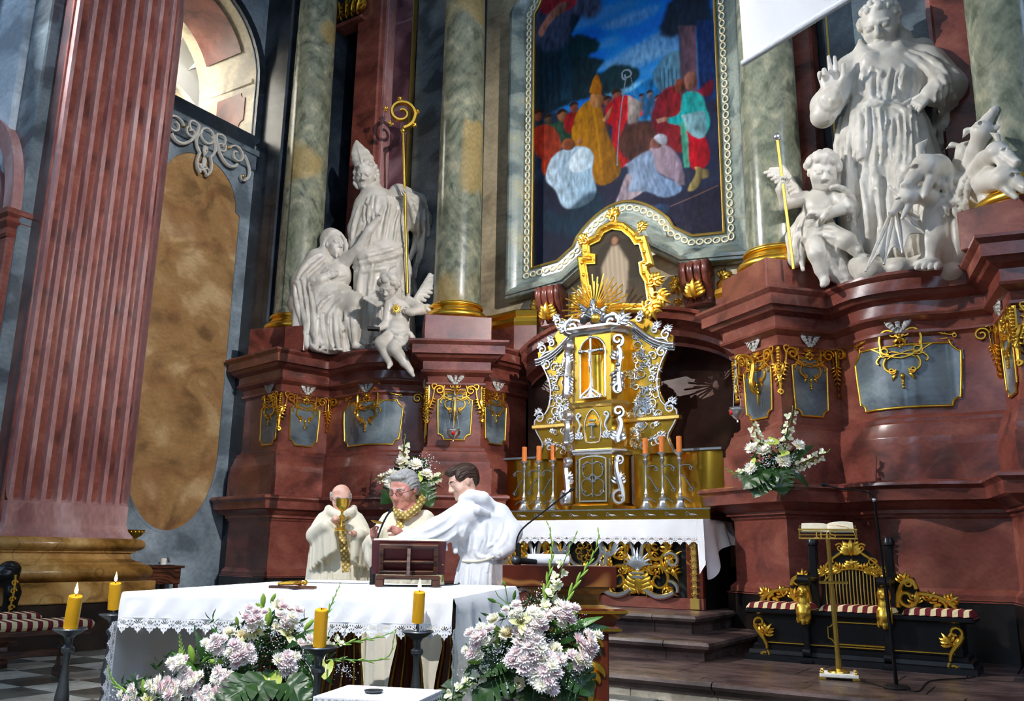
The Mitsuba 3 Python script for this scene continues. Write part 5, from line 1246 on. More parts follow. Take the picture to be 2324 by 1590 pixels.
# front relief of the middle tier: chalice in a glory, flanking leaves
TP = plane_place((0, T0 - .004, 0), (1, 0, 0), (0, 0, 1), (0, -1, 0))
mi_ = mirror_u([(bez((.10, 2.58), (.15, 2.75), (.12, 2.95), (0, 3.01)), .018, .02), (bez((.10, 2.58), (.05, 2.56), (0, 2.57)), .018, .02), (spiral(.21, 2.66, .05, .012, 90, 480), .03, .03), (bez((.22, 2.72), (.14, 2.8), (.24, 2.9)), .035, .03), (spiral(.20, 2.93, .045, .012, -90, 300), .03, .03)] + shift(leaf_items(.14, .1, 3, .02, .03), .20, 2.60))
obj('relief', strokes(mi_, TP), 'silver', tab, 40, kind='stuff')
ch = [(V([-.001, 2.62], [.001, 2.82]), .03, .04), (V([-.05, 2.80], [.05, 2.80]), .05, .05), (V([-.04, 2.63], [.04, 2.63]), .03, .03), (V([-.045, 2.86], [.045, 2.86]), .03, .03)]
obj('chalice_relief', strokes(ch, TP), 'silver_dark', tab, 40)
obj('glory_rays', strokes([(V([0, 2.82], [.10 * math.cos(t), 2.82 + .11 * math.sin(t)]), V(.004, .014), .015) for t in np.linspace(-.3, math.pi + .3, 19)], TP), 'gold_bright', tab, False, kind='stuff')
# door of the lower tier
dr_ = sg.box(-.20, 1.80, .20, 2.36).union(sa.scale(sg.Point(0, 2.34).buffer(.2, 16), 1, .28))
dk = obj('door', XZ(extrude(dr_, .012), T0 - .002), 'gold_plate', tab, False)
obj('border', XZ(extrude(dr_.difference(dr_.buffer(-.016)), .018), T0 - .006), 'silver', dk, False)
di = mirror_u([(bez((.02, 1.90), (.10, 1.84), (.16, 1.90), (.16, 2.0)), .022, .018), (bez((.16, 2.0), (.17, 2.1), (.06, 2.1), (.05, 2.09)), .02, .018), (bez((.05, 2.11), (.17, 2.1), (.16, 2.22), (.13, 2.28)), .02, .018), (bez((.13, 2.28), (.08, 2.34), (.01, 2.28)), .022, .018), (spiral(.13, 1.92, .03, .01, 0, 360), .014, .018), (spiral(.13, 2.26, .03, .01, 0, 360), .014, .018)])
obj('silver_inlay', strokes(di + [(V([0, 1.86], [0, 2.36]), V(.02, .02), .02), (spiral(0, 2.1, .045, .045, 0, 360), .03, .02)], plane_place((0, T0 - .014, 0), (1, 0, 0), (0, 0, 1), (0, -1, 0))), 'silver_dark', dk, 40, kind='stuff')
for s in (-1, 1): obj('side_strip', strokes([(bez((s * .24, 1.85), (s * .25, 2.1), (s * .24, 2.35)), .016, .012)] + [(spiral(s * .24, 1.9 + k * .1, .016, .006, 0, 300, 10), .01, .012) for k in range(5)], TP), 'silver_dark', tab, 40, kind='stuff')
# crucifix standing in the niche
cx = thing('crucifix', 'dark silver standing crucifix in the gilt niche of the tabernacle', 'crucifix')
yc_ = T0 - .06
obj('base', strokes(mirror_u([(bez((0, 3.30), (.03, 3.24), (.13, 3.22), (.15, 3.15)), .04, .06), (spiral(.13, 3.17, .03, .01, 0, 400), .02, .05), (bez((0, 3.26), (.05, 3.16), (.12, 3.155)), .03, .05)]) + [(V([0, 3.15], [0, 3.42]), V(.09, .04), .06), (V([-.12, 3.148], [.12, 3.148]), .02, .09)], plane_place((0, yc_ + .03, 0), (1, 0, 0), (0, 0, 1), (0, -1, 0))), 'silver', cx, 40)
obj('cross', cat(box(-.014, .014, yc_ - .012, yc_ + .012, 3.35, 3.97, .004), box(-.155, .155, yc_ - .012, yc_ + .012, 3.775, 3.805, .004), sphere(.03, 2, (0, yc_, 3.98), (1, .6, 1)), sphere(.03, 2, (.16, yc_, 3.79), (1, .6, 1)), sphere(.03, 2, (-.16, yc_, 3.79), (1, .6, 1))), 'silver_dark', cx, 40)
b = Body(anchor=(0, yc_ - .03, 3.7)); b.mpp = .001; b.o = V(0, yc_ - .03, 3.7); b.J = lambda x, y, t=0.: V(x * .001, yc_ - .03 - t, y * .001)
b.cap((0, 3750, 0), (0, 3655, 0), 20, 15); b.cap((0, 3655, 0), (5, 3570, .012), 15, 12); b.cap((5, 3570, .012), (0, 3490, 0), 11, 7); b.ell((-4, 3795, .012), (13, 15, 17)); b.cap((0, 3755, 0), (-130, 3800, 0), 10, 6); b.cap((0, 3755, 0), (130, 3800, 0), 10, 6); b.cap((-18, 3650, .005), (18, 3645, .005), 12, 12)
obj('figure', b.mesh(.006, .01), 'silver', cx, True)
# candlesticks and their candles
cs_prof = [(0, 0), (.088, 0), (.09, .015), (.075, .03), (.07, .045), (.05, .07), (.045, .10), (.052, .12), (.03, .14), (.022, .16), (.030, .18), (.018, .21), (.014, .26), (.019, .30), (.013, .36), (.013, .46), (.020, .50), (.016, .53), (.028, .55), (.034, .58), (.020, .60), (.03, .625), (.058, .64), (.064, .655), (.05, .66), (0, .66)]
csp = mikit.ply(lathe(cs_prof, 24), 'silver', smooth=40); cdl = mikit.ply(cat(lathe([(0, .0), (.033, 0), (.035, .004), (.035, .196), (.032, .2), (.012, .196), (0, .194)], 24), tube([(0, 0, .19), (.002, 0, .21)], .002, 5)), 'wax_orange', smooth=40)
arm = mikit.ply(cat(*[strokes([(bez((0, .50), (.10, .56), (.18, .52), (.16, .46)), .018, .018), (spiral(.15, .48, .03, .008, 0, 400), .014, .018), (bez((0, .42), (.08, .40), (.10, .30), (.17, .22)), .020, .018), (spiral(.15, .24, .035, .01, 180, 560), .014, .018), (bez((.03, .14), (.10, .12), (.14, .08)), .018, .018)], plane_place((0, 0, 0), (1, 0, 0), (0, 0, 1), (0, -1, 0)))]), 'silver_dark', smooth=40)
pos = ['outer', 'middle', 'inner']
for s, nm in ((-1, 'left'), (1, 'right')):
    for i, x in enumerate((1.137, .904, .678)):
        hh = 1.0 + (.05 if s > 0 and i == 1 else .03 if s > 0 else 0) ; w4 = TF().translate([s * x, -.09, zg]).scale([1, 1, hh * 1.03])
        k = thing('candlestick', f'tall silver candlestick, {pos[i]} of the three left of the tabernacle' if s < 0 else f'tall silver candlestick, {pos[i]} of the three right of the tabernacle', 'candlestick', 'silver candlesticks on the gilded step')
        obj('stem', csp, None, k, to_world=w4); obj('scroll_arm', arm, None, k, to_world=TF().translate([s * x, -.085, zg]).scale([s, 1, 1.03]))
        q = obj('altar_candle', cdl, None, None, to_world=TF().translate([s * x, -.09, zg + .66 * hh * 1.03]))
        lab(q, f'unlit orange candle on the {pos[i]} candlestick {nm} of the tabernacle', 'candle', 'orange candles on the silver candlesticks')
# ------------------------------------------------------------------ stucco statues on the pedestals
def statue(name, label, body, h=.013, cat_='statue', mat='white_stucco', amp=.0):
    k = thing(name, label, cat_); obj('figure', body.mesh(h), mat, k, True)
    for q in getattr(body, 'hn', []): obj('hand', q.mesh(h * .45), mat, k, True)
    if hasattr(body, 'hb'): obj('head', body.hb.mesh(h * .55), mat, k, True)
    return k
def wing_feathers(b, root, tip, n, w, t=0., k=2.5):
    """a small bird wing of overlapping feathers from root to tip"""
    r, e = V(*root), V(*tip); d = e - r; nn = V(-d[1], d[0], 0) / max(np.linalg.norm(d[:2]), 1) * np.sign(w); w = abs(w)
    b.cap(tuple(r), tuple(e), w * .28, w * .2, k)
    for i in range(n):
        s = (i + .5) / n; p = r + d * s
        for row, (l, off) in enumerate(((1.0, 0), (.62, .01))):
            q = p + nn * w * l * (.55 + .75 * s) + d * .18 * (s + .3); b.cap((p[0], p[1], p[2] + off + .006 * (i % 2)), (q[0], q[1], q[2] + off + .006 * (i % 2)), w * .19, w * .15, k * .35)
# --- the bishop
B_A = at_y(850, 600, .0)
b = Body(anchor=B_A); b.fine = True
b.head((831, 399, .10), 31, -18, 22, 4, (26, .17, .15), seed=4)
for i in range(9): b.ell((806 + (i % 3) * 3, 392 + i * 4, .04), (6, 6, 6), 3); b.ell((857 - (i % 3) * 2, 396 + i * 4, .02), (6, 6, 6), 3)
# mitre
for k_, (x, y, w, d) in enumerate(((828, 376, 25, 22), (823, 362, 26, 19), (818, 349, 22, 14), (813, 338, 14, 9), (811, 330, 6, 5))): b.ell((x, y, .08), (w, d, 14), 8, -14)
b.folds([[(804, 384, .19), (826, 388, .23), (852, 376, .17)], [(806, 376, .18), (826, 380, .22), (850, 369, .16)], [(822, 377, .2), (817, 352, .16), (811, 332, .12)]], 3, 2)
b.chain([(836, 424, .06), (842, 444, .02)], [15, 18], 8)
b.ell((868, 490, .0), (58, 46, 62), 25, 14); b.ell((862, 462, .02), (46, 36, 26), 20, 10); b.ell((878, 545, .0), (50, 42, 44), 25)
b.robe([(520, 876, .02, 48, 44), (575, 868, .08, 58, 52), (640, 868, .10, 62, 56), (700, 870, .06, 66, 58), (795, 868, .03, 72, 60)], 15, 8, 7, 3)
b.chain([(868, 560, .1), (836, 590, .34), (832, 690, .26), (826, 780, .2)], [38, 32, 26, 20], 9)          # the forward knee under the robe
# drape across the hips and its hem
b.folds([[(800, 594, .28), (845, 578, .42), (890, 566, .38), (918, 548, .22)], [(802, 606, .28), (850, 590, .44), (896, 580, .38), (920, 560, .22)], [(806, 618, .26), (850, 612, .42), (900, 600, .36)],
         [(880, 610, .36), (864, 650, .34), (846, 684, .3)], [(905, 590, .3), (900, 640, .3), (880, 668, .32)], [(846, 600, .42), (840, 650, .36), (838, 720, .3)], [(860, 640, .38), (850, 700, .34), (846, 770, .28)], [(822, 600, .3), (815, 660, .26), (812, 720, .22)]], 7, 6)
# cope hanging from the shoulders
b.chain([(905, 440, -.06), (950, 470, -.12), (968, 530, -.14), (958, 590, -.14), (946, 630, -.12)], [24, 30, 26, 20, 12], 8)
b.folds([[(948, 455, .05), (972, 520, .02), (968, 590, -.02)], [(960, 500, .06), (956, 570, .02), (938, 612, 0)], [(935, 480, .10), (944, 540, .08), (930, 590, .06)], [(918, 570, .1), (936, 640, .04), (950, 690, 0)], [(970, 470, -.02), (979, 540, -.06), (966, 606, -.06)]], 8, 6)
b.folds([[(846, 446, .2), (838, 490, .26), (828, 545, .26)], [(856, 446, .2), (852, 496, .28), (846, 550, .3)], [(880, 445, .18), (884, 490, .26), (872, 528, .3)], [(895, 450, .14), (905, 500, .22), (892, 540, .26)]], 6, 5)
for i in range(26): b.ell((835 + 30 * math.sin(i * 2.4) * .5 + (i % 3) * 6, 452 + i * 4, .27), (4, 4, 5), 2)
# arm with the crozier
b.chain([(915, 452, .02), (950, 498, .12), (938, 464, .30), (924, 442, .38)], [27, 28, 20, 11], 12)
b.folds([[(934, 455, .3), (946, 475, .28), (956, 505, .2)], [(926, 452, .32), (938, 482, .3), (940, 520, .2)]], 6, 5)
b.hand((931, 447, .38), (-.75, .55, .3), (-.5, -.6, .55), 34, (1.0, 1.05, 1.1, 1.15), thumb=-1)
# arm reaching down to the beggar
b.chain([(826, 468, .02), (812, 520, .06), (806, 560, .14), (806, 574, .2)], [24, 22, 15, 9], 10)
b.hand((806, 568, .2), (-.25, -.9, .3), (-.6, .1, .4), 28, (.5, .55, .6, .6), thumb=1)
b.folds([[(814, 470, .16), (803, 510, .16), (798, 545, .16)], [(826, 478, .2), (815, 520, .2), (806, 556, .2)]], 5, 4)
b.drape(815, 935, 640, 790, 8, 6, -6, 1); b.drape(825, 850, 460, 560, 3, 4, -6, 2); b.drape(868, 915, 460, 545, 4, 5, -14, 3); b.drape(945, 978, 470, 600, 3, 5, -6, 4)
statue('bishop_statue', 'white stucco statue of a mitred bishop leaning on a golden crozier', b)
# crozier
cz0, cz1 = b.J(915, 296, .45), b.J(925, 665, .45)
k = thing('crozier', 'long golden crozier with a spiral head held by the stucco bishop', 'staff')
obj('shaft', tube([cz0, cz1], .022, 10), 'gold_bright', k, True)
CP = plane_place(b.J(911, 258, .45), b.rt, (0, 0, 1), -b.fw); m_ = b.mpp
obj('crook', strokes(shift([(np.vstack([bez((6, -38), (30, -30), (32, 0), n=10), spiral(0, 0, 31, 7, 0, 480, 34)[1:]]), np.linspace(12, 6, 43), 12, -.6)] + shift(leaf_items(14, 11, 2, 0, 7), 31, 6, 1, -1.2) + shift(leaf_items(14, 11, 2, 0, 7), -4, 31, 1, .2) + shift(leaf_items(13, 11, 2, 0, 7), -31, 6, 1, 1.4) + shift(leaf_items(13, 11, 2, 0, 7), -20, -24, 1, 2.4) + shift(leaf_items(14, 11, 2, 0, 7), 26, -22, 1, -2.2), 0, 0, m_), CP), 'gold_bright', k, 40)
obj('knop', sphere(.045, 2, cz0, (1, 1, 1.2)), 'gold_bright', k, True)
# --- the beggar
b = Body(anchor=at_y(745, 680, -.62)); b.fine = True
b.head((759, 556, .08), 28, 36, 2, -8, None, 16, seed=3)
b.ell((752, 546, -.03), (27, 30, 30), 6, -10); b.chain([(736, 548, .02), (738, 590, .06), (744, 615, .1)], [9, 11, 10], 5); b.folds([[(778, 535, .12), (786, 560, .16), (776, 590, .16)], [(745, 530, .12), (760, 525, .16), (778, 535, .14)], [(738, 540, .1), (734, 575, .12), (742, 610, .16)]], 5, 3)
b.chain([(760, 580, .03), (764, 600, .03)], [12, 14], 6); b.ell((764, 626, .02), (34, 26, 36), 14, 8); b.ell((760, 662, .02), (28, 24, 26), 14)
for i in range(4): b.grooves([[(748, 628 + i * 8, .2), (766, 632 + i * 8, .23), (784, 628 + i * 8, .2)]], 1.6, 3)
b.chain([(784, 592, .10), (814, 566, .30), (838, 522, .44), (858, 498, .50)], [16, 12, 10, 8], 5); b.hand((856, 500, .50), (.45, .85, .1), (-.5, .2, .6), 26, (.15, 1.1, 1.2, 1.2), thumb=-1)
b.chain([(728, 596, .0), (684, 640, .1), (728, 636, .22), (745, 624, .25)], [24, 18, 12, 8], 9); b.hand((742, 628, .25), (.85, .45, .2), (-.2, .1, -.8), 28, (.2, .25, .25, .3), thumb=1)
b.robe([(650, 752, .02, 46, 36), (690, 742, .06, 62, 44), (740, 734, .06, 66, 46), (803, 734, .04, 68, 48)], 11, 8, 6, 7)
b.chain([(745, 690, .1), (804, 684, .34), (802, 735, .32), (806, 782, .3)], [34, 22, 15, 9], 5); b.chain([(806, 784, .3), (822, 789, .36)], [8, 6], 4)
for i in range(4): b.cap((818, 788 - i * .8, .35 - .02 * i), (828, 791, .38 - .025 * i), 2.6, 2.2, 1)
b.chain([(720, 590, -.02), (690, 640, -.04), (682, 690, -.02), (690, 730, 0), (715, 770, .04)], [26, 26, 24, 24, 20], 14)
b.folds([[(735, 585, .12), (700, 615, .16), (676, 648, .14)], [(728, 575, .08), (694, 600, .12), (672, 640, .1)], [(740, 598, .14), (712, 630, .2), (690, 660, .2)], [(668, 650, .06), (676, 700, .1), (690, 745, .1)], [(690, 690, .2), (700, 740, .2), (730, 780, .2)], [(760, 668, .28), (730, 690, .28), (712, 740, .22)], [(775, 680, .32), (745, 720, .3), (740, 780, .24)], [(800, 660, .2), (770, 664, .26), (730, 668, .24)], [(790, 720, .26), (770, 760, .24), (760, 800, .2)], [(702, 780, .14), (730, 794, .2), (762, 800, .22)]], 6, 5)
b.drape(685, 790, 700, 800, 8, 5, 6, 1); b.drape(672, 705, 620, 760, 3, 5, 14, 2)
statue('beggar_statue', 'white stucco statue of a kneeling hooded beggar reaching up to the bishop', b)
# --- the left cherub
b = Body(anchor=at_y(905, 730, -.62)); b.fine = True
b.head((882, 654, .06), 27, -25, 36, 10, (60, .24, .3), seed=6, k=1.3)
b.ell((908, 708, .0), (24, 20, 28), 7, -6); b.ell((903, 742, .03), (25, 22, 22), 8); b.chain([(890, 676, .02), (900, 692, .01)], [12, 15], 6)
b.chain([(928, 684, .0), (955, 704, .06), (934, 708, .16), (924, 706, .18)], [13, 11, 9, 7], 4); b.hand((930, 708, .17), (-.9, .1, .2), (0, .2, -.8), 20, (.6, .6, .6, .6), thumb=-1)
b.chain([(884, 690, .02), (876, 735, .04), (862, 744, .12)], [12, 10, 7], 5); b.hand((866, 743, .1), (-.9, -.1, .3), (0, .9, .2), 18, (.3, .3, .3, .3), thumb=1)
b.chain([(896, 756, .03), (866, 778, .18), (876, 806, .14), (885, 824, .1)], [18, 15, 10, 7], 5); b.cap((885, 826, .1), (882, 834, .15), 6, 4, 4)
b.chain([(914, 758, .03), (896, 790, .22), (918, 822, .2), (932, 840, .18)], [18, 16, 10, 7], 5); b.cap((932, 842, .18), (938, 852, .24), 6, 4, 4)
b.chain([(930, 700, -.05), (970, 700, -.08), (972, 726, -.06)], [12, 10, 7], 6); b.folds([[(890, 752, .2), (910, 760, .24), (928, 748, .16)], [(896, 765, .22), (912, 778, .24), (920, 790, .2)], [(925, 750, .14), (938, 772, .1), (930, 790, .1)], [(945, 690, .02), (972, 702, .0), (978, 724, -.02)]], 6, 4)
wing_feathers(b, (938, 690, -.06), (976, 624, -.1), 8, 27, k=3); wing_feathers(b, (872, 690, -.05), (856, 664, -.06), 6, -26, k=3)
ck = statue('cherub_statue', 'white stucco cherub with a gilt sun on its chest sitting below the bishop', b, .011)
sn = b.J(899, 700, .17); rs = []
for i in range(14): a = i * math.pi / 7; rs.append((V([0, 0], [.085 * math.cos(a), .085 * math.sin(a)]) * (1 if i % 2 else .8), V(.03, .008), .012))
obj('gilt_sun', cat(strokes(rs, plane_place(sn, b.rt, (0, 0, 1), -b.fw)), sphere(.028, 2, sn)), 'gold_bright', ck, 40, label='gilt sun on the chest')
q = b.J(848, 746, .14); kb = obj('black_book', tr(box(-.09, .09, -.06, .06, -.022, .022, .006), M4(q, b.rt, b.fw, V(0, 0, 1))), 'black', None, False); lab(kb, 'small black book in the left cherub\'s hand', 'book')
# --- rock under the left group
b = Body(anchor=at_y(830, 770, -.1))
for i in range(14): b.ell((800 + i * 9, 786 + (i % 3) * 5, -.2 + .1 * (i % 4)), (26, 34, 16), 10)
statue('statue_base', 'low stucco rock under the bishop and the beggar', b, .03, 'base')
# --- the monk
b = Body(anchor=at_y(2010, 400, .02)); b.fine = True
b.head((1998, 60, .16), 56, -12, 34, 0, (95, .15, .42), seed=8)
b.chain([(2003, 104, .08), (2008, 140, .02)], [30, 34], 14)
b.folds([[(1952, 92, .1), (1966, 128, .25), (2003, 142, .34), (2030, 118, .28), (2044, 92, .1)], [(1958, 108, .1), (1972, 140, .26), (2006, 154, .34), (2036, 130, .26)]], 10, 6); b.chain([(2038, 70, -.06), (2050, 90, -.06), (2046, 120, -.04)], [14, 20, 24], 10)
b.ell((2016, 180, .0), (92, 62, 62), 40, 4); b.ell((2010, 225, .02), (76, 56, 50), 36); b.chain([(1950, 150, -.02), (2090, 140, -.04)], [34, 36], 30)
b.robe([(205, 2006, .02, 74, 54), (235, 2004, .03, 70, 54), (300, 2010, .06, 88, 66), (400, 2024, .08, 104, 74), (500, 2036, .06, 108, 78), (625, 2046, .04, 112, 80)], 17, 13, 9, 11)
b.chain([(2045, 300, .12), (2075, 400, .34), (2050, 500, .3), (2040, 600, .2)], [56, 52, 46, 36], 12)
# tunic skirt over the robe, with belt
b.robe([(228, 1992, .04, 64, 56), (260, 1992, .07, 72, 60), (320, 2000, .1, 84, 66), (378, 2010, .12, 88, 70)], 13, 12, 4, 5)
b.folds([[(1948, 238, .2), (1980, 232, .34), (2015, 224, .36), (2040, 214, .3)], [(1950, 246, .2), (1982, 240, .35), (2016, 231, .37)]], 7, 3)
b.folds([[(1990, 228, .36), (2030, 240, .42), (2062, 262, .36), (2058, 300, .36), (2020, 318, .4), (1975, 322, .36)], [(2060, 240, .3), (2075, 280, .3), (2082, 310, .24)], [(1980, 250, .36), (1966, 300, .34), (1964, 330, .32)], [(1960, 250, .3), (1948, 300, .26), (1940, 360, .22)], [(2010, 330, .4), (2012, 370, .4)], [(2030, 320, .4), (2038, 360, .38), (2034, 385, .36)],
         [(1990, 160, .3), (2008, 190, .36), (2000, 222, .34)], [(2050, 150, .24), (2046, 190, .32), (2022, 222, .34)], [(1960, 160, .2), (1972, 200, .28), (1985, 225, .3)], [(2075, 160, .2), (2078, 210, .24), (2050, 240, .3)]], 8, 6)
b.folds([[(2060, 330, .4), (2050, 420, .5), (2020, 480, .44), (2006, 460, .4)], [(2090, 330, .3), (2100, 420, .36), (2080, 500, .36)], [(1930, 300, .2), (1926, 420, .2), (1940, 520, .2)], [(1960, 400, .3), (1975, 480, .36), (1970, 560, .32)], [(1910, 270, .05), (1902, 340, .06), (1908, 430, .08)], [(2000, 420, .4), (2010, 500, .42), (2000, 580, .38)], [(1985, 380, .36), (1990, 440, .4), (2015, 500, .42)]], 11, 9)
b.chain([(1932, 160, .02), (1874, 240, .18), (1868, 262, .24)], [38, 34, 26], 9); b.chain([(1868, 262, .24), (1884, 222, .34), (1888, 206, .36)], [27, 24, 14], 12)
b.folds([[(1920, 170, .22), (1892, 220, .32), (1880, 270, .32)], [(1930, 200, .2), (1902, 250, .3), (1882, 278, .3)], [(1865, 230, .3), (1880, 245, .38), (1900, 240, .36)]], 8, 6)
b.hand((1888, 214, .36), (-.08, 1.0, .1), (-.1, .1, .9), 84, (.05, .08, 1.0, 1.1), spread=.5, thumb=1)
b.chain([(2105, 150, -.02), (2152, 196, .1), (2118, 214, .3), (2106, 216, .34)], [44, 38, 26, 14], 9); b.hand((2112, 212, .34), (-.75, -.62, .1), (-.2, -.5, -.6), 64, (.25, .3, .35, .4), spread=.5, thumb=-1)
b.chain([(2090, 120, -.14), (2150, 170, -.22), (2166, 240, -.22), (2150, 290, -.18), (2130, 330, -.14)], [34, 36, 34, 28, 18], 9)
b.folds([[(2070, 118, .06), (2130, 150, .1), (2156, 190, .12)], [(2060, 124, .12), (2110, 160, .2), (2130, 195, .26)], [(2156, 200, .1), (2166, 250, .04), (2150, 305, .0)], [(2130, 220, .28), (2142, 260, .16), (2130, 310, .08)], [(2144, 240, .18), (2152, 280, .1), (2140, 325, .02)], [(2110, 150, .2), (2135, 175, .22), (2148, 205, .22)]], 10, 7)
b.drape(1925, 2130, 385, 620, 10, 9, 16, 1); b.drape(1948, 2075, 240, 375, 9, 7, 0, 2); b.drape(1955, 2080, 150, 225, 7, 6, -6, 3); b.drape(2120, 2165, 190, 320, 4, 8, -8, 4); b.drape(1905, 1940, 290, 520, 3, 7, 4, 5)
statue('monk_statue', 'white stucco statue of a curly-haired monk raising his hand in blessing', b, .014)
# --- the right cherub with the staff
b = Body(anchor=at_y(1860, 500, -.42)); b.fine = True
b.head((1867, 392, .08), 42, 12, 28, 4, (80, .24, .3), seed=10, k=1.3)
b.chain([(1862, 428, .03), (1860, 445, 0)], [18, 22], 10); b.ell((1860, 468, .0), (37, 30, 38), 10, 4); b.ell((1857, 512, .02), (36, 31, 30), 12)
b.chain([(1828, 450, .0), (1784, 462, .06), (1772, 430, .14), (1776, 414, .18)], [18, 14, 11, 9], 5); b.hand((1774, 420, .18), (.3, .9, .2), (.5, 0, .6), 30, (1.1, 1.1, 1.1, 1.1), thumb=1)
b.chain([(1898, 446, .02), (1922, 470, .12), (1876, 486, .26), (1856, 486, .28)], [18, 15, 12, 9], 5); b.hand((1862, 486, .28), (-.95, -.05, .1), (0, -.7, .4), 34, (.2, .2, .25, .3), thumb=-1)
b.chain([(1842, 528, .04), (1854, 576, .16), (1862, 612, .12), (1872, 636, .1)], [25, 20, 13, 10], 6); b.cap((1872, 640, .12), (1868, 646, .24), 10, 7, 6)
b.chain([(1878, 528, .04), (1922, 546, .22), (1940, 566, .2), (1950, 576, .2)], [25, 20, 13, 10], 6); b.cap((1950, 578, .2), (1966, 582, .26), 9, 6, 6)
b.folds([[(1880, 430, .2), (1900, 424, .18), (1928, 440, .12), (1940, 470, .08)], [(1885, 470, .2), (1866, 500, .24), (1850, 530, .22)], [(1850, 520, .2), (1876, 516, .26), (1904, 522, .2)], [(1848, 534, .2), (1872, 532, .28), (1896, 540, .22)], [(1930, 440, .1), (1946, 480, .04), (1938, 500, .04)], [(1912, 440, .12), (1930, 480, .1), (1926, 500, .06)]], 7, 5)
b.chain([(1830, 500, -.08), (1812, 540, -.08), (1806, 590, -.04)], [22, 26, 18], 14); b.chain([(1890, 560, -.06), (1900, 610, -.02), (1920, 640, .02)], [28, 26, 16], 14); b.chain([(1880, 430, -.06), (1930, 470, -.1), (1945, 550, -.14)], [26, 24, 18], 14)
b.folds([[(1818, 500, .04), (1806, 545, .06), (1800, 600, .06)], [(1834, 520, .08), (1822, 570, .1), (1822, 612, .1)], [(1880, 560, .1), (1884, 600, .14), (1910, 632, .14)], [(1900, 560, .08), (1910, 600, .1), (1936, 640, .1)], [(1940, 500, 0), (1950, 560, -.04), (1956, 610, -.06)]], 8, 6)
wing_feathers(b, (1816, 440, -.08), (1776, 380, -.12), 8, -32, k=3); wing_feathers(b, (1900, 420, -.06), (1936, 342, -.04), 8, 36, k=3)
statue('cherub_statue', 'white stucco cherub holding a thin golden staff beside the monk', b, .012)
s0, s1 = b.J(1764, 316, .2), b.J(1801, 610, .2)
k = thing('golden_staff', 'thin golden staff with a silver knob held by the right cherub', 'staff')
obj('shaft', tube([s0, s1], .018, 10), 'gold_bright', k, True); obj('knob', sphere(.05, 2, s0 + V(0, 0, .03), (.9, .9, 1)), 'silver', k, True)
# --- the many-headed beast
b = Body(anchor=at_y(2150, 480, -.45))
b.ell((2158, 478, .0), (66, 58, 60), 16, 8); b.ell((2164, 548, .0), (70, 58, 64), 22); b.ell((2150, 425, .0), (48, 42, 44), 14, -20); b.grooves([[(2150, 440, .34), (2160, 520, .36), (2164, 600, .32)]], 3, 6)
def beast(neck, hd, sn, r, open_=.5, horn=False, ear=True):
    """a long-snouted head: neck points, skull centre, snout tip; all (px, py, t)"""
    b.chain(neck + [hd], list(np.linspace(r * 1.25, r * .9, len(neck))) + [r * .85], r * .35)
    h, s = V(*hd), V(*sn); d = s - h; n = V(-d[1], d[0], 0); n = n / max(np.linalg.norm(n[:2]), 1)
    if n[1] > 0: n = -n
    b.ell(tuple(h), (r, r * .9, r * .95), r * .25); b.chain([tuple(h + n * r * .3), tuple(h + d * .55 + n * r * .28), tuple(s + n * r * .25)], [r * .72, r * .50, r * .40], r * .2)
    b.chain([tuple(h - n * r * .5), tuple(h + d * .5 - n * r * (.55 + open_ * .5)), tuple(h + d * .88 - n * r * (.5 + open_))], [r * .5, r * .32, r * .2], r * .12)
    for t in (.5, .66, .8, .93): b.cap(tuple(h + d * t + n * r * .0), tuple(h + d * t - n * r * .34), r * .10, r * .04, .6)
    e = h + d * .22 + n * r * .62; e[2] += r * .60 * b.mpp; b.ell(tuple(e + n * r * .12), (r * .42, r * .25, r * .16), r * .08); b.ell((e[0], e[1], e[2] + r * .12 * b.mpp), [r * .18] * 3, r * .03, cut=True)
    b.ell(tuple(s + n * r * .45 + V(0, 0, r * .25 * b.mpp)), (r * .3, r * .25, r * .2), r * .08); b.ell(tuple(s + d * .06 + n * r * .5 + V(0, 0, r * .45 * b.mpp)), [r * .10] * 3, r * .03, cut=True)
    if ear: b.chain([tuple(h + n * r * .8 - d * .1), tuple(h + n * r * 1.3 - d / np.linalg.norm(d[:2]) * r * .9), tuple(h + n * r * 1.2 - d / np.linalg.norm(d[:2]) * r * 1.7)], [r * .2, r * .3, r * .06], r * .1)
    if horn:
        for q in (-.4, .3): b.chain([tuple(h + n * r * .8 + V(q * r, 0, 0)), tuple(h + n * r * 1.7 + V(q * r * 1.3, 0, 0)), tuple(h + n * r * 2.3 + V(q * r + r * .5, 0, 0))], [r * .28, r * .2, r * .08], r * .1)
beast([(2146, 420, .10), (2126, 380, .26)], (2102, 380, .38), (2064, 428, .46), 31, .7)
beast([(2176, 420, .02), (2184, 370, .12)], (2192, 344, .2), (2232, 322, .24), 22, .5)
beast([(2200, 410, .06), (2216, 346, .4)], (2230, 298, .6), (2262, 254, .66), 23, .9)
beast([(2206, 420, .1), (2236, 364, .6)], (2262, 344, .85), (2304, 374, 1.0), 22, .3)
beast([(2206, 446, .12), (2246, 408, .65)], (2280, 404, .9), (2324, 434, 1.0), 27, .3)
beast([(2120, 450, .2), (2084, 442, .36)], (2058, 450, .44), (2028, 488, .48), 20, .5, True)
beast([(2200, 465, .16), (2232, 440, .4)], (2246, 454, .5), (2252, 492, .54), 21, .2)
rng = np.random.default_rng(21)
tl = b.surf([(rng.uniform(2128, 2200), rng.uniform(402, 480), .2) for i in range(60)])
for x, y, t in tl: b.chain([(x, y - 8, t - .02), (x - 4, y + 6, t + .04), (x + rng.uniform(-10, 8), y + rng.uniform(16, 26), t + .02)], [6, 6, 2], 2)
b.chain([(2120, 500, .14), (2118, 550, .2), (2110, 590, .22)], [34, 26, 18], 12); b.ell((2104, 600, .28), (30, 30, 12), 8)
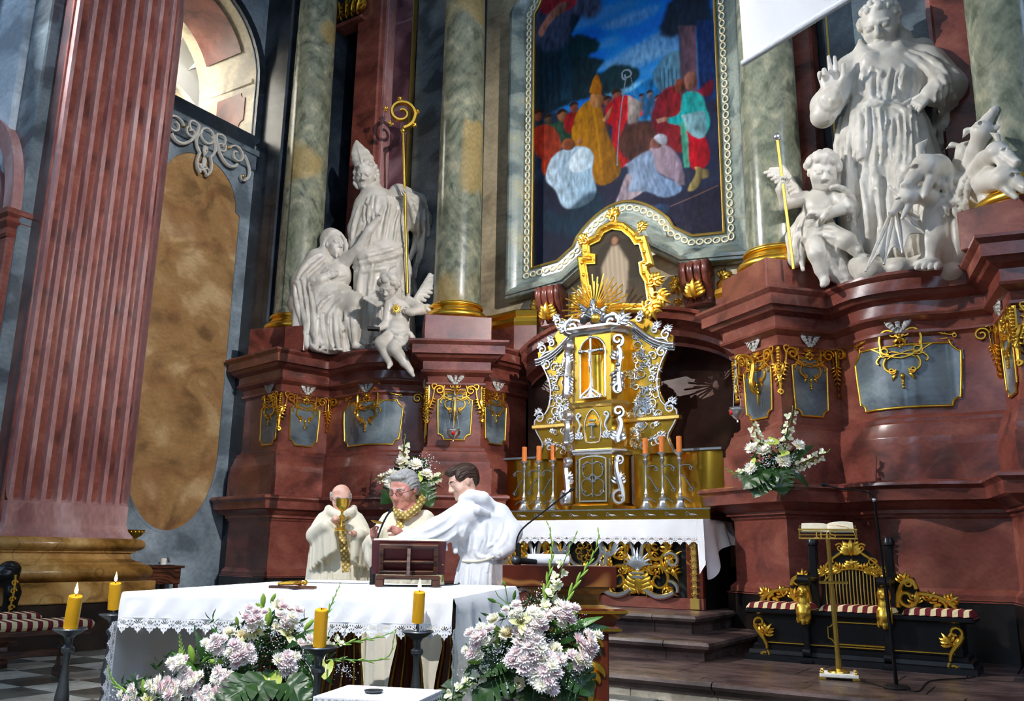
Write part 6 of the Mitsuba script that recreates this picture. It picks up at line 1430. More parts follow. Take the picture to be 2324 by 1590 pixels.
for i in range(4): b.cap((2090 + i * 13, 600, .34), (2080 + i * 15, 608, .46), 8, 5, 3)
b.chain([(2215, 500, .12), (2232, 540, .3), (2212, 570, .36)], [30, 20, 12], 10); b.cap((2212, 572, .26), (2204, 584, .36), 9, 5, 4)
wk = statue('beast_statue', 'white stucco many-headed beast crouching beside the monk', b, .012)
# bat wings: membranes stretched between ribs
def bat(b, root, tips, sag=.25, t=.018):
    r0 = b.J(*root); T_ = [b.J(*q) for q in tips]; v = []; nr = 8; per = 7
    for i in range(len(T_) - 1):
        for j in range(per + (i == len(T_) - 2)):
            s = j / per; e = T_[i] * (1 - s) + T_[i + 1] * s; e = e + (r0 - e) * sag * math.sin(math.pi * s) * .8
            for q in np.linspace(.02, 1, nr): v.append(r0 + (e - r0) * q - b.fw * .05 * math.sin(math.pi * s) * q)
    n = len(v) // nr; m = tm(v, grid(n, nr)); back = tm(np.array(v) + b.fw * t, grid(n, nr)[:, ::-1])
    return cat(m, back, *[tube([r0, (r0 + e) / 2 - b.fw * .01, e], [.032, .026, .012], 8) for e in T_])
obj('wing', bat(b, (2030, 470, .3), [(1964, 616, .5), (2006, 600, .46), (2048, 574, .42), (2098, 530, .3), (2096, 500, .2)]), 'white_stucco', wk, 40)
obj('wing', bat(b, (2264, 470, .45), [(2272, 500, .5), (2252, 540, .5), (2222, 566, .46), (2206, 560, .4)]), 'white_stucco', wk, 40)
b = Body(anchor=at_y(2030, 600, -.3))
for i in range(16): b.ell((1935 + i * 15, 624 - (i % 3) * 8, -.2 + .12 * (i % 4)), (34, 50, 30), 14)
statue('statue_base', 'low stucco rock under the monk and the beast', b, .03, 'base')
# ------------------------------------------------------------------ the three people at the free altar
def skin(key, a, b_):
    c1, c2 = mi.Color3f(*srgb(a)), mi.Color3f(*srgb(b_))
    return bsdf(key, proc(lambda p, n, uv: mix(c1, c2, smoothstep(.35, .65, fbm(p.x * 22, p.y * 22, p.z * 22, 2)))), .5, spec=.35)
skin('skin_pale', '#d9a28c', '#e8bca8'); skin('skin_ruddy', '#d49080', '#e8b0a2'); skin('skin_young', '#deb09a', '#ecc6b2')
bsdf('grey_hair', '#a9a8a6', .6); bsdf('brown_hair', '#3a251a', .5, sheen=.3); bsdf('lip', '#a85a50', .5)
bsdf('gold_cloth', proc(lambda p, n, uv: mix(mi.Color3f(*srgb('#a98a3c')), mi.Color3f(*srgb('#e2cf8e')), smoothstep(.4, .6, dr.abs(dr.sin(p.x * 150 + p.y * 90) * .5 + dr.sin(p.z * 170) * .5)))), .45, metal=.3)
bsdf('glasses_metal', '#5a5550', .3, 1.0)
def glasses(b, c, r, yaw, pitch, roll, parent, w=.30):
    L, _, _ = b.local(c, r, yaw, pitch, roll); a = np.linspace(0, 2 * math.pi, 17); m = []
    for s in (-1, 1):
        m.append(tube(np.array([L(s * .30 + .21 * math.cos(t), .86 - .10 * abs(s * .30 + .21 * math.cos(t)), .00 + .145 * math.sin(t)) for t in a]), .0016, 5))
        m.append(tube([L(s * .51, .80, .04), L(s * .72, .3, .06), L(s * .76, -.1, .06)], .0016, 5))
    m.append(tube([L(-.09, .88, .03), L(0, .92, .05), L(.09, .88, .03)], .0016, 5)); obj('glasses', cat(m), 'glasses_metal', parent, True)
def curtain(c, top, bot, n=9, r=4., k=5.):
    """cloth hanging between two polylines"""
    T_, B_ = spline(top, n), spline(bot, n)
    for i in range(n): c.cap(tuple(T_[i]), tuple(B_[i]), r * (1 + .35 * (i % 2)), r * (.8 + .3 * (i % 2)), k)
def orphrey(c, pts, w, parent, name, mat='gold_cloth'):
    """an embroidered band lying on the cloth: pts (px, py), w px"""
    P = spline(np.array([(x, y, 0) for x, y in pts]), 22); L_, R_ = [], []
    t = np.gradient(P, axis=0); t /= np.linalg.norm(t[:, :2], axis=1, keepdims=True); n = np.c_[-t[:, 1], t[:, 0], 0 * t[:, 0]]
    rows = [np.array([c.J(*q) for q in c.surf(P + n * w * o, 1.2)]) for o in np.linspace(-.5, .5, 5)]
    v = np.stack(rows, 1); v = gaussian_filter(v, (1, 0, 0)); obj(name, tm(v.reshape(-1, 3), grid(len(P), 5)), mat, parent, True)
def hair_mesh(b, hd, h=.0038, amp=.0016):
    """comb strands into a hair mesh, front to back"""
    m = b.mesh(h); v = np.asarray(m.vertices).copy(); L, _, _ = b.local(*hd); o = L(0, 0, 0); x = unit(L(1, 0, 0) - o); R = np.linalg.norm(L(1, 0, 0) - o); q = (v - o) / R
    a = np.arctan2(q @ x, (q @ unit(L(0, 0, 1) - o)) + .3); w = np.sin(a * 34 + 2.5 * np.sin(q[:, 0] * 5 + q[:, 2] * 3)) + .6 * np.sin(a * 57 + 2 * np.sin(q[:, 1] * 7))
    return tm(v + np.asarray(m.vertex_normals) * (amp * w)[:, None], m.faces)
def brows(anchor, hd, mat, parent):
    for s in (-1, 1):
        e = Body(anchor=anchor); L, E, Cp = e.local(*hd); Cp((s * .13, .80, .23), (s * .32, .76, .27), .035, .035, .05); Cp((s * .32, .76, .27), (s * .48, .62, .22), .035, .02, .05); obj('eyebrow', e.mesh(.003, .012), mat, parent, True)
    e = Body(anchor=anchor); L, E, Cp = e.local(*hd); Cp((-.16, .69, -.50), (.16, .69, -.50), .034, .034, .03); Cp((-.13, .67, -.575), (.13, .67, -.575), .042, .042, .03); obj('lips', e.mesh(.003, .012), 'lip', parent, True)
# --- bald priest with the chalice
A1 = at_d(772, 1200, 6.35); b = Body(anchor=A1); c = Body(anchor=A1)
k1 = thing('person', 'bald priest with glasses in cream vestment raising a gold chalice', 'person')
hd = ((774, 1131, .06), 31, 6, 16, 0)
b.head(*hd); b.chain([(774, 1150, .02), (773, 1176, .0)], [15, 18], 8); b.ell((772, 1230, 0), (44, 30, 66), 20)
b.chain([(735, 1188, 0), (722, 1222, .1), (762, 1176, .36)], [14, 11, 7], 6); b.chain([(808, 1188, 0), (826, 1226, .1), (802, 1210, .33)], [14, 11, 7], 6)
b.hand((750, 1186, .33), (.75, .5, .15), (.4, -.2, .6), 27, (.75, .8, .85, .9), thumb=1); b.hand((806, 1212, .31), (-.85, .1, .3), (-.1, .9, .2), 28, (.35, .4, .45, .5), thumb=-1)
obj('body', b.mesh(.0055), 'skin_pale', k1, True)
h = Body(anchor=A1); L, E, Cp = h.local(*hd)
for s in (-1, 1):
    for i in range(4): E((s * .70, -.05 - .22 * i, .16 - .02 * i), (.07, .16, .24), .1)
for i in range(5): E((-.45 + .225 * i, -.92, .02), (.16, .1, .26), .1)
obj('hair', hair_mesh(h, hd), 'grey_hair', k1, True); brows(A1, hd, 'grey_hair', k1); glasses(h, *hd, k1)
m = Body(anchor=A1); L, E, Cp = m.local(*hd)
c.robe([(1168, 772, .0, 44, 32, .1), (1190, 772, .02, 60, 38, .2), (1240, 770, .03, 64, 42, .5), (1320, 768, .03, 70, 48, 1), (1610, 766, .02, 78, 54, 1)], 15, 4, 8, 5)
c.chain([(750, 1172, .0), (795, 1172, .0)], [20, 20], 12); c.chain([(736, 1184, .02), (716, 1214, .12), (742, 1192, .30)], [20, 19, 14], 8); c.chain([(808, 1184, .02), (828, 1222, .12), (812, 1212, .28)], [20, 19, 14], 8)
curtain(c, [(712, 1200, .1), (738, 1190, .28), (756, 1180, .32)], [(706, 1290, .12), (736, 1262, .26), (760, 1244, .30)], 9, 6, 5); curtain(c, [(806, 1206, .3), (822, 1212, .2), (832, 1214, .1)], [(800, 1268, .28), (816, 1282, .2), (834, 1290, .1)], 8, 6, 5)
c.chain([(752, 1160, .10), (774, 1172, .17), (798, 1160, .10)], [9, 10, 9], 6); c.chain([(746, 1154, .0), (752, 1162, .08)], [9, 9], 5); c.chain([(802, 1154, .0), (797, 1162, .08)], [9, 9], 5)
c.drape(712, 762, 1260, 1400, 4, 5, -4, 1); c.drape(785, 826, 1260, 1400, 3, 5, 4, 2)
c.folds([[(744, 1182, 0), (760, 1196, 0), (768, 1230, 0)], [(800, 1186, 0), (790, 1220, 0), (790, 1260, 0)]], 4)
obj('chasuble', c.mesh(.008), 'cream_cloth', k1, True, label='cream chasuble'); orphrey(c, [(774, 1184), (777, 1215), (783, 1262), (786, 1300)], 19, k1, 'orphrey_band'); orphrey(c, [(756, 1174), (774, 1182), (794, 1172)], 8, k1, 'collar_band')
kc = thing('chalice', 'gold chalice held up in front of the bald priest\'s face', 'chalice'); q = c.J(774, 1204, .36); s_ = c.mpp
obj('cup', lathe(np.array([(0, 44), (7, 45), (12, 52), (14, 68), (14.5, 68), (13, 52), (7, 43), (3, 41), (2.6, 34), (6, 31), (6, 27), (2.6, 24), (2.4, 12), (5, 7), (14, 2), (15, 0), (0, 0)]) * s_, 32), 'gold_bright', kc, 40, to_world=TF().translate(q.tolist()))
# --- grey-haired priest
A2 = at_d(915, 1200, 5.95); b = Body(anchor=A2); c = Body(anchor=A2)
k2 = thing('person', 'grey-haired priest with glasses in cream vestment looking down at his hands, middle of the three', 'person')
hd = ((916, 1110, .05), 41, -38, 20, 4)
b.head(*hd); b.chain([(922, 1138, .0), (926, 1172, -.02)], [22, 26], 10); b.ell((925, 1235, -.02), (56, 40, 80), 24)
b.chain([(882, 1186, .0), (850, 1240, .12), (850, 1214, .3)], [17, 13, 9], 7); b.chain([(966, 1186, 0), (960, 1240, .14), (902, 1206, .34)], [17, 13, 9], 7)
b.hand((846, 1216, .32), (-.05, .75, .25), (.7, .1, .5), 33, (.7, .75, .8, .85), thumb=1); b.hand((905, 1204, .34), (-.85, .25, .1), (-.2, -.35, .8), 34, (.55, .6, .7, .75), thumb=-1)
obj('body', b.mesh(.0055), 'skin_ruddy', k2, True)
h = Body(anchor=A2); L, E, Cp = h.local(*hd)
E((0, -.20, .42), (.73, .84, .66), .1); E((0, -.55, .0), (.66, .50, .60), .2); E((0, .42, .82), (.5, .28, .2), .12)
for s in (-1, 1): E((s * .66, -.10, .26), (.12, .36, .36), .1)
h2 = h; L, E, Cp = h.local(*hd)
E((0, 1.02, -.10), (.78, .62, .72), .06, True)
rg = np.random.default_rng(4)
for i in range(26):
    t = rg.uniform(-1, 1); Cp((t * .5, .45, .95 - .2 * abs(t)), (t * .62, -.4, 1.05 - .35 * abs(t)), .05, .05, .03)
obj('hair', hair_mesh(h, hd), 'grey_hair', k2, True); brows(A2, hd, 'grey_hair', k2); glasses(h, *hd, k2)
c.robe([(1172, 926, -.02, 40, 34, .1), (1196, 926, .0, 66, 42, .2), (1260, 926, .02, 74, 48, .6), (1330, 924, .02, 80, 52, 1), (1620, 922, .02, 88, 58, 1)], 15, 4, 8, 6)
c.chain([(886, 1184, .0), (846, 1240, .12), (846, 1228, .26)], [24, 22, 15], 9); c.chain([(962, 1182, .0), (966, 1238, .14), (920, 1212, .30)], [26, 24, 15], 9)
curtain(c, [(836, 1222, .26), (850, 1220, .24), (866, 1200, .12)], [(832, 1262, .26), (846, 1290, .22), (862, 1300, .14)], 8, 6, 5); curtain(c, [(914, 1212, .30), (940, 1226, .22), (964, 1240, .16)], [(916, 1262, .28), (944, 1290, .22), (968, 1300, .14)], 8, 6, 5)
c.drape(880, 980, 1190, 1330, 6, 4, 0, 2); c.folds([[(990, 1190, 0), (978, 1220, 0), (950, 1232, 0)], [(955, 1170, 0), (972, 1200, 0), (978, 1240, 0)]], 5)
obj('chasuble', c.mesh(.008), 'cream_cloth', k2, True, label='cream chasuble')
nb = Body(anchor=A2); nb.chain([(899, 1152, .02), (903, 1166, .10), (922, 1170, .15), (946, 1152, .11), (958, 1134, .02)], [8, 8.5, 9, 9, 9], 4); nb.chain([(958, 1134, .02), (950, 1124, -.06), (930, 1122, -.10)], [9, 8, 8], 4)
obj('neck_band', nb.mesh(.007), 'gold_cloth', k2, True, label='gold embroidered neck band')
nb = Body(anchor=A2); nb.chain([(902, 1156, .06), (911, 1164, .12), (927, 1163, .13), (945, 1147, .09)], [5] * 4, 3); obj('collar', nb.mesh(.006), 'white_cloth', k2, True); orphrey(c, [(908, 1176), (905, 1205), (896, 1240)], 18, k2, 'orphrey_band')
q = c.J(856, 1186, .40); kp = obj('paten', tr(lathe([(0, .002), (.03, .0), (.042, .006), (.044, .008), (.03, .005), (0, .005)], 28), M4(q) @ trimesh.transformations.rotation_matrix(.25, [0, 1, 0])), 'gold_bright'); lab(kp, 'small gold dish between the grey-haired priest\'s hands', 'dish')
# --- altar boy
A3 = at_d(1085, 1200, 5.4); b = Body(anchor=A3); c = Body(anchor=A3)
k3 = thing('person', 'brown-haired altar boy in a white hooded alb reaching over the book stand', 'person')
hd = ((1050, 1094, .0), 39, -72, 22, 0)
b.head(*hd); b.chain([(1060, 1118, .0), (1072, 1150, -.02)], [20, 24], 10); b.ell((1092, 1210, 0), (46, 40, 66), 24)
b.chain([(1050, 1170, .1), (970, 1206, .16), (896, 1230, .18)], [17, 12, 8], 8); b.hand((900, 1230, .18), (-.9, -.35, .1), (0, -.9, .2), 32, (.3, .35, .4, .45), thumb=1)
obj('body', b.mesh(.0055), 'skin_young', k3, True)
h = Body(anchor=A3); L, E, Cp = h.local(*hd)
E((0, -.22, .40), (.74, .86, .68), .1); E((0, -.62, .06), (.62, .42, .55), .2); E((0, .30, .80), (.52, .52, .30), .15)
for s in (-1, 1): E((s * .62, .05, .40), (.16, .46, .34), .1)
E((0, 1.08, -.12), (.9, .56, .78), .06, True)
for s in (-1, 1): E((s * .8, .0, -.14), (.26, .22, .26), .05, True)
rg = np.random.default_rng(5)
for i in range(40):
    t = rg.uniform(-1, 1); Cp((t * .3, .66, .90 - .1 * abs(t)), (t * .66, -.5 - rg.uniform(0, .3), .86 - .3 * abs(t)), .05, .045, .03)
obj('hair', hair_mesh(h, hd), 'brown_hair', k3, True); brows(A3, hd, 'brown_hair', k3)
c.robe([(1150, 1088, -.02, 34, 32, .1), (1172, 1090, .0, 54, 42, .2), (1215, 1100, .0, 64, 46, .6), (1250, 1096, .0, 58, 42, .8), (1268, 1094, .0, 46, 36, .5)], 13, 5, 10, 8)
c.robe([(1262, 1094, .0, 46, 36, .3), (1290, 1092, .0, 52, 40, .6), (1340, 1090, .0, 58, 44, 1), (1640, 1086, .0, 74, 56, 1)], 17, 5, 5, 9)
c.chain([(1052, 1170, .10), (990, 1200, .15), (926, 1224, .18), (888, 1234, .18)], [32, 23, 17, 14], 14); c.chain([(1040, 1200, .12), (985, 1220, .16), (910, 1240, .18)], [26, 16, 10], 10)
curtain(c, [(892, 1238, .18), (950, 1232, .16), (1030, 1220, .1)], [(896, 1248, .20), (960, 1240, .18), (1034, 1252, .12)], 8, 5, 5)
c.chain([(1130, 1172, -.04), (1160, 1206, .0), (1146, 1240, .08), (1132, 1256, .12)], [32, 24, 20, 13], 12)
c.ell((1092, 1140, -.02), (38, 30, 24), 12, 30); c.chain([(1052, 1132, .10), (1068, 1124, .12), (1096, 1130, .10), (1112, 1150, .06)], [12, 13, 14, 10], 7); c.chain([(1050, 1134, .04), (1054, 1140, .1), (1084, 1156, .16), (1108, 1164, .12)], [8, 9, 9, 6], 5)
c.drape(1055, 1130, 1275, 1420, 8, 4, -4, 3); c.drape(1060, 1140, 1190, 1262, 5, 4, -8, 4)
c.folds([[(1030, 1160, 0), (1000, 1186, 0), (960, 1206, 0)], [(1040, 1180, 0), (1000, 1208, 0), (950, 1226, 0)], [(1046, 1200, 0), (1010, 1226, 0), (960, 1238, 0)], [(1060, 1190, 0), (1050, 1220, 0), (1056, 1256, 0)], [(1140, 1190, 0), (1130, 1220, 0), (1110, 1240, 0)], [(1150, 1200, 0), (1146, 1226, 0), (1130, 1246, 0)], [(1100, 1180, 0), (1096, 1215, 0), (1080, 1250, 0)], [(1078, 1245, 0), (1086, 1262, 0), (1110, 1262, 0)]], 5)
c.grooves([[(1046, 1190, 0), (1040, 1220, 0), (1052, 1250, 0)], [(1112, 1190, 0), (1108, 1226, 0), (1096, 1258, 0)]], 3, 3)
obj('alb', c.mesh(.008), 'alb_cloth', k3, True, label='white hooded alb')
cb = spline(c.surf([(1050, 1272, 0), (1070, 1274, 0), (1096, 1271, 0), (1120, 1263, 0), (1136, 1256, 0)], 1.), 20); obj('cord', tube(np.array([c.J(*q) for q in cb]), .008, 8), 'cream_cloth', k3, True)
# ------------------------------------------------------------------ the free altar in the foreground
ZT = .96
FL, FR, BR = at_z(280, 1342, ZT), at_z(1030, 1357, ZT), at_z(1172, 1329, ZT)
TW, TD = np.linalg.norm(FR - FL), np.linalg.norm(BR - FR); ex, ey = (FR - FL) / TW, (BR - FR) / TD; ez = V(0, 0, 1)
TM = np.eye(4); TM[:3, 0], TM[:3, 1], TM[:3, 3] = ex, ey, FL
def on_table(px, py, z=ZT): return at_z(px, py, z)
ft = thing('free_altar', 'free-standing altar table with carved red and gilt supports under the white cloth', 'table')
obj('top', tr(box(.01, TW - .01, .01, TD - .01, -.06, -.012), TM), 'wood', ft, False)
sp_ = [(.06, -.95), (.10, -.93), (.085, -.88), (.05, -.82), (.075, -.66), (.095, -.52), (.075, -.36), (.05, -.24), (.07, -.12), (.10, -.06)]
for u, w in ((TW * .56, TD * .35), (TW * .73, TD * .45), (TW * .90, TD * .40), (TW * .2, TD * .6), (TW * .4, TD * .7)):
    q = FL + ex * u + ey * w; k = obj('support', lathe(np.array(sp_) + [0, .0], 8), 'orange_marble', ft, 20, to_world=TF().translate(q.tolist()))
    vp = lambda a, zz, h, q=q: q + np.stack([(np.interp(zz, [p[1] for p in sp_], [p[0] for p in sp_]) + h) * np.cos(a), (np.interp(zz, [p[1] for p in sp_], [p[0] for p in sp_]) + h) * np.sin(a), zz], 1)
    a0 = math.atan2(CAM[1] - q[1], CAM[0] - q[0]); vi = []
    for da in (-.9, -.3, .35, .95): vi += [(bez((a0 + da, -.12), (a0 + da + .5, -.35), (a0 + da - .6, -.6), (a0 + da + .2, -.88)), np.linspace(.25, .12, 14), .014)] + [(spiral(a0 + da + .1, z_, .16, .04, 0, 400, 12), .09, .014) for z_ in ()]
    obj('gilt_vine', strokes([(p, w_ * .5, h_) for p, w_, h_ in vi], vp), 'gilt', k, 40, kind='stuff')
    obj('foot', box(q[0] - .13, q[0] + .13, q[1] - .13, q[1] + .13, 0, .03, .01), 'wood', ft, False)
tc = thing('tablecloth', 'white cloth with cut-work lace border over the free-standing altar', 'tablecloth')
def TL_(u, v, z): return FL + np.outer(u, ex) + np.outer(v, ey) + np.outer(z, ez)
g1, g2 = np.meshgrid(np.linspace(0, TW, 50), np.linspace(0, TD, 30), indexing='ij'); zz_ = .002 * np.sin(g1 * 9) * np.sin(g2 * 7)
obj('top', tm(TL_(g1.ravel(), g2.ravel(), zz_.ravel()), grid(50, 30)), 'white_cloth', tc, True)
DF = .105
def front(u, d): w = .5 - .5 * np.cos(np.minimum(d / DF, 1) * math.pi); return TL_(u, -.012 * np.minimum(d / .012, 1) - w * (.008 + .006 * np.sin(u * 31 + 6 * np.sin(u * 3)) + .004 * np.sin(u * 67 + d * 40)), -np.maximum(d - .004, 0))
g1, g2 = np.meshgrid(np.linspace(0, TW, 260), np.linspace(0, DF, 12), indexing='ij')
obj('front_drop', tm(front(g1.ravel(), g2.ravel()), grid(260, 12)), 'white_cloth', tc, True)
obj('lace', hang(lace_strip(TW, .0565, .062), lambda u, v: front(u, DF - .001 - v)), 'white_cloth', tc, False, label='cut-work lace border')
def endd(side):
    s = 1 if side else -1; u0 = TW if side else 0
    def f(v, d): w = np.minimum(d / .3, 1) * np.clip(v / .22, 0, 1); return TL_(u0 + s * (.010 * np.minimum(d / .01, 1) + w * (.03 + .016 * np.sin(v * 15) + .006 * np.sin(v * 33 + d * 5)) + d * .05 * np.clip(v / .22, 0, 1)), v, -np.maximum(d - .004, 0))
    return f
for side in (0, 1):
    f = endd(side); g1, g2 = np.meshgrid(np.linspace(0, TD, 60), np.linspace(0, .78, 26), indexing='ij')
    obj('end_drop', tm(f(g1.ravel(), g2.ravel()), grid(60, 26)), 'white_cloth', tc, True)
    st = lace_strip(.66, .0565, .06); obj('lace', hang(st, lambda u, v, f=f: f(.0 + v * 1.0, .12 + u)), 'white_cloth', tc, False, label='cut-work lace border')
cl_ = thing('corporal', 'thin white linen cloth lying flat at the back of the altar table', 'linen')
q = on_table(765, 1321); m = box(-.22, .22, -.16, .16, .004, .007, .001); obj('linen', tr(m, M4(q, ex, ey, ez)), 'alb_cloth', cl_, False)
# lying crucifix
kq = thing('altar_crucifix', 'small wooden crucifix with a gilt figure lying on the altar cloth', 'crucifix'); q = on_table(664, 1335, ZT + .004); m4 = M4(q, ex, ey, ez)
obj('cross', tr(cat(box(-.11, .11, -.014, .014, 0, .013, .003), box(.01, .04, -.07, .07, 0, .013, .003)), m4), 'wood', kq, False)
obj('figure', tr(cat(tube([(-.07, 0, .02), (-.01, 0, .026), (.04, 0, .026)], [.007, .01, .012], 8), tube([(.03, -.055, .022), (.028, 0, .028), (.03, .055, .022)], [.005, .008, .005], 8), sphere(.012, 2, (.058, 0, .028))), m4), 'gold', kq, True)
# book stand with the missal
bs = thing('book_stand', 'dark wooden book stand on the altar, its back turned to the viewer', 'stand')
q = on_table(925, 1331, ZT + .003); cq = unit((CAM - q) * [1, 1, 0]); rx = V(-cq[1], cq[0], 0); BM = M4(q, rx, -cq, ez); s = .0024
w_ = .155
obj('foot', tr(cat(*[box(x - .02, x + .02, -.02, .02, 0, .036, .003) for x in (-w_ + .01, w_ - .01)], *[box(x - .02, x + .02, .16, .20, 0, .036, .003) for x in (-w_ + .01, w_ - .01)]), BM), 'wood', bs, False)
obj('base', tr(cat(box(-w_ - .012, w_ + .012, -.024, .21, .036, .052, .004)), BM), 'wood', bs, False)
ta_ = math.radians(27); bt = BM @ M4((0, .175, .052), V(1, 0, 0), V(0, math.cos(ta_), math.sin(ta_)), V(0, -math.sin(ta_), math.cos(ta_)))
bt = BM @ M4((0, .155, .060), V(1, 0, 0), V(0, -math.sin(ta_), math.cos(ta_)), V(0, -math.cos(ta_), -math.sin(ta_)))   # y runs up the sloping board, z points at the viewer
for nm, bx in (('rail', box(-w_, w_, 0, .022, -.012, .012, .003)), ('rail', box(-w_, w_, .062, .078, -.010, .010, .003)), ('rail', box(-w_, w_, .150, .175, -.012, .012, .003)), ('stile', box(-w_, -w_ + .025, .02, .152, -.012, .012, .003)), ('stile', box(w_ - .025, w_, .02, .152, -.012, .012, .003)), ('strut', box(-.011, .011, .02, .16, -.010, .010, .003))):
    obj(nm, tr(bx, bt), 'wood', bs, False)
obj('prop', tr(box(-.010, .010, -.004, .004, 0, .15, .002), BM @ M4((0, .01, .05), V(1, 0, 0), V(0, .95, -.3), V(0, .3, .95))), 'wood', bs, False)
bsdf('red_leather', '#4d0f1a', .45); bsdf('paper', '#e6dcc2', .8)
bk = thing('missal', 'open missal with a dark red cover on the book stand', 'book'); W2 = .195
obj('cover', tr(box(-W2, W2, -.01, .185, -.020, -.0125, .002), bt), 'red_leather', bk, False)
gx_, gy_ = np.meshgrid(np.linspace(-W2 + .008, W2 - .008, 31), np.linspace(-.005, .18, 3), indexing='ij'); th_ = -.022 - .028 * np.sqrt(np.abs(np.sin(np.clip(np.abs(gx_) / W2, 0, 1) * 2.6)))
pg_ = np.stack([gx_, gy_, th_], -1).reshape(-1, 3); pb_ = np.stack([gx_, gy_, 0 * gx_ - .0205], -1).reshape(-1, 3)
edge = tm(np.vstack([np.stack([gx_[:, 2], gy_[:, 2], th_[:, 2]], 1), np.stack([gx_[:, 2], gy_[:, 2], 0 * th_[:, 2] - .0205], 1)]), [[i, i + 1, 31 + i + 1, 31 + i] for i in range(30)])
obj('pages', tr(cat(tm(pg_, grid(31, 3)), edge), bt), 'paper', bk, 40)
for i, cc in enumerate(('#d8b02a', '#3d7a3a')):
    kk_ = bsdf(f'ribbon_{i}', cc, .6); obj('ribbon', tr(tm([(W2 * .93 + i * .006 - .004, -.06, -.03), (W2 * .93 + i * .006 + .004, -.06, -.03), (W2 * .93 + i * .006 - .003, .05, -.012), (W2 * .93 + i * .006 + .003, .05, -.012), (W2 * .9, .12, -.024), (W2 * .9 + .006, .12, -.024)], [[0, 1, 3, 2], [2, 3, 5, 4]]), bt), kk_, bk, False)
# table microphone and cable
def gooseneck(name, label, pts, base, hd, r=.005, mt='black'):
    k = thing(name, label, 'microphone'); obj('neck', tube(pts, r, 8), mt, k, True)
    e, d = pts[-1], unit(pts[-1] - pts[-3]); obj('head', tube([e - d * hd * .6, e + d * hd * .2, e + d * hd, e + d * hd * 1.5], [hd * .4, hd * .55, hd * .55, hd * .2], 12), mt, k, True)
    if base is not None: obj('base', base, mt, k, 40)
    return k
q = on_table(845, 1326); dq = depth(q); P = spline([q, at_d(846, 1285, dq), at_d(852, 1240, dq - .02), at_d(868, 1190, dq - .05), at_d(885, 1160, dq - .08)], 20)
gooseneck('microphone', 'black gooseneck microphone on the altar table left of the book stand', P, tr(lathe([(0, 0), (.016, 0), (.016, .09), (.010, .10), (0, .10)], 16), q), .016)
kc_ = obj('microphone_cable', tube(spline([on_table(848, 1325, ZT + .006), on_table(900, 1328, ZT + .006), on_table(980, 1328, ZT + .006), on_table(1040, 1322, ZT + .006)], 24), .003, 6), 'black'); lab(kc_, 'thin black cable lying along the back of the altar cloth', 'cable')

# ------------------------------------------------------------------ standing candlesticks with burning candles
bsdf('flame', '#ffb040', .5)
for nm, px, top, bot_, plate, r_, dd, lean, wd in (('leftmost, in front of the striped bench', 172, 1352, 1424, 1432, 31, 3.35, -12, 105), ('at the left end of the altar cloth', 262, 1323, 1381, 1398, 26, 3.95, -4, 110 * .52), ('beside the left flower arrangement, third from left', 730, 1383, 1465, 1474, 30, 3.0, -5, 70), ('rightmost, in front of the altar cloth', 952, 1343, 1411, 1438, 27, 3.4, -4, 71)):
    a = at_d(px, top, dd); b_ = at_d(px + lean, bot_, dd); p = at_d(px + lean * 1.1, plate, dd); r = r_ * dd / FPX / 2; p0 = V(p[0], p[1], p[2])
    k = thing('floor_candlestick', f'tall dark pewter candlestick {nm}', 'candlestick', None)
    R_ = .062; z0 = p0[2]
    pr = [(0, .02), (.004, .02), (.006, .004), (R_ * .5, .0), (R_, .012), (R_ + .002, .008), (R_ * .6, -.008), (.022, -.016), (.014, -.03), (.013, -.05), (.024, -.06), (.024, -.072), (.013, -.085), (.012, -.12), (.016, -.17), (.026, -.235), (.028, -.26), (.016, -.30), (.022, -.312), (.022, -.322), (.014, -.335), (.022, -.36), (.024, -.375), (.014, -.40), (.026, -.42), (.028, -.435), (.02, -.45), (.045, -.475), (.05, -.50), (.03, -.52), (.03, -.6), (.045, -z0 + .12), (.09, -z0 + .05), (.12, -z0 + .02), (.12, -z0), (0, -z0)]
    obj('stand', lathe(pr, 28), 'pewter', k, 40, to_world=TF().translate(p0.tolist()))
    if px > 900 or px < 300: obj('spike', tube([p0 + V(0, 0, .01), b_], .005, 6), 'pewter', k, True)
    kc = obj('candle', tube([b_, b_ + (a - b_) * .5, a - (a - b_) * .04, a], [r, r, r, r * .92], 24), 'wax', None, 40); lab(kc, f'burning yellow beeswax candle on the candlestick {nm}', 'candle')
    obj('wick', tube([a, a + V(0, 0, .012)], .0015, 5), 'black', kc, True)
    fm = tr(lathe([(0, 0), (.006, .006), (.0075, .014), (.005, .028), (.0015, .042), (0, .046)], 12), a + V(0, 0, .006)); s_ = obj('flame', fm, 'flame_material', kc, True); scene[s_]['emitter'] = {'type': 'area', 'radiance': {'type': 'rgb', 'value': [.55, .30, .085]}}

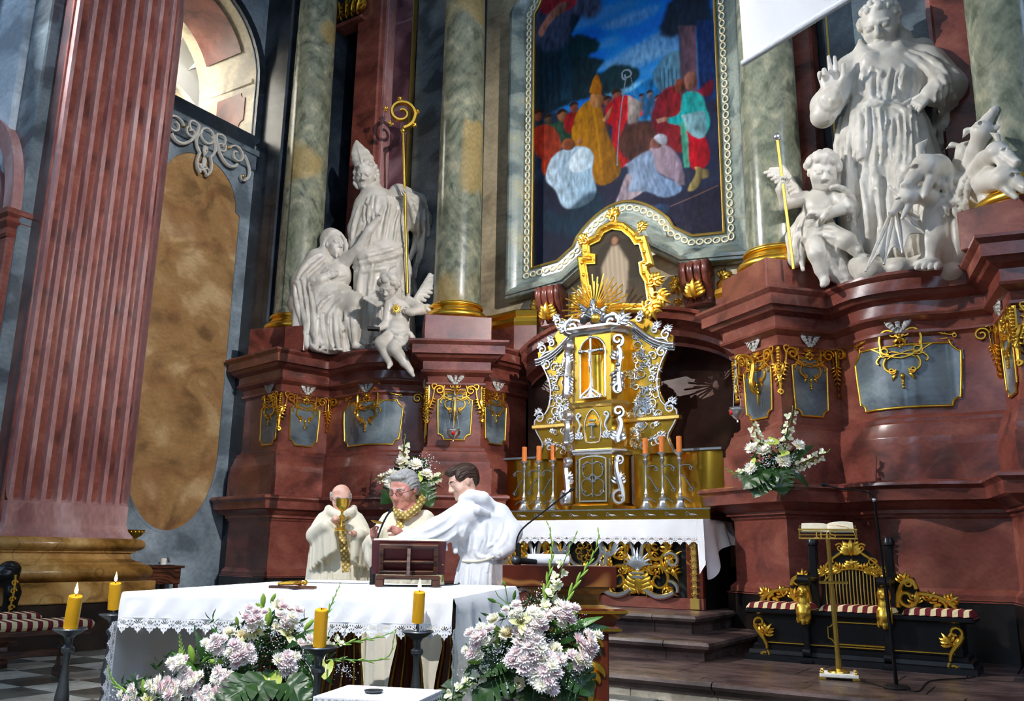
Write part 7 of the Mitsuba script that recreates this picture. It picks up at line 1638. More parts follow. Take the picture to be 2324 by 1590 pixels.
# ------------------------------------------------------------------ small table at the lower edge
q = at_d(862, 1572, 2.75); tq = unit((CAM - q) * [1, 1, 0]); a_ = math.radians(-22); X_ = V(-tq[1], tq[0], 0); xx, yy = X_ * math.cos(a_) - tq * math.sin(a_), -X_ * math.sin(a_) * -1 - tq * math.cos(a_)
yy = np.cross(ez, xx); SM = M4(q, xx, yy, ez)
k = thing('side_table', 'small table under a white lace-edged cloth at the lower picture edge', 'table')
obj('cloth', tr(cat(box(-.165, .165, -.13, .13, -.004, 0, .001)), SM), 'white_cloth', k, False); obj('body', tr(box(-.155, .155, -.12, .12, -q[2], -.004, .004), SM), 'wood', k, False)
for (o, d_, L__) in (((-.165, -.131), (1, 0), .33), ((.166, -.13), (0, 1), .26)):
    mm = SM @ M4((*o, 0), V(*d_, 0), V(d_[1], -d_[0], 0) * 0 + V(0, 0, 1), V(d_[1], -d_[0], 0)); obj('lace', tr(lace_strip(L__, .022, .03), mm), 'white_cloth', k, False, label='lace edge')
kd = thing('dish', 'small dark metal dish on the white table at the lower edge', 'dish'); obj('bowl', lathe([(0, .002), (.02, .001), (.03, .008), (.031, .008), (.024, .0), (0, 0)], 24), 'pewter', kd, True, to_world=TF().translate((at_z(848, 1572, q[2]) + V(0, 0, .001)).tolist()))

# ------------------------------------------------------------------ ambo
q = at_d(1300, 1283, 5.05); tq = unit((CAM - q) * [1, 1, 0]); X_ = V(-tq[1], tq[0], 0); a_ = math.radians(-14); xx = X_ * math.cos(a_) + tq * math.sin(a_); yy = np.cross(ez, xx); zt2 = q[2]
o = V(q[0], q[1], 0); AM = M4(o, xx, yy, ez); s = 5.05 / FPX
k = thing('ambo', 'orange marbled ambo with gilt mouldings behind the right flower arrangement', 'lectern')
X0, X1 = -.43, .235
obj('board', tr(box(X0, X1, -.10, .28, zt2 - .118, zt2, .004), AM), 'orange_marble', k, False)
rect = lambda e, x0=-.30, x1=.235, y0=-.07, y1=.26: [(x0 - e, y1 + e), (x0 - e, y0 - e), (x1 + e, y0 - e), (x1 + e, y1 + e)]
def sq(pr, **kw): return tr(sweep(rect(0, **kw), pr, True), AM)
obj('neck', sq([(-.03, zt2 - .118), (-.03, zt2 - .13), (-.075, zt2 - .16), (-.08, zt2 - .19), (-.05, zt2 - .225), (.0, zt2 - .235)]), 'yellow_marble', k, 40)
obj('cornice', sq([(-.1, zt2 - .23), (.035, zt2 - .235), (.05, zt2 - .245), (.05, zt2 - .262), (.03, zt2 - .275), (.005, zt2 - .30), (-.005, zt2 - .33), (.012, zt2 - .335), (.02, zt2 - .35), (.012, zt2 - .365), (-.01, zt2 - .375)]), 'orange_marble', k, 30)
for z_, e in ((zt2 - .253, .052), (zt2 - .35, .022)): obj('gilt_moulding', tr(tube(np.array([(x, y, z_) for x, y in rect(e)] + [(*rect(e)[0], z_)]), .008, 6), AM), 'gilt', k, 40)
obj('shaft', tr(box(-.27, .20, -.05, .24, .06, zt2 - .37, .01), AM), 'orange_marble', k, False); obj('foot', tr(box(-.33, .26, -.11, .30, 0, .06, .01), AM), 'step_stone', k, False)
gl = [(bez((.10, -.42), (.02, -.5), (.14, -.62), (.06, -.78)), np.linspace(.06, .04, 14), .05), (spiral(.10, -.44, .05, .015, 0, 420), .03, .05), (bez((.06, -.7), (.12, -.85), (.02, -1.0)), .04, .05)] + shift(leaf_items(.2, .16, 3, .03, .05), .08, -.5, 1., 2.9) + shift(leaf_items(.2, .14, 3, -.03, .05), .06, -.72, 1., 3.4)
obj('gilt_scroll', strokes(gl, plane_place(o + yy * -.05 + V(0, 0, zt2), xx, ez, -yy)), 'gilt', k, 40)
def on_ambo(px, py, dz=0.): return at_z(px, py, zt2 + dz)
k = thing('towel', 'rolled white towel on top of the ambo', 'towel'); A_, B_ = o + xx * -.26 + yy * .05 + V(0, 0, zt2 + .032), o + xx * -.01 + yy * .06 + V(0, 0, zt2 + .032)
obj('roll', tube([A_, A_ + (B_ - A_) * .02, A_ + (B_ - A_) * .5, A_ + (B_ - A_) * .97, B_], [.020, .030, .032, .031, .02], 18, .9), 'white_cloth', k, True)
k = thing('hand_microphone', 'black hand microphone with a grey mesh head lying on the ambo', 'microphone'); h0 = o + xx * -.345 + yy * -.03 + V(0, 0, zt2 + .026)
obj('mesh_head', sphere(.026, 3, h0), 'pewter', k, True); obj('handle', tube([h0, h0 + xx * .05 + yy * .02 - V(0, 0, .004), h0 + xx * .13 + yy * .05 - V(0, 0, .008)], [.02, .018, .014], 12), 'black', k, True)
q0 = o + xx * -.31 + yy * .06 + V(0, 0, zt2); d0 = depth(q0)
P = spline([q0, at_d(1172, 1235, d0), at_d(1180, 1207, d0), at_d(1215, 1175, d0 - .05), at_d(1262, 1138, d0 - .1), at_d(1296, 1112, d0 - .15)], 26)
gooseneck('microphone', 'black gooseneck microphone rising from the ambo in front of the gilded altar', P, tr(lathe([(0, 0), (.014, 0), (.012, .12), (0, .12)], 14), q0), .018)

# ------------------------------------------------------------------ black and gilt bench with the throne
YN = -1.62
bX = lambda px, py=1400, y=YN: at_y(px, py, y)[0]; bZ = lambda px, py, y=YN: at_y(px, py, y)[2]
x0, x1 = bX(1690, 1380), bX(2210, 1390); xa_, xb_ = bX(1850, 1400), bX(2030, 1400); zs = .172 + .475
bsdf('stripe_cloth', proc(lambda p, n, uv: mix(_r1, _r2, dr.select(dr.sin(p.x * 2 * math.pi / .088) > 0, 1., 0.))), .85, sheen=.4)
bn = thing('throne_bench', 'long black and gilt carved bench with a throne in its middle, right of the altar', 'bench')
obj('seat_board', box(x0, x1, YN, -1.12, zs - .05, zs, .015), 'black_wood', bn, False)
obj('carcass', box(x0 + .10, x1 - .12, YN + .05, -1.14, .30, zs - .05), 'black_wood', bn, False)
obj('base_moulding', sweep([(x0 + .08, -1.14), (x0 + .08, YN + .06), (x1 - .1, YN + .06), (x1 - .1, -1.14)], [(.0, .33), (.02, .31), (.02, .28), (.05, .27), (.06, .235), (.085, .225), (.09, .173)]), 'black_wood', bn, 30)
obj('gilt_line', box(x0 + .16, x1 - .18, YN + .028, YN + .05, .335, .343), 'gilt', bn, False)
fp = plane_place((0, YN + .045, 0), (1, 0, 0), (0, 0, 1), (0, -1, 0)); xc = (xa_ + xb_) / 2
def gpanel(xl, xr_, zb_, zt_2, nm='gilt_panel_line', c=.05):
    a = lambda cx, cz, s0: [(cx + c * math.cos(math.radians(t)), cz + c * math.sin(math.radians(t))) for t in s0]
    p = np.array(a(xl, zb_, (90, 60, 30, 0)) + a(xr_, zb_, (180, 150, 120, 90)) + a(xr_, zt_2, (270, 240, 210, 180)) + a(xl, zt_2, (0, -30, -60, -90)) + [(xl, zb_ + c)]); obj(nm, tube(np.c_[p[:, 0], np.full(len(p), YN + .045), p[:, 1]], .009, 6), 'gilt', bn, 60)
gpanel(xa_ + .10, xb_ - .06, .36, zs - .09)
for s_, xe in ((1, x0 + .14), (-1, x1 - .16)):
    it = [(p * [s_, 1] + V(xe, 0), *r) for p, *r in [(spiral(.0, .52, .055, .015, 200, -120, 18), .03, .04), (bez((-.05, .50), (-.02, .40), (.06, .38), (.06, .28)), np.linspace(.05, .03, 14), .04), (spiral(.04, .23, .045, .012, 60, -330, 18), .028, .04)] + shift(leaf_items(.14, .11, 3, .02, .04), .03, .40, 1., -.5) + shift(leaf_items(.11, .1, 3, 0, .04), .05, .24, 1., 2.7)]
    obj('gilt_scroll_leg', strokes(it, plane_place((0, YN + .03, 0), (1, 0, 0), (0, 0, 1), (0, -1, 0))), 'gilt', bn, 40, kind='stuff')
def cushion(a, b_, lbl, y0_=YN + .01, y1_=-1.16):
    n = 40; gx, gy = np.meshgrid(np.linspace(a, b_, n), np.linspace(y0_, y1_, 12), indexing='ij'); u, v = (gx - a) / (b_ - a) * 2 - 1, (gy - y0_) / (y1_ - y0_) * 2 - 1
    hz = .055 * ((1 - np.abs(u) ** 14) * (1 - np.abs(v) ** 6)) ** .5 + .003 * np.sin(gx * 71); m = cat(tm(np.stack([gx, gy, zs + .006 + hz], -1).reshape(-1, 3), grid(n, 12)), tm(np.stack([gx, gy, zs + .004 + 0 * hz], -1).reshape(-1, 3), grid(n, 12)[:, ::-1]))
    k = obj('seat_cushion', m, 'stripe_cloth', None, True); lab(k, lbl, 'cushion', 'striped cushions on the throne bench')
cushion(x0 + .01, xa_ - .06, 'red and cream striped cushion on the left wing of the throne bench'); cushion(xa_ + .03, xb_ - .03, 'red and cream striped cushion on the throne seat between the gilt arms'); cushion(xb_ + .06, x1 - .01, 'red and cream striped cushion on the right wing of the throne bench')
YT = -1.18
zb1 = lambda py: bZ(1935, py, YT); tx0, tx1 = bX(1862, 1300, YT), bX(2012, 1300, YT); txc = (tx0 + tx1) / 2
ol = [(tx0, zs), (tx1, zs), (tx1, zb1(1300)), (tx1 - .05, zb1(1285))] + [(txc + (tx1 - txc - .08) * math.cos(t), zb1(1285) + (zb1(1240) - zb1(1285)) * math.sin(t)) for t in np.linspace(.2, math.pi - .2, 15)] + [(tx0 + .05, zb1(1285)), (tx0, zb1(1300))]
obj('throne_back', XZ(extrude(sg.Polygon(ol).buffer(0), .04), YT + .04), 'black_wood', bn, 30)
for i in range(17):
    x = tx0 + .05 + (tx1 - tx0 - .1) * i / 16; zt3 = zb1(1316) + (zb1(1285) - zb1(1316)) * math.sqrt(max(0, 1 - ((x - txc) / (txc - tx0)) ** 2)); obj('gilt_rib', tube([(x, YT - .006, zs + .05), (x, YT - .02, (zs + zt3) / 2), (x, YT - .006, zt3)], .0075, 6), 'gold_worn', bn, True)
tp = plane_place((0, YT - .005, 0), (1, 0, 0), (0, 0, 1), (0, -1, 0)); W3 = txc - tx0; ci = []
for sx in (-1, 1):
    ci += [(bez((sx * W3 * .98, zb1(1305)), (sx * W3 * .7, zb1(1262)), (sx * W3 * .3, zb1(1262)), (sx * .04, zb1(1240))), .03, .03), (bez((sx * W3 * .9, zb1(1322)), (sx * W3 * .6, zb1(1292)), (0, zb1(1290))), .024, .025), (spiral(sx * .10, zb1(1243), .045, .012, 90 - sx * 60, 90 + sx * 380), .024, .035), (spiral(sx * W3 * .62, zb1(1275), .045, .012, 0, sx * 400), .022, .03)]
    for t in (.3, .55, .8): ci += shift(leaf_items(.12, .09, 3, sx * .03, .03), sx * W3 * t, zb1(1292 + 14 * t), 1., -sx * .9)
ci += shift(leaf_items(.17, .16, 4, 0, .05), 0, zb1(1262)) + shift(leaf_items(.10, .12, 3, 0, .04), 0, zb1(1290))
obj('gilt_crest', strokes(shift(ci, txc, 0), tp), 'gilt', bn, 40, kind='stuff')
for s_, px in ((-1, 1848), (1, 2022)):
    x = bX(px, 1300, YT); zt4 = bZ(px, 1222, YT)
    obj('post', cat(tr(lathe([(0, zt4 + .02), (.04, zt4 + .01), (.058, zt4 - .03), (.058, zt4 - .06), (.045, zt4 - .07), (.045, zt4 - .09)], 20), V(x, YT, 0)), box(x - .04, x + .04, YT - .04, YT + .05, zs - .02, zt4 - .08, .012)), 'black_wood', bn, 30)
    obj('arm', cat(box(x - .045, x + .045, YN + .0, YT, zs + .26, zs + .31, .014), tr(tube([(-.055, 0, 0), (.055, 0, 0)], .05, 16), V(x, YN + .02, zs + .28))), 'black_wood', bn, 30)
    b = Body(); b.mpp = 1.; b.o = V(x, YN, zs); b.rt, b.fw = V(1, 0, 0), V(0, 1, 0); b.J = lambda X, Y, t=0., x=x: V(x + X, YN - t, zs + Y)
    b.ell((0, .17, .02), (.06, .07, .07), .03); b.ell((0, .10, .04), (.05, .05, .05), .03); b.chain([(0, .06, .04), (0, -.02, .05), (0, -.10, .03)], [.055, .06, .03], .02)
    for i in range(20): g_ = i * 2.4; b.ell((.05 * math.cos(g_), .04 - .007 * i, .06 + .02 * math.sin(g_)), (.022, .02, .035), .008)
    b.ell((-.02, .18, .09), (.012, .012, .012), .004); b.ell((.02, .18, .09), (.012, .012, .012), .004); b.ell((0, .15, .10), (.02, .02, .018), .008)
    obj('lion_figure', b.mesh(.007), 'gilt', bn, True, label='gilt carved lion arm support')
    obj('leg', cat(box(x - .03, x + .03, YN - .01, YN + .06, .2, zs - .04, .01), box(x - .06, x + .06, YN - .05, YN + .06, .173, .21, .008), tr(tube([(-.035, 0, 0), (.035, 0, 0)], .045, 14), V(x, YN + .0, .27))), 'black_wood', bn, 30)
    # gilt openwork wing beside the throne
    wi = [(spiral(s_ * .13, .14, .10, .03, 90 - s_ * 60, 90 - s_ * 430, 26), .045, .05), (bez((s_ * .05, .05), (s_ * .05, .35), (s_ * .20, .34), (s_ * .22, .22)), .05, .05), (bez((s_ * .24, .18), (s_ * .36, .18), (s_ * .52, .14), (s_ * .54, .03)), .045, .05), (spiral(s_ * .40, .06, .07, .02, 90, 90 - s_ * 400, 22), .04, .05), (spiral(s_ * .16, .27, .05, .015, 0, s_ * 400), .03, .05)]
    for u, v, r_ in ((.20, .08, 0), (.30, .10, .5), (.10, .26, .2), (.46, .10, .9)): wi += shift(leaf_items(.13, .1, 3, .02, .05), s_ * u, v, 1., -s_ * r_)
    obj('gilt_wing', strokes(shift(wi, x, zs), plane_place((0, YT - .02, 0), (1, 0, 0), (0, 0, 1), (0, -1, 0))), 'gilt', bn, 40, kind='stuff')
    obj('wing_board', XZ(extrude(sg.Polygon([(x, zs), (x + s_ * .56, zs), (x + s_ * .55, zs + .10), (x + s_ * .38, zs + .17), (x + s_ * .24, zs + .20), (x + s_ * .20, zs + .32), (x, zs + .36)]).buffer(0), .03), YT + .03), 'black_wood', bn, False)

# ------------------------------------------------------------------ brass reading stand with an open book
q = at_z(1905, 1540, .172); k = thing('reading_stand', 'polished brass reading stand with the letters IHS before the throne bench', 'lectern'); tq = unit((CAM - q) * [1, 1, 0]); rx = V(-tq[1], tq[0], 0); dl_ = depth(q)
LM = M4(q, rx, -tq, ez); zt5 = at_d(1878, 1212, dl_)[2] - q[2]; ln_ = at_d(1878, 1212, dl_) - (q + V(0, 0, zt5)); lx = ln_ @ rx
obj('base', tr(box(-.15, .15, -.12, .12, .02, .05, .006), LM), 'white_plaster', k, False)
for x, y in ((-.13, -.1), (.13, -.1), (-.13, .1), (.13, .1)): obj('foot', tr(cat(box(x - .03, x + .03, y - .02, y + .02, 0, .022, .004), sphere(.018, 1, (x, y, .055))), LM), 'brass', k, False)
obj('boss', tr(lathe([(.09, .05), (.085, .065), (.05, .075), (.03, .08), (0, .08)], 28), LM), 'brass', k, 40)
tp5 = V(lx, 0, zt5); obj('pole', tr(cat(tube([V(0, 0, .07), tp5 * .6 + V(0, 0, .03)], .021, 14), tube([tp5 * .58 + V(0, 0, .03), tp5], .017, 14), tube([V(0, 0, .07), V(0, 0, .16)], .026, 14), tube([tp5 * .72, tp5 * .73], .024, 14)), LM), 'brass', k, 40)
obj('cross_bar', tr(box(lx * .62 - .10, lx * .62 + .13, -.035, -.02, zt5 * .655, zt5 * .655 + .022, .003), LM), 'brass', k, False)
dt = math.radians(17); DM = LM @ M4((lx, -.10, zt5), V(1, 0, 0), V(0, math.cos(dt), math.sin(dt)), V(0, -math.sin(dt), math.cos(dt)))
obj('desk', tr(cat(*[tube([(-.235, y, 0), (.235, y, 0)], .006, 8) for y in (0, .10, .20, .28)], *[box(-.236, .236, -.006, .006, z - .007, z + .007, .003) for z in (-.03, .045)], *[tube([(x, -.0, -.03), (x, 0, .045), (x, .28, .0)], .006, 8) for x in (-.225, .225)]), DM), 'brass', k, 40)
lt = meshkit.text_mesh('IHS', .058)
lt = lt if hasattr(lt, 'vertices') else tm(*lt)
v = np.asarray(lt.vertices); v = (v - (v.min(0) + v.max(0)) / 2) * [1.25, 1, 1]; obj('letters', tr(tm(v, lt.faces), DM @ M4((-.02, -.014, .008), V(1, 0, 0), V(0, 0, 1), V(0, -1, 0))), 'brass', k, False, label='brass letters IHS')
k2_ = thing('open_book', 'open book with a ribbon on the brass reading stand', 'book'); obj('cover', tr(box(-.215, .215, .005, .27, .012, .018, .002), DM), 'black', k2_, False)
gx_, gy_ = np.meshgrid(np.linspace(-.21, .21, 31), np.linspace(.01, .265, 3), indexing='ij'); th_ = .020 + (.012 + .014 * (gx_ > 0)) * np.sqrt(np.abs(np.sin(np.clip(np.abs(gx_) / .21, 0, 1) * 2.7)))
fr_ = tm(np.vstack([np.stack([gx_[:, 0], gy_[:, 0], th_[:, 0]], 1), np.stack([gx_[:, 0], gy_[:, 0], 0 * th_[:, 0] + .018], 1)]), [[i, 31 + i, 31 + i + 1, i + 1] for i in range(30)])
obj('pages', tr(cat(tm(np.stack([gx_, gy_, th_], -1).reshape(-1, 3), grid(31, 3)), fr_), DM), 'paper', k2_, 40); obj('ribbon', tr(tube(spline([(0, .2, .03), (.1, .1, .05), (.2, -.01, .04), (.21, -.012, -.06)], 16), .003, 5), DM), 'gold_cloth', k2_, True)
# microphone stand and cables
q = at_z(2035, 1562, .172); d_ = depth(q); k = thing('microphone_stand', 'black boom microphone stand on a round foot before the throne bench', 'microphone stand')
obj('foot', tr(lathe([(0, .0), (.095, 0), (.1, .01), (.085, .025), (.02, .032), (0, .032)], 32), q), 'black', k, 40)
P1, P2 = at_d(2010, 1330, d_), at_d(1984, 1134, d_); obj('pole', cat(tube([q + V(0, 0, .03), P1], .015, 10), tube([P1, P2], .010, 10)), 'black_wood', k, True); obj('boom', tube(spline([P2, at_d(1972, 1118, d_), at_d(1930, 1110, d_), at_d(1875, 1100, d_)], 16), .005, 8), 'black', k, True)
obj('microphone', tube([at_d(1876, 1100, d_), at_d(1869, 1099, d_), at_d(1864, 1099, d_)], [.012, .018, .010], 10), 'black', k, True); obj('clamp', sphere(.016, 2, P2), 'silver', k, True)
for nm, pts in (('from the microphone stand', [(2045, 1560), (2080, 1568), (2110, 1545), (2160, 1540), (2215, 1533)]), ('from the reading stand', [(1960, 1545), (1985, 1552), (2010, 1560)])):
    kk = obj('cable', tube(spline([at_z(*p, .178) for p in pts], 24), .005, 6), 'black'); lab(kk, f'black cable running over the stone floor {nm}', 'cable')

# ------------------------------------------------------------------ left side: striped benches, side table, gilt basin
_be = unit(at_z(216, 1425, .42) - at_z(-60, 1437, .42))
_be = [float(q) for q in _be]
_bs = bsdf('stripe_cloth_left', proc(lambda p, n, uv: mix(_r1, _r2, dr.select(dr.sin((p.x * _be[0] + p.y * _be[1]) * 2 * math.pi / .082) > 0, 1., 0.))), .85, sheen=.4)
for i, (l, r_, lbl) in enumerate((((-60, 1437), (216, 1425), 'low bench with a burgundy and cream striped cushion at the left, nearer one'), ((-60, 1415), (95, 1410), 'second striped bench, mostly hidden behind the nearer left one'))):
    z_ = .47; A_, B_ = at_z(*l, z_ * .85 + .02), at_z(*r_, z_ * .85 + .02); e_ = unit(B_ - A_); n_ = unit(np.cross(ez, e_)); L_ = np.linalg.norm(B_ - A_); Q4 = M4(V(A_[0], A_[1], 0), e_, n_, ez); z_ = A_[2]
    k = thing('striped_bench', lbl, 'bench')
    obj('cushion', tr(box(0, L_, 0, .42, z_ - .0, z_ + .075, .025), Q4), 'stripe_cloth_left', k, 40, label='striped cushion'); obj('frame', tr(box(.02, L_ - .02, .02, .40, z_ - .05, z_, .006), Q4), 'wood', k, False)
    for u in (.12, L_ - .22) if i == 0 else (L_ - .3,):
        lg = sg.Polygon([(.05, z_ - .04), (.35, z_ - .04), (.30, z_ - .14), (.25, z_ - .24), (.27, .10), (.36, .06), (.36, 0), (.04, 0), (.04, .06), (.13, .10), (.15, z_ - .24), (.10, z_ - .14)])
        obj('leg', tr(extrude(lg, .06), Q4 @ V([0, 0, 1, u], [1, 0, 0, 0], [0, 1, 0, 0], [0, 0, 0, 1])), 'wood', k, False)
    obj('stretcher', tr(box(.1, L_ - .15, .19, .23, .18, .24, .005), Q4), 'wood', k, False)
b = Body(anchor=at_z(20, 1500, 0.)); k = thing('carved_chair', 'black carved chair end with a gilt pendant at the left picture edge', 'chair')
b.ell((22, 1292, .0), (24, 22, 20), 8); b.ell((12, 1305, .02), (26, 24, 18), 10); b.chain([(24, 1310, .02), (28, 1345, .04), (20, 1385, .02), (8, 1405, 0)], [16, 17, 15, 12], 8); b.chain([(-40, 1310, -.1), (0, 1318, -.05), (20, 1320, 0)], [14, 14, 14], 8)
b.folds([[(8, 1284, 0), (22, 1278, 0), (40, 1290, 0)], [(4, 1294, 0), (22, 1288, 0), (42, 1300, 0)], [(20, 1318, 0), (36, 1330, 0), (30, 1350, 0)]], 4); b.chain([(0, 1400, 0), (-5, 1520, 0)], [16, 16], 6)
obj('carving', b.mesh(.012), 'black_wood', k, True); dq = depth(b.J(30, 1350, .2)); ip = plane_place(b.J(29, 1350, .17), b.rt, ez, -b.fw)
obj('gilt_pendant', strokes([(bez((0, .2), (.02, .0), (-.03, -.25)), np.linspace(.03, .015, 14), .03)] + [(spiral(.0, .12 - .08 * j, .03, .01, 0, 360, 12), .02, .03) for j in range(4)], ip), 'gilt', k, 40)
xw = -5.85; zt6 = at_x(345, 1283, xw)[2]; ya_, yb_ = at_x(322, 1290, xw)[1], at_x(414, 1290, xw)[1]
k = thing('credence_table', 'small dark wooden side table between the pilaster and the pedestal', 'table'); obj('top', box(xw - .42, xw + .03, ya_ - .1, yb_ + .02, zt6 - .035, zt6, .008), 'wood', k, False); obj('body', box(xw - .38, xw, ya_ - .06, yb_ - .02, zt6 - .26, zt6 - .035, .004), 'wood', k, False)
for y in (ya_ - .02, yb_ - .06):
    for x in (xw - .34, xw - .04): obj('leg', box(x - .025, x + .025, y - .025, y + .025, 0, zt6 - .25, .004), 'wood', k, False)
yt_ = lambda px: at_x(px, 1283, xw - .1)[1]
k = thing('tray', 'silver tray holding the glass cruets on the side table', 'tray'); obj('plate', box(xw - .25, xw + .0, yt_(321), yt_(386), zt6, zt6 + .012, .005), 'silver', k, False)
scene['glass'] = {'type': 'dielectric', 'int_ior': 1.5, 'ext_ior': 1.0}
for px, n_ in ((333, 'left'), (346, 'middle'), (379, 'right')):
    k = obj('cruet', lathe([(0, .012), (.035, .012), (.045, .03), (.04, .06), (.016, .10), (.014, .125), (.02, .135), (.012, .14), (.012, .165), (.02, .18), (.0, .2)], 20), 'glass', None, 40, to_world=TF().translate([xw - .1, yt_(px), zt6 + .002])); lab(k, f'clear glass cruet on the silver tray, {n_} one', 'cruet')
k = thing('cup', 'small white cup on the silver tray of the side table', 'cup'); obj('bowl', lathe([(0, .012), (.04, .012), (.045, .10), (.042, .10), (.037, .02), (0, .02)], 24), 'white_plaster', k, 40, to_world=TF().translate([xw - .08, yt_(368), zt6 + .001])); obj('handle', tube([(xw - .08, yt_(368) + .04 + .03 * math.sin(t), zt6 + .06 + .025 * math.cos(t)) for t in np.linspace(0, math.pi, 9)], .005, 6), 'white_plaster', k, True)
q = at_x(300, 1212, -5.6); k = thing('gilt_basin', 'gilt beaded basin on a bracket just right of the fluted pilaster', 'basin'); obj('bowl', lathe([(0, -.12), (.05, -.10), (.06, -.05), (.12, -.02), (.16, .05), (.17, .06), (.15, .06), (0, .03)], 24), 'gilt', k, 40, to_world=TF().translate(q.tolist()))
obj('bead', cat(*[sphere(.013, 1, q + V(.15 * math.cos(a), .15 * math.sin(a), .03)) for a in np.arange(18) * math.pi / 9]), 'gold_bright', k, True, kind='stuff'); obj('bracket', tube([q + V(0, 0, -.1), q + V(-.2, 0, -.2), q + V(-.68, 0, -.15)], .03, 8), 'gilt', k, True)

# ------------------------------------------------------------------ hanging sanctuary lamps and the white banner
for nm, s_, arm_px, lamp_px in (('left', -1, (1040, 868), (1047, 1003)), ('right', 1, (1664, 880), (1672, 962))):
    yy_ = -1.25 if s_ < 0 else -1.18; yy_ = at_y(*lamp_px, yy_)[1]
    F, Ls = on_plinth(s_); n = len(PL[s_][1]); ix = (lambda i: i) if s_ > 0 else (lambda i: n - 1 - i); u = (Ls[ix(3)] + Ls[ix(4)]) / 2
    root = F(np.array([u]), np.array([3.38]), np.array([.03]))[0]; nrm = F(np.array([u]), np.array([3.38]), np.array([1.03]))[0] - root
    tipb = root + nrm * .30 + V(0, 0, .02); lp = tipb + V(0, 0, -.62)
    k = thing('sanctuary_lamp', f'small silver hanging lamp with a red glass on a gilt bracket, {nm} of the tabernacle', 'lamp')
    obj('bracket', cat(tube(spline([root - V(0, 0, .35), root + nrm * .08 - V(0, 0, .2), root + nrm * .05 + V(0, 0, .02), root + nrm * .2 + V(0, 0, .09), tipb], 20), np.linspace(.035, .016, 20), 8), tube(spline([root + nrm * .2 + V(0, 0, .09), root + nrm * .26 + V(0, 0, .02), root + nrm * .2 - V(0, 0, .02)], 10), .016, 8)), 'gilt', k, True)
    side = np.cross(nrm, ez)
    for t in (-1, 0, 1): obj('chain', tube([tipb, tipb + side * .01 * t - V(0, 0, .1), lp + side * .075 * t + nrm * .05 * (1 - abs(t)) + V(0, 0, .05)], .004, 5), 'silver_dark', k, True)
    obj('cap', tr(lathe([(0, .03), (.012, .02), (.03, 0), (0, -.01)], 14), tipb - V(0, 0, .1)), 'silver', k, 40)
    obj('bowl', tr(lathe([(0, -.13), (.012, -.12), (.01, -.10), (.04, -.08), (.09, -.03), (.10, .02), (.085, .035), (.09, .05), (.08, .05), (.07, .03), (0, .0)], 24), lp), 'silver', k, 40)
    bsdf('red_glass', '#c01810', .15); obj('red_glass', tr(lathe([(.0, -.01), (.026, 0), (.03, .04), (0, .05)], 14), lp + nrm * .075 - V(0, 0, .035)), 'red_glass', k, True)
c0 = at_d(1688, 143, 6.2); c1 = at_z(1990, -42, c0[2]); e_ = c1 - c0; L_ = np.linalg.norm(e_); e_ = e_ / L_; n_ = np.cross(e_, ez)
g1, g2 = np.meshgrid(np.linspace(0, L_, 40), np.linspace(0, 2.2, 20), indexing='ij'); hh = .02 * np.sin(g1 * 9 + 1) * np.minimum(g2, .6) / .6
k = thing('banner', 'plain white banner hanging over the right inner column at the top', 'banner')
obj('cloth', tm(c0 + g1.reshape(-1, 1) * e_ + g2.reshape(-1, 1) * ez + hh.reshape(-1, 1) * n_, grid(40, 20)), 'white_cloth', k, True); obj('hem_rod', tube([c0 - e_ * .01, c1], .022, 10), 'white_cloth', k, True)
obj('hanger', tube([c0 + ez * 2.2, c1 + ez * 2.2], .02, 8), 'brass', k, True)
for e2 in (c0, c1): obj('hanging_wire', tube([e2 + ez * 2.2, V(e2[0], e2[1], 16.05)], .004, 5), 'black', k, True)
# ------------------------------------------------------------------ flower arrangements
scene['petal'] = {'type': 'twosided', 'bsdf': {'type': 'principled', 'base_color': {'type': 'mesh_attribute', 'name': 'vertex_color'}, 'roughness': .6, 'specular': .3}}
def leafb(key, c): scene[key] = {'type': 'twosided', 'bsdf': {'type': 'principled', 'base_color': {'type': 'rgb', 'value': srgb(c)}, 'roughness': .38, 'specular': .5}}; return key
leafb('leaf_dark', '#27491a'); leafb('leaf_mid', '#4f7f2c'); leafb('leaf_light', '#93b84a'); leafb('stem_green', '#5d8a3c'); leafb('lime_spathe', '#b9c95a')
def petal(l, w, cup, lift, n=3, tip=.25):
    """a petal along +x, its inner side up"""
    t = np.linspace(0, 1, n + 1); x = l * (t * math.cos(lift)); z = l * (t * math.sin(lift) + cup * t * t); ww = w * np.sin(np.pi * np.clip(.12 + .80 * t, 0, 1)) ** .8; ww[-1] *= tip
    v = np.concatenate([np.c_[x, -ww / 2, z + .15 * ww], np.c_[x, 0 * x, z], np.c_[x, ww / 2, z + .15 * ww]]); k = n + 1
    f = [[j * k + i, j * k + i + 1, (j + 1) * k + i + 1, (j + 1) * k + i] for j in (0, 1) for i in range(n)]; return tm(v, f), t
def rosette(rings, c_in, c_out, seed):
    rg = np.random.default_rng(seed); ms, cs = [], []
    for n, l, w, cup, lift, z0 in rings:
        for i in range(n):
            m, t = petal(l * rg.uniform(.88, 1.08), w, cup, lift + rg.uniform(-.12, .12)); a = 2 * math.pi * (i + rg.uniform(-.2, .2)) / n + z0 * 9
            ms.append(tr(m, M4((0, 0, z0), V(math.cos(a), math.sin(a), 0), V(-math.sin(a), math.cos(a), 0), V(0, 0, 1)))); q = np.tile(t, 3)[:, None]; cs.append(np.array(srgb(c_in)) * (1 - q) + np.array(srgb(c_out)) * q)
    return mikit.ply(cat(ms), 'petal', smooth=True, color=np.vstack(cs))
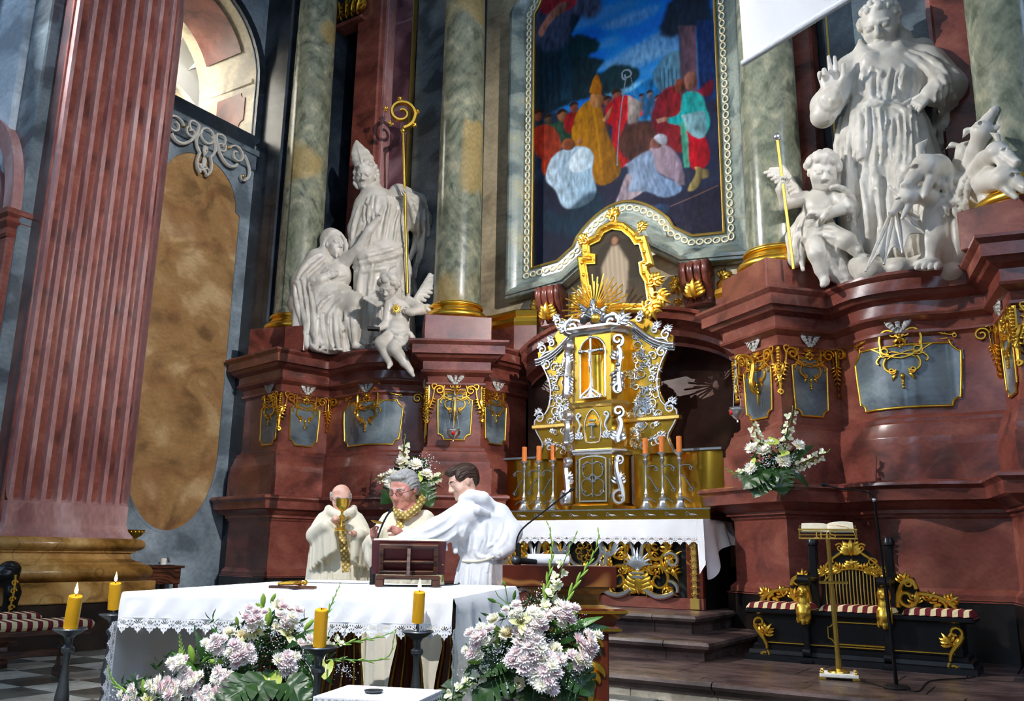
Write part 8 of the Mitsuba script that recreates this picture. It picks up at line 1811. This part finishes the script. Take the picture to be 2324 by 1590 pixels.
MUM = [rosette([(17, 1, .36, .10, .12, 0), (15, .88, .34, .18, .5, .05), (12, .64, .30, .25, .9, .1), (8, .4, .24, .2, 1.2, .12)], a_, b_, i) for i, (a_, b_) in enumerate((('#ecd8d4', '#fbfaf8'), ('#f0ead0', '#fdfdfa'), ('#e2c4c8', '#faf5f5')))]
CARN = [rosette([(12, 1, .6, .1, .35, 0), (11, .9, .55, .1, .8, .05), (9, .75, .5, 0, 1.1, .1), (6, .5, .4, 0, 1.35, .15)], a_, b_, i + 9) for i, (a_, b_) in enumerate((('#e6e2c4', '#f6f4e8'), ('#e6d8a8', '#f4eed8')))]
LILY = rosette([(3, 1.25, .48, -.30, .75, 0), (3, 1.15, .38, -.30, .8, .02)], '#cfd36a', '#f3f0cf', 30)
STAM = mikit.ply(cat(*[cat(tube([(0, 0, 0), (.1 * math.cos(a), .1 * math.sin(a), .35), (.22 * math.cos(a), .22 * math.sin(a), .7)], .012, 4), sphere(.05, 0, (.22 * math.cos(a), .22 * math.sin(a), .7), (1, 1, 1.6))) for a in np.arange(6) * 1.047]), 'wood', smooth=False)
GLAD = rosette([(3, 1, .62, -.2, .7, 0), (3, .85, .5, -.1, .95, .05)], '#dfe4b0', '#f7f6ee', 31)
BUD = mikit.ply(lathe([(0, 0), (.10, .1), (.17, .4), (.15, .7), (.07, .93), (0, 1)], 8), 'leaf_light', smooth=True)
BUDD = mikit.ply(lathe([(0, 0), (.10, .1), (.15, .4), (.12, .7), (.05, .93), (0, 1)], 8), 'leaf_mid', smooth=True)
def blade(l, w, bend=.25, fold=.25, n=8):
    t = np.linspace(0, 1, n); ww = w * np.sin(np.pi * (.06 + .93 * t) ** .8); x = l * t; z = -bend * l * t * t
    return tm(np.concatenate([np.c_[x, -ww / 2, z + fold * ww], np.c_[x, 0 * x, z], np.c_[x, ww / 2, z + fold * ww]]), [[j * n + i, j * n + i + 1, (j + 1) * n + i + 1, (j + 1) * n + i] for j in (0, 1) for i in range(n - 1)])
def heart(): 
    a = np.linspace(0, 2 * math.pi, 25)[:-1]; r = .5 * (1.15 - .75 * np.abs(np.sin(a / 2)) ** .3 * 0 + .35 * np.cos(a)); p = np.c_[-.2 + 1.0 * (1 + np.cos(a)) * .5 - .22 * np.exp(-((a - math.pi) / .35) ** 2) * -1.6, .5 * np.sin(a) * (1.1 - .35 * np.cos(a))]
    v = np.vstack([[[.2, 0, -.05]], np.c_[p, .10 * np.abs(p[:, 1]) + .03 * np.sin(a * 3)]]); return tm(v, [[0, 1 + i, 1 + (i + 1) % 24] for i in range(24)])
ANT = mikit.ply(heart(), 'lime_spathe', smooth=True); SPAD = mikit.ply(tube([(.15, 0, 0), (.35, 0, .12), (.55, 0, .2)], [.05, .045, .02], 6), 'cream_plaster', smooth=True)
def monstera():
    pg = sg.Polygon([(0, 0), (-.12, .25), (.05, .5), (.4, .55), (.8, .38), (1.1, .0), (.8, -.38), (.4, -.55), (.05, -.5), (-.12, -.25)]).buffer(.04)
    for s in (-1, 1):
        for i in range(4):
            x = .18 + .2 * i; pg = pg.difference(sg.Polygon([(x, s * .14), (x + .20, s * .62), (x + .30, s * .60)]))
    m = flat(pg); m = m.subdivide().subdivide(); v = np.asarray(m.vertices).copy(); v[:, 2] = .18 * np.abs(v[:, 1]) - .22 * v[:, 0] ** 2 + .02 * np.sin(v[:, 0] * 18) * (np.abs(v[:, 1]) > .05); return tm(v, m.faces)
MON = mikit.ply(monstera(), 'leaf_dark', smooth=True)
BL = [mikit.ply(blade(1, .16, .3), 'leaf_mid', smooth=True), mikit.ply(blade(1, .22, .45), 'leaf_dark', smooth=True), mikit.ply(blade(1, .12, .1), 'leaf_light', smooth=True)]
class Arr:
    def __init__(s, label, anchor, seed):
        s.k = thing('flower_arrangement', label, 'flower arrangement'); s.o = np.asarray(anchor); s.b = Body(anchor=anchor); s.rg = np.random.default_rng(seed); s.m = s.b.mpp; s.stems = []
    def face(s, c, dirv, r, spin=None):
        z = unit(dirv); x = unit(np.cross(z, V(.3, .5, .8))); y = np.cross(z, x); a = s.rg.uniform(0, 6.28) if spin is None else spin
        return M4(c, (x * math.cos(a) + y * math.sin(a)) * r, (y * math.cos(a) - x * math.sin(a)) * r, z * r)
    def put(s, nm, ply_, px, py, r, t=0., d=None, jit=.45):
        c = s.b.J(px, py, t); v = -s.b.fw * 1.0 + V(0, 0, .35) + (s.b.rt * (px - s.cx) + V(0, 0, 1) * (s.cy - py)) * .9 / s.R + s.rg.normal(0, jit * .5, 3) if d is None else s.b.rt * d[0] + V(0, 0, 1) * d[1] - s.b.fw * d[2]
        k = obj(nm, ply_, None, s.k, to_world=s.face(c, v, r * s.m * (1.18 if nm[0] == 'c' else 1.))); s.stems.append(c); return k
    def cluster(s, px, py, n, R, r, t=.09, kinds=MUM, nm='chrysanthemum'):
        for i in range(n):
            a, q = i * 2.4, R * math.sqrt((i + .3) / n); s.put(nm, kinds[int(s.rg.integers(len(kinds)))], px + q * math.cos(a), py + q * math.sin(a) * .9, r * s.rg.uniform(.85, 1.1), t + .03 * (1 - q / max(R, 1)) + s.rg.uniform(-.01, .01))
    def leaf(s, ply_, p0, p1, t0=0., t1=.03, w=1., nm='leaf', roll=0.):
        a, e = s.b.J(*p0, t0), s.b.J(*p1, t1); x = e - a; L = np.linalg.norm(x); x = x / L; y = unit(np.cross(-s.b.fw + V(0, 0, .5 + roll), x)); z = np.cross(x, y); return obj(nm, ply_, None, s.k, to_world=M4(a, x * L, y * L * w, z * L))
    def bud(s, p0, p1, t0=.02, t1=.04, w=1., ply_=None, nm='lily_bud'):
        a, e = s.b.J(*p0, t0), s.b.J(*p1, t1); z = e - a; L = np.linalg.norm(z); z = z / L; x = unit(np.cross(z, s.b.fw)); return obj(nm, ply_ or BUD, None, s.k, to_world=M4(a, x * L * w, np.cross(z, x) * L * w, z * L))
    def glad(s, pts, florets=0, fr=13, l=24):
        P = spline(np.array([(*p, .03) if len(p) == 2 else p for p in pts], float), 26); W_ = np.array([s.b.J(*q) for q in P]); k = obj('gladiolus', tube(W_, np.linspace(.9, .25, 26) * 2.4 * s.m, 6), 'stem_green', s.k, True)
        for i in range(2, 25, 2):
            p, d = P[i], P[min(i + 1, 25)] - P[i - 1]; d = d / np.linalg.norm(d[:2]); sd = 1 if i % 4 else -1; n = V(-d[1], d[0], 0) * sd
            if i / 26 < florets: obj('floret', GLAD, None, k, to_world=s.face(s.b.J(*(p + n * 5 + V(0, 0, .02))), -s.b.fw + (s.b.rt * n[0] - V(0, 0, n[1])) * .8 + s.rg.normal(0, .2, 3), fr * s.m))
            else:
                e = p + d * l * (1.1 - i / 34) + n * 8 * (1 - i / 32); z = s.b.J(*e) - s.b.J(*p); L = np.linalg.norm(z); z = z / L; x = unit(np.cross(z, s.b.fw)); obj('bud', BUD, None, k, to_world=M4(s.b.J(*p), x * L * .62, np.cross(z, x) * L * .62, z * L))
    def gyp(s, spots, r=1.25):
        ms = []; bl = trimesh.creation.icosahedron(); bl = tm(np.asarray(bl.vertices), bl.faces)
        for px, py, R, n, t in spots:
            for i in range(int(n * 1.5)): q = s.rg.normal(0, .40, 3); ms.append(tr(bl, M4(s.b.J(px + q[0] * R, py + q[1] * R * .8, t + q[2] * R * s.m), *(np.eye(3) * r * s.m * s.rg.uniform(.6, 1.25)))))
        obj('gypsophila', cat(ms), 'alb_cloth', s.k, False, kind='stuff', label='tiny white gypsophila')
    def filler(s, spots, l=22, w=.28):
        ms = []
        for px, py, R, n, t in spots:
            for i in range(n):
                q = np.clip(s.rg.normal(0, .42, 3), -.8, .8); c = s.b.J(px + q[0] * R, py + q[1] * R * .8, t + q[2] * R * s.m * .35 - .03); x = unit(s.rg.normal(0, 1, 3) + V(0, 0, .5)); y = unit(np.cross(x, s.rg.normal(0, 1, 3))); ms.append(tr(blade(1, w, .2, .2, 4), M4(c, x * l * s.m * s.rg.uniform(.6, 1.2), y * l * s.m, np.cross(x, y) * l * s.m)))
        obj('foliage', cat(ms), 'leaf_dark', s.k, True, kind='stuff', label='fine dark green foliage')
    def pot(s, px, py, r, mt='foot_marble', name='pot'):
        c = s.b.J(px, py, -.02); obj(name, lathe(np.array([(0, -1), (.8, -1), (1, 0), (.9, 0), (0, -.1)]) * r * s.m, 20), mt, s.k, 40, to_world=TF().translate(c.tolist())); return c
# left foreground
f = Arr('large spreading arrangement of white chrysanthemums, lilies and lime anthuriums before the altar cloth', at_d(590, 1500, 3.3), 1); f.cx, f.cy, f.R = 570, 1560, 160.
c = f.pot(590, 1570, 80); obj('stand', lathe([(0, 0), (.14, 0), (.14, .03), (.03, .06), (.03, c[2] - 80 * f.m - .0), (0, c[2] - 80 * f.m)], 16), 'pewter', f.k, 40, to_world=TF().translate([c[0], c[1], 0]))
f.filler([(560, 1500, 150, 420, -.02), (620, 1460, 90, 200, -.02), (440, 1560, 110, 220, -.02), (330, 1580, 70, 90, -.02), (690, 1480, 70, 140, -.02)], 24)
for x, y, n, R, r in ((544, 1484, 9, 30, 15), (651, 1501, 7, 26, 14), (506, 1543, 8, 24, 13), (434, 1546, 8, 28, 13), (393, 1567, 8, 28, 13), (360, 1556, 5, 20, 12), (579, 1402, 8, 30, 12), (656, 1398, 8, 30, 12), (487, 1462, 6, 24, 12), (406, 1505, 6, 20, 12), (700, 1462, 5, 20, 11), (300, 1578, 5, 26, 11)): f.cluster(x, y, n, R, r)
for x, y, r in ((632, 1378, 18), (520, 1438, 15), (549, 1445, 15), (626, 1425, 12)): f.put('carnation', CARN[x % 2], x, y, r, .05)
for x, y, r, d in ((652, 1442, 34, (.3, .5, .8)), (579, 1428, 32, (.1, -.4, .8)), (553, 1464, 26, (-.5, .2, .7)), (338, 1590, 26, (-.2, .4, .8))): k = f.put('lily', LILY, x, y, r * .8, .08, d); obj('stamens', STAM, None, k, to_world=np.array(scene[k]['to_world'].matrix))
for p0, p1 in (((606, 1424), (612, 1378)), ((600, 1384), (580, 1368)), ((596, 1380), (598, 1345)), ((614, 1368), (626, 1345)), ((575, 1440), (565, 1410)), ((497, 1450), (483, 1425)), ((500, 1470), (470, 1464)), ((440, 1508), (430, 1462)), ((412, 1500), (408, 1470)), ((470, 1500), (510, 1502)), ((455, 1505), (475, 1488)), ((330, 1580), (324, 1540)), ((345, 1575), (340, 1550)), ((690, 1430), (712, 1404)), ((540, 1420), (536, 1398))): f.bud(p0, p1, ply_=BUDD if p0[0] % 2 else BUD)
f.glad([(420, 1500), (412, 1470), (408, 1438)], 0, l=14); f.glad([(730, 1476), (800, 1456), (860, 1445), (899, 1428)], 0, l=26); f.glad([(740, 1500), (800, 1497), (880, 1490), (892, 1462), (899, 1432)], 0, l=22); f.glad([(722, 1440), (748, 1380), (773, 1322)], 0, l=20); f.glad([(300, 1575), (262, 1552), (245, 1512)], 0, l=20)
for x, y in ((760, 1450), (770, 1462), (748, 1466)): f.put('floret', GLAD, x, y, 16, .05)
for c, e, w in (((610, 1530), (612, 1590), 1.0), ((742, 1500), (735, 1552), .62), ((660, 1560), (680, 1600), .8)):
    f.leaf(ANT, c, e, .10, .13, w * .9, 'anthurium', .6); f.leaf(SPAD, c, e, .115, .15, .9, 'spadix', .6)
for i, (p0, p1) in enumerate((((640, 1520), (560, 1590)), ((600, 1520), (660, 1590)), ((680, 1500), (720, 1580)), ((690, 1480), (760, 1540)), ((520, 1530), (470, 1590)), ((470, 1500), (450, 1440)), ((650, 1470), (720, 1420)), ((560, 1500), (530, 1580)), ((680, 1540), (690, 1600)), ((620, 1480), (700, 1500)), ((450, 1540), (400, 1480)), ((700, 1500), (745, 1470)))): f.leaf(BL[i % 2], p0, p1, .02, .06, 1.6)
f.gyp([(560, 1470, 80, 160, .04), (640, 1440, 60, 110, .05), (500, 1490, 60, 110, .04), (680, 1500, 60, 100, .04), (780, 1520, 32, 70, .02), (670, 1550, 40, 70, .05), (400, 1560, 60, 90, .04), (280, 1578, 40, 60, .03), (720, 1450, 40, 60, .03)])
for x, y, n, R, r in ((590, 1572, 5, 22, 12), (470, 1580, 6, 26, 12), (545, 1580, 4, 20, 12)): f.cluster(x, y, n, R, r, .11)
for p0, p1 in (((600, 1545), (545, 1610)), ((650, 1550), (700, 1600)), ((560, 1550), (500, 1600))): f.leaf(MON, p0, p1, .14, .2, 1., 'monstera_leaf', .5)
# right foreground
f = Arr('large arrangement of white chrysanthemums, a lily and tall gladioli in front of the ambo', at_d(1200, 1480, 3.45), 2); f.cx, f.cy, f.R = 1200, 1560, 150.
c = f.pot(1210, 1580, 75); obj('stand', lathe([(0, 0), (.14, 0), (.14, .03), (.03, .06), (.03, c[2] - 75 * f.m), (0, c[2] - 75 * f.m)], 16), 'pewter', f.k, 40, to_world=TF().translate([c[0], c[1], 0]))
f.filler([(1200, 1490, 140, 420, -.02), (1230, 1420, 90, 220, -.02), (1130, 1480, 80, 160, -.02), (1300, 1470, 70, 160, -.02)], 24)
for x, y, n, R, r in ((1200, 1486, 12, 46, 20), (1246, 1510, 8, 34, 18), (1240, 1545, 5, 26, 17), (1282, 1394, 8, 30, 14), (1222, 1412, 8, 30, 14), (1334, 1455, 6, 28, 15), (1318, 1490, 7, 26, 15), (1090, 1440, 7, 30, 14), (1170, 1388, 5, 24, 12), (1195, 1436, 5, 22, 15), (1078, 1478, 5, 22, 12)): f.cluster(x, y, n, R, r)
for x, y, r in ((1153, 1442, 20), (1112, 1462, 18), (1258, 1478, 20), (1179, 1550, 15), (1122, 1408, 16)): f.put('carnation', CARN[x % 2], x, y, r, .06)
k = f.put('lily', LILY, 1183, 1414, 32, .10, (-.1, .35, .9)); obj('stamens', STAM, None, k, to_world=np.array(scene[k]['to_world'].matrix))
for p0, p1 in (((1126, 1570), (1148, 1536)), ((1272, 1482), (1304, 1472)), ((1140, 1432), (1102, 1416)), ((1246, 1424), (1232, 1388)), ((1128, 1470), (1127, 1432)), ((1304, 1400), (1308, 1376)), ((1300, 1464), (1330, 1461)), ((1165, 1362), (1170, 1338)), ((1148, 1332), (1141, 1316)), ((1126, 1366), (1106, 1357)), ((1150, 1388), (1134, 1372)), ((1146, 1400), (1128, 1390)), ((1082, 1490), (1064, 1472)), ((1070, 1530), (1052, 1542)), ((1100, 1500), (1060, 1502)), ((1200, 1395), (1210, 1370)), ((1270, 1425), (1250, 1400)), ((1270, 1466), (1276, 1450))): f.bud(p0, p1, ply_=BUDD if p0[0] % 4 else BUD, w=1.2 if p0[0] in (1126, 1272) else 1.)
obj('branch', cat(*[tube([f.b.J(*q, .03) for q in p], 1.1 * f.m, 5) for p in ([(1160, 1410), (1152, 1360), (1147, 1332)], [(1152, 1370), (1130, 1352), (1124, 1340)], [(1156, 1385), (1140, 1372), (1122, 1364)], [(1158, 1390), (1166, 1362)])]), 'stem_green', f.k, True)
f.glad([(1230, 1385), (1240, 1330), (1252, 1260), (1242, 1184)], 0, l=34); f.glad([(1228, 1400), (1256, 1340), (1278, 1280), (1311, 1206)], .62, 17, l=30); f.glad([(1278, 1385), (1310, 1320), (1345, 1262), (1358, 1200)], 0, l=34); f.glad([(1110, 1520), (1070, 1545), (1030, 1575), (990, 1600)], .8, 17, l=20)
for x, y in ((1262, 1326), (1248, 1352), (1238, 1378), (1256, 1340), (1222, 1392)): f.put('floret', GLAD, x, y, 20, .07)
for p0, p1, w in (((1150, 1520), (1080, 1580), 1.), ((1140, 1500), (1098, 1520), 1.), ((1280, 1500), (1340, 1560), 1.), ((1200, 1540), (1220, 1610), 1.), ((1260, 1530), (1310, 1600), .9), ((1040, 1560), (985, 1610), .7)): f.leaf(MON, p0, p1, .02, .08, w, 'monstera_leaf', .4)
for i, (p0, p1) in enumerate((((1290, 1430), (1362, 1392)), ((1290, 1440), (1375, 1410)), ((1270, 1460), (1330, 1430)), ((1240, 1430), (1260, 1390)), ((1180, 1540), (1150, 1600)), ((1300, 1520), (1340, 1590)), ((1230, 1560), (1260, 1600)), ((1110, 1490), (1050, 1520)), ((1080, 1540), (1010, 1585)), ((1320, 1500), (1345, 1540)), ((1250, 1440), (1300, 1410)))): f.leaf(BL[i % 2], p0, p1, .02, .05, 1.5)
f.gyp([(1130, 1480, 60, 150, .04), (1100, 1510, 50, 120, .03), (1230, 1460, 60, 110, .05), (1290, 1530, 46, 90, .05), (1240, 1345, 36, 70, .0), (1310, 1420, 46, 80, .03), (1070, 1540, 34, 80, .02), (1190, 1380, 40, 70, .03)])
# small arrangements on the ledges of the pedestals
f = Arr('small white and green flower arrangement on the ledge behind the grey-haired priest', at_d(935, 1112, 11.95), 3); f.o = f.b.o; f.cx, f.cy, f.R = 935, 1110, 70.
f.filler([(935, 1080, 60, 160, .0), (930, 1110, 60, 120, .0)], 24); f.pot(936, 1118, 22, 'leaf_dark')
for x, y, r in ((943, 1055, 15), (915, 1082, 17), (968, 1076, 13), (890, 1078, 14), (912, 1048, 13), (885, 1095, 13)): f.put('chrysanthemum', MUM[1], x, y, r, .10)
f.glad([(920, 1070), (917, 1030), (920, 985)], .75, 11, 14); f.glad([(900, 1086), (878, 1084), (850, 1088)], .8, 9, 12); f.glad([(960, 1090), (985, 1088), (1006, 1072)], .8, 9, 12)
for p0, p1 in (((915, 1100), (868, 1130)), ((925, 1105), (905, 1140)), ((955, 1100), (980, 1140)), ((945, 1105), (955, 1145))): f.leaf(MON, p0, p1, .08, .16, 1., 'monstera_leaf', .4)
f.leaf(ANT, (945, 1075), (956, 1098), .12, .15, 1., 'anthurium', .6); f.gyp([(965, 1050, 26, 60, .05), (930, 1060, 26, 50, .06)])
f = Arr('small arrangement of white gladioli and monstera leaves on the ledge right of the altar', at_d(1750, 1092, 9.2), 4); f.cx, f.cy, f.R = 1755, 1080, 80.
f.filler([(1755, 1040, 55, 150, .0), (1750, 1075, 60, 130, .0)], 22); f.pot(1752, 1090, 22, 'leaf_dark')
for x, y, r in ((1706, 1018, 14), (1733, 1026, 15), (1811, 1012, 15), (1776, 1048, 17), (1705, 1063, 14), (1748, 1008, 12)): f.put('chrysanthemum', MUM[1], x, y, r, .10)
f.glad([(1776, 1035), (1788, 985), (1800, 920)], .9, 13, 14); f.glad([(1742, 1030), (1724, 1000), (1706, 955)], .85, 12, 14); f.glad([(1800, 1062), (1840, 1045), (1884, 1020)], .8, 12, 16); f.glad([(1712, 1066), (1680, 1076), (1646, 1062)], .6, 11, 16)
for p0, p1 in (((1742, 1070), (1712, 1115)), ((1768, 1066), (1778, 1112)), ((1730, 1064), (1690, 1096))): f.leaf(MON, p0, p1, .08, .16, 1.1, 'monstera_leaf', .4)
for p0, p1 in (((1720, 1060), (1660, 1072)), ((1790, 1050), (1840, 1000)), ((1800, 1070), (1840, 1100)), ((1790, 1000), (1775, 965))): f.leaf(BL[1], p0, p1, .03, .06, 1.5)
for p0, p1 in (((1742, 1000), (1776, 1006)), ((1770, 1030), (1798, 1026)), ((1708, 1050), (1716, 1036))): f.leaf(ANT, p0, p1, .12, .14, .8, 'anthurium', .6)
f.gyp([(1740, 1050, 30, 70, .08), (1770, 1010, 24, 40, .06), (1810, 1060, 24, 40, .04), (1790, 1040, 20, 30, .08)])
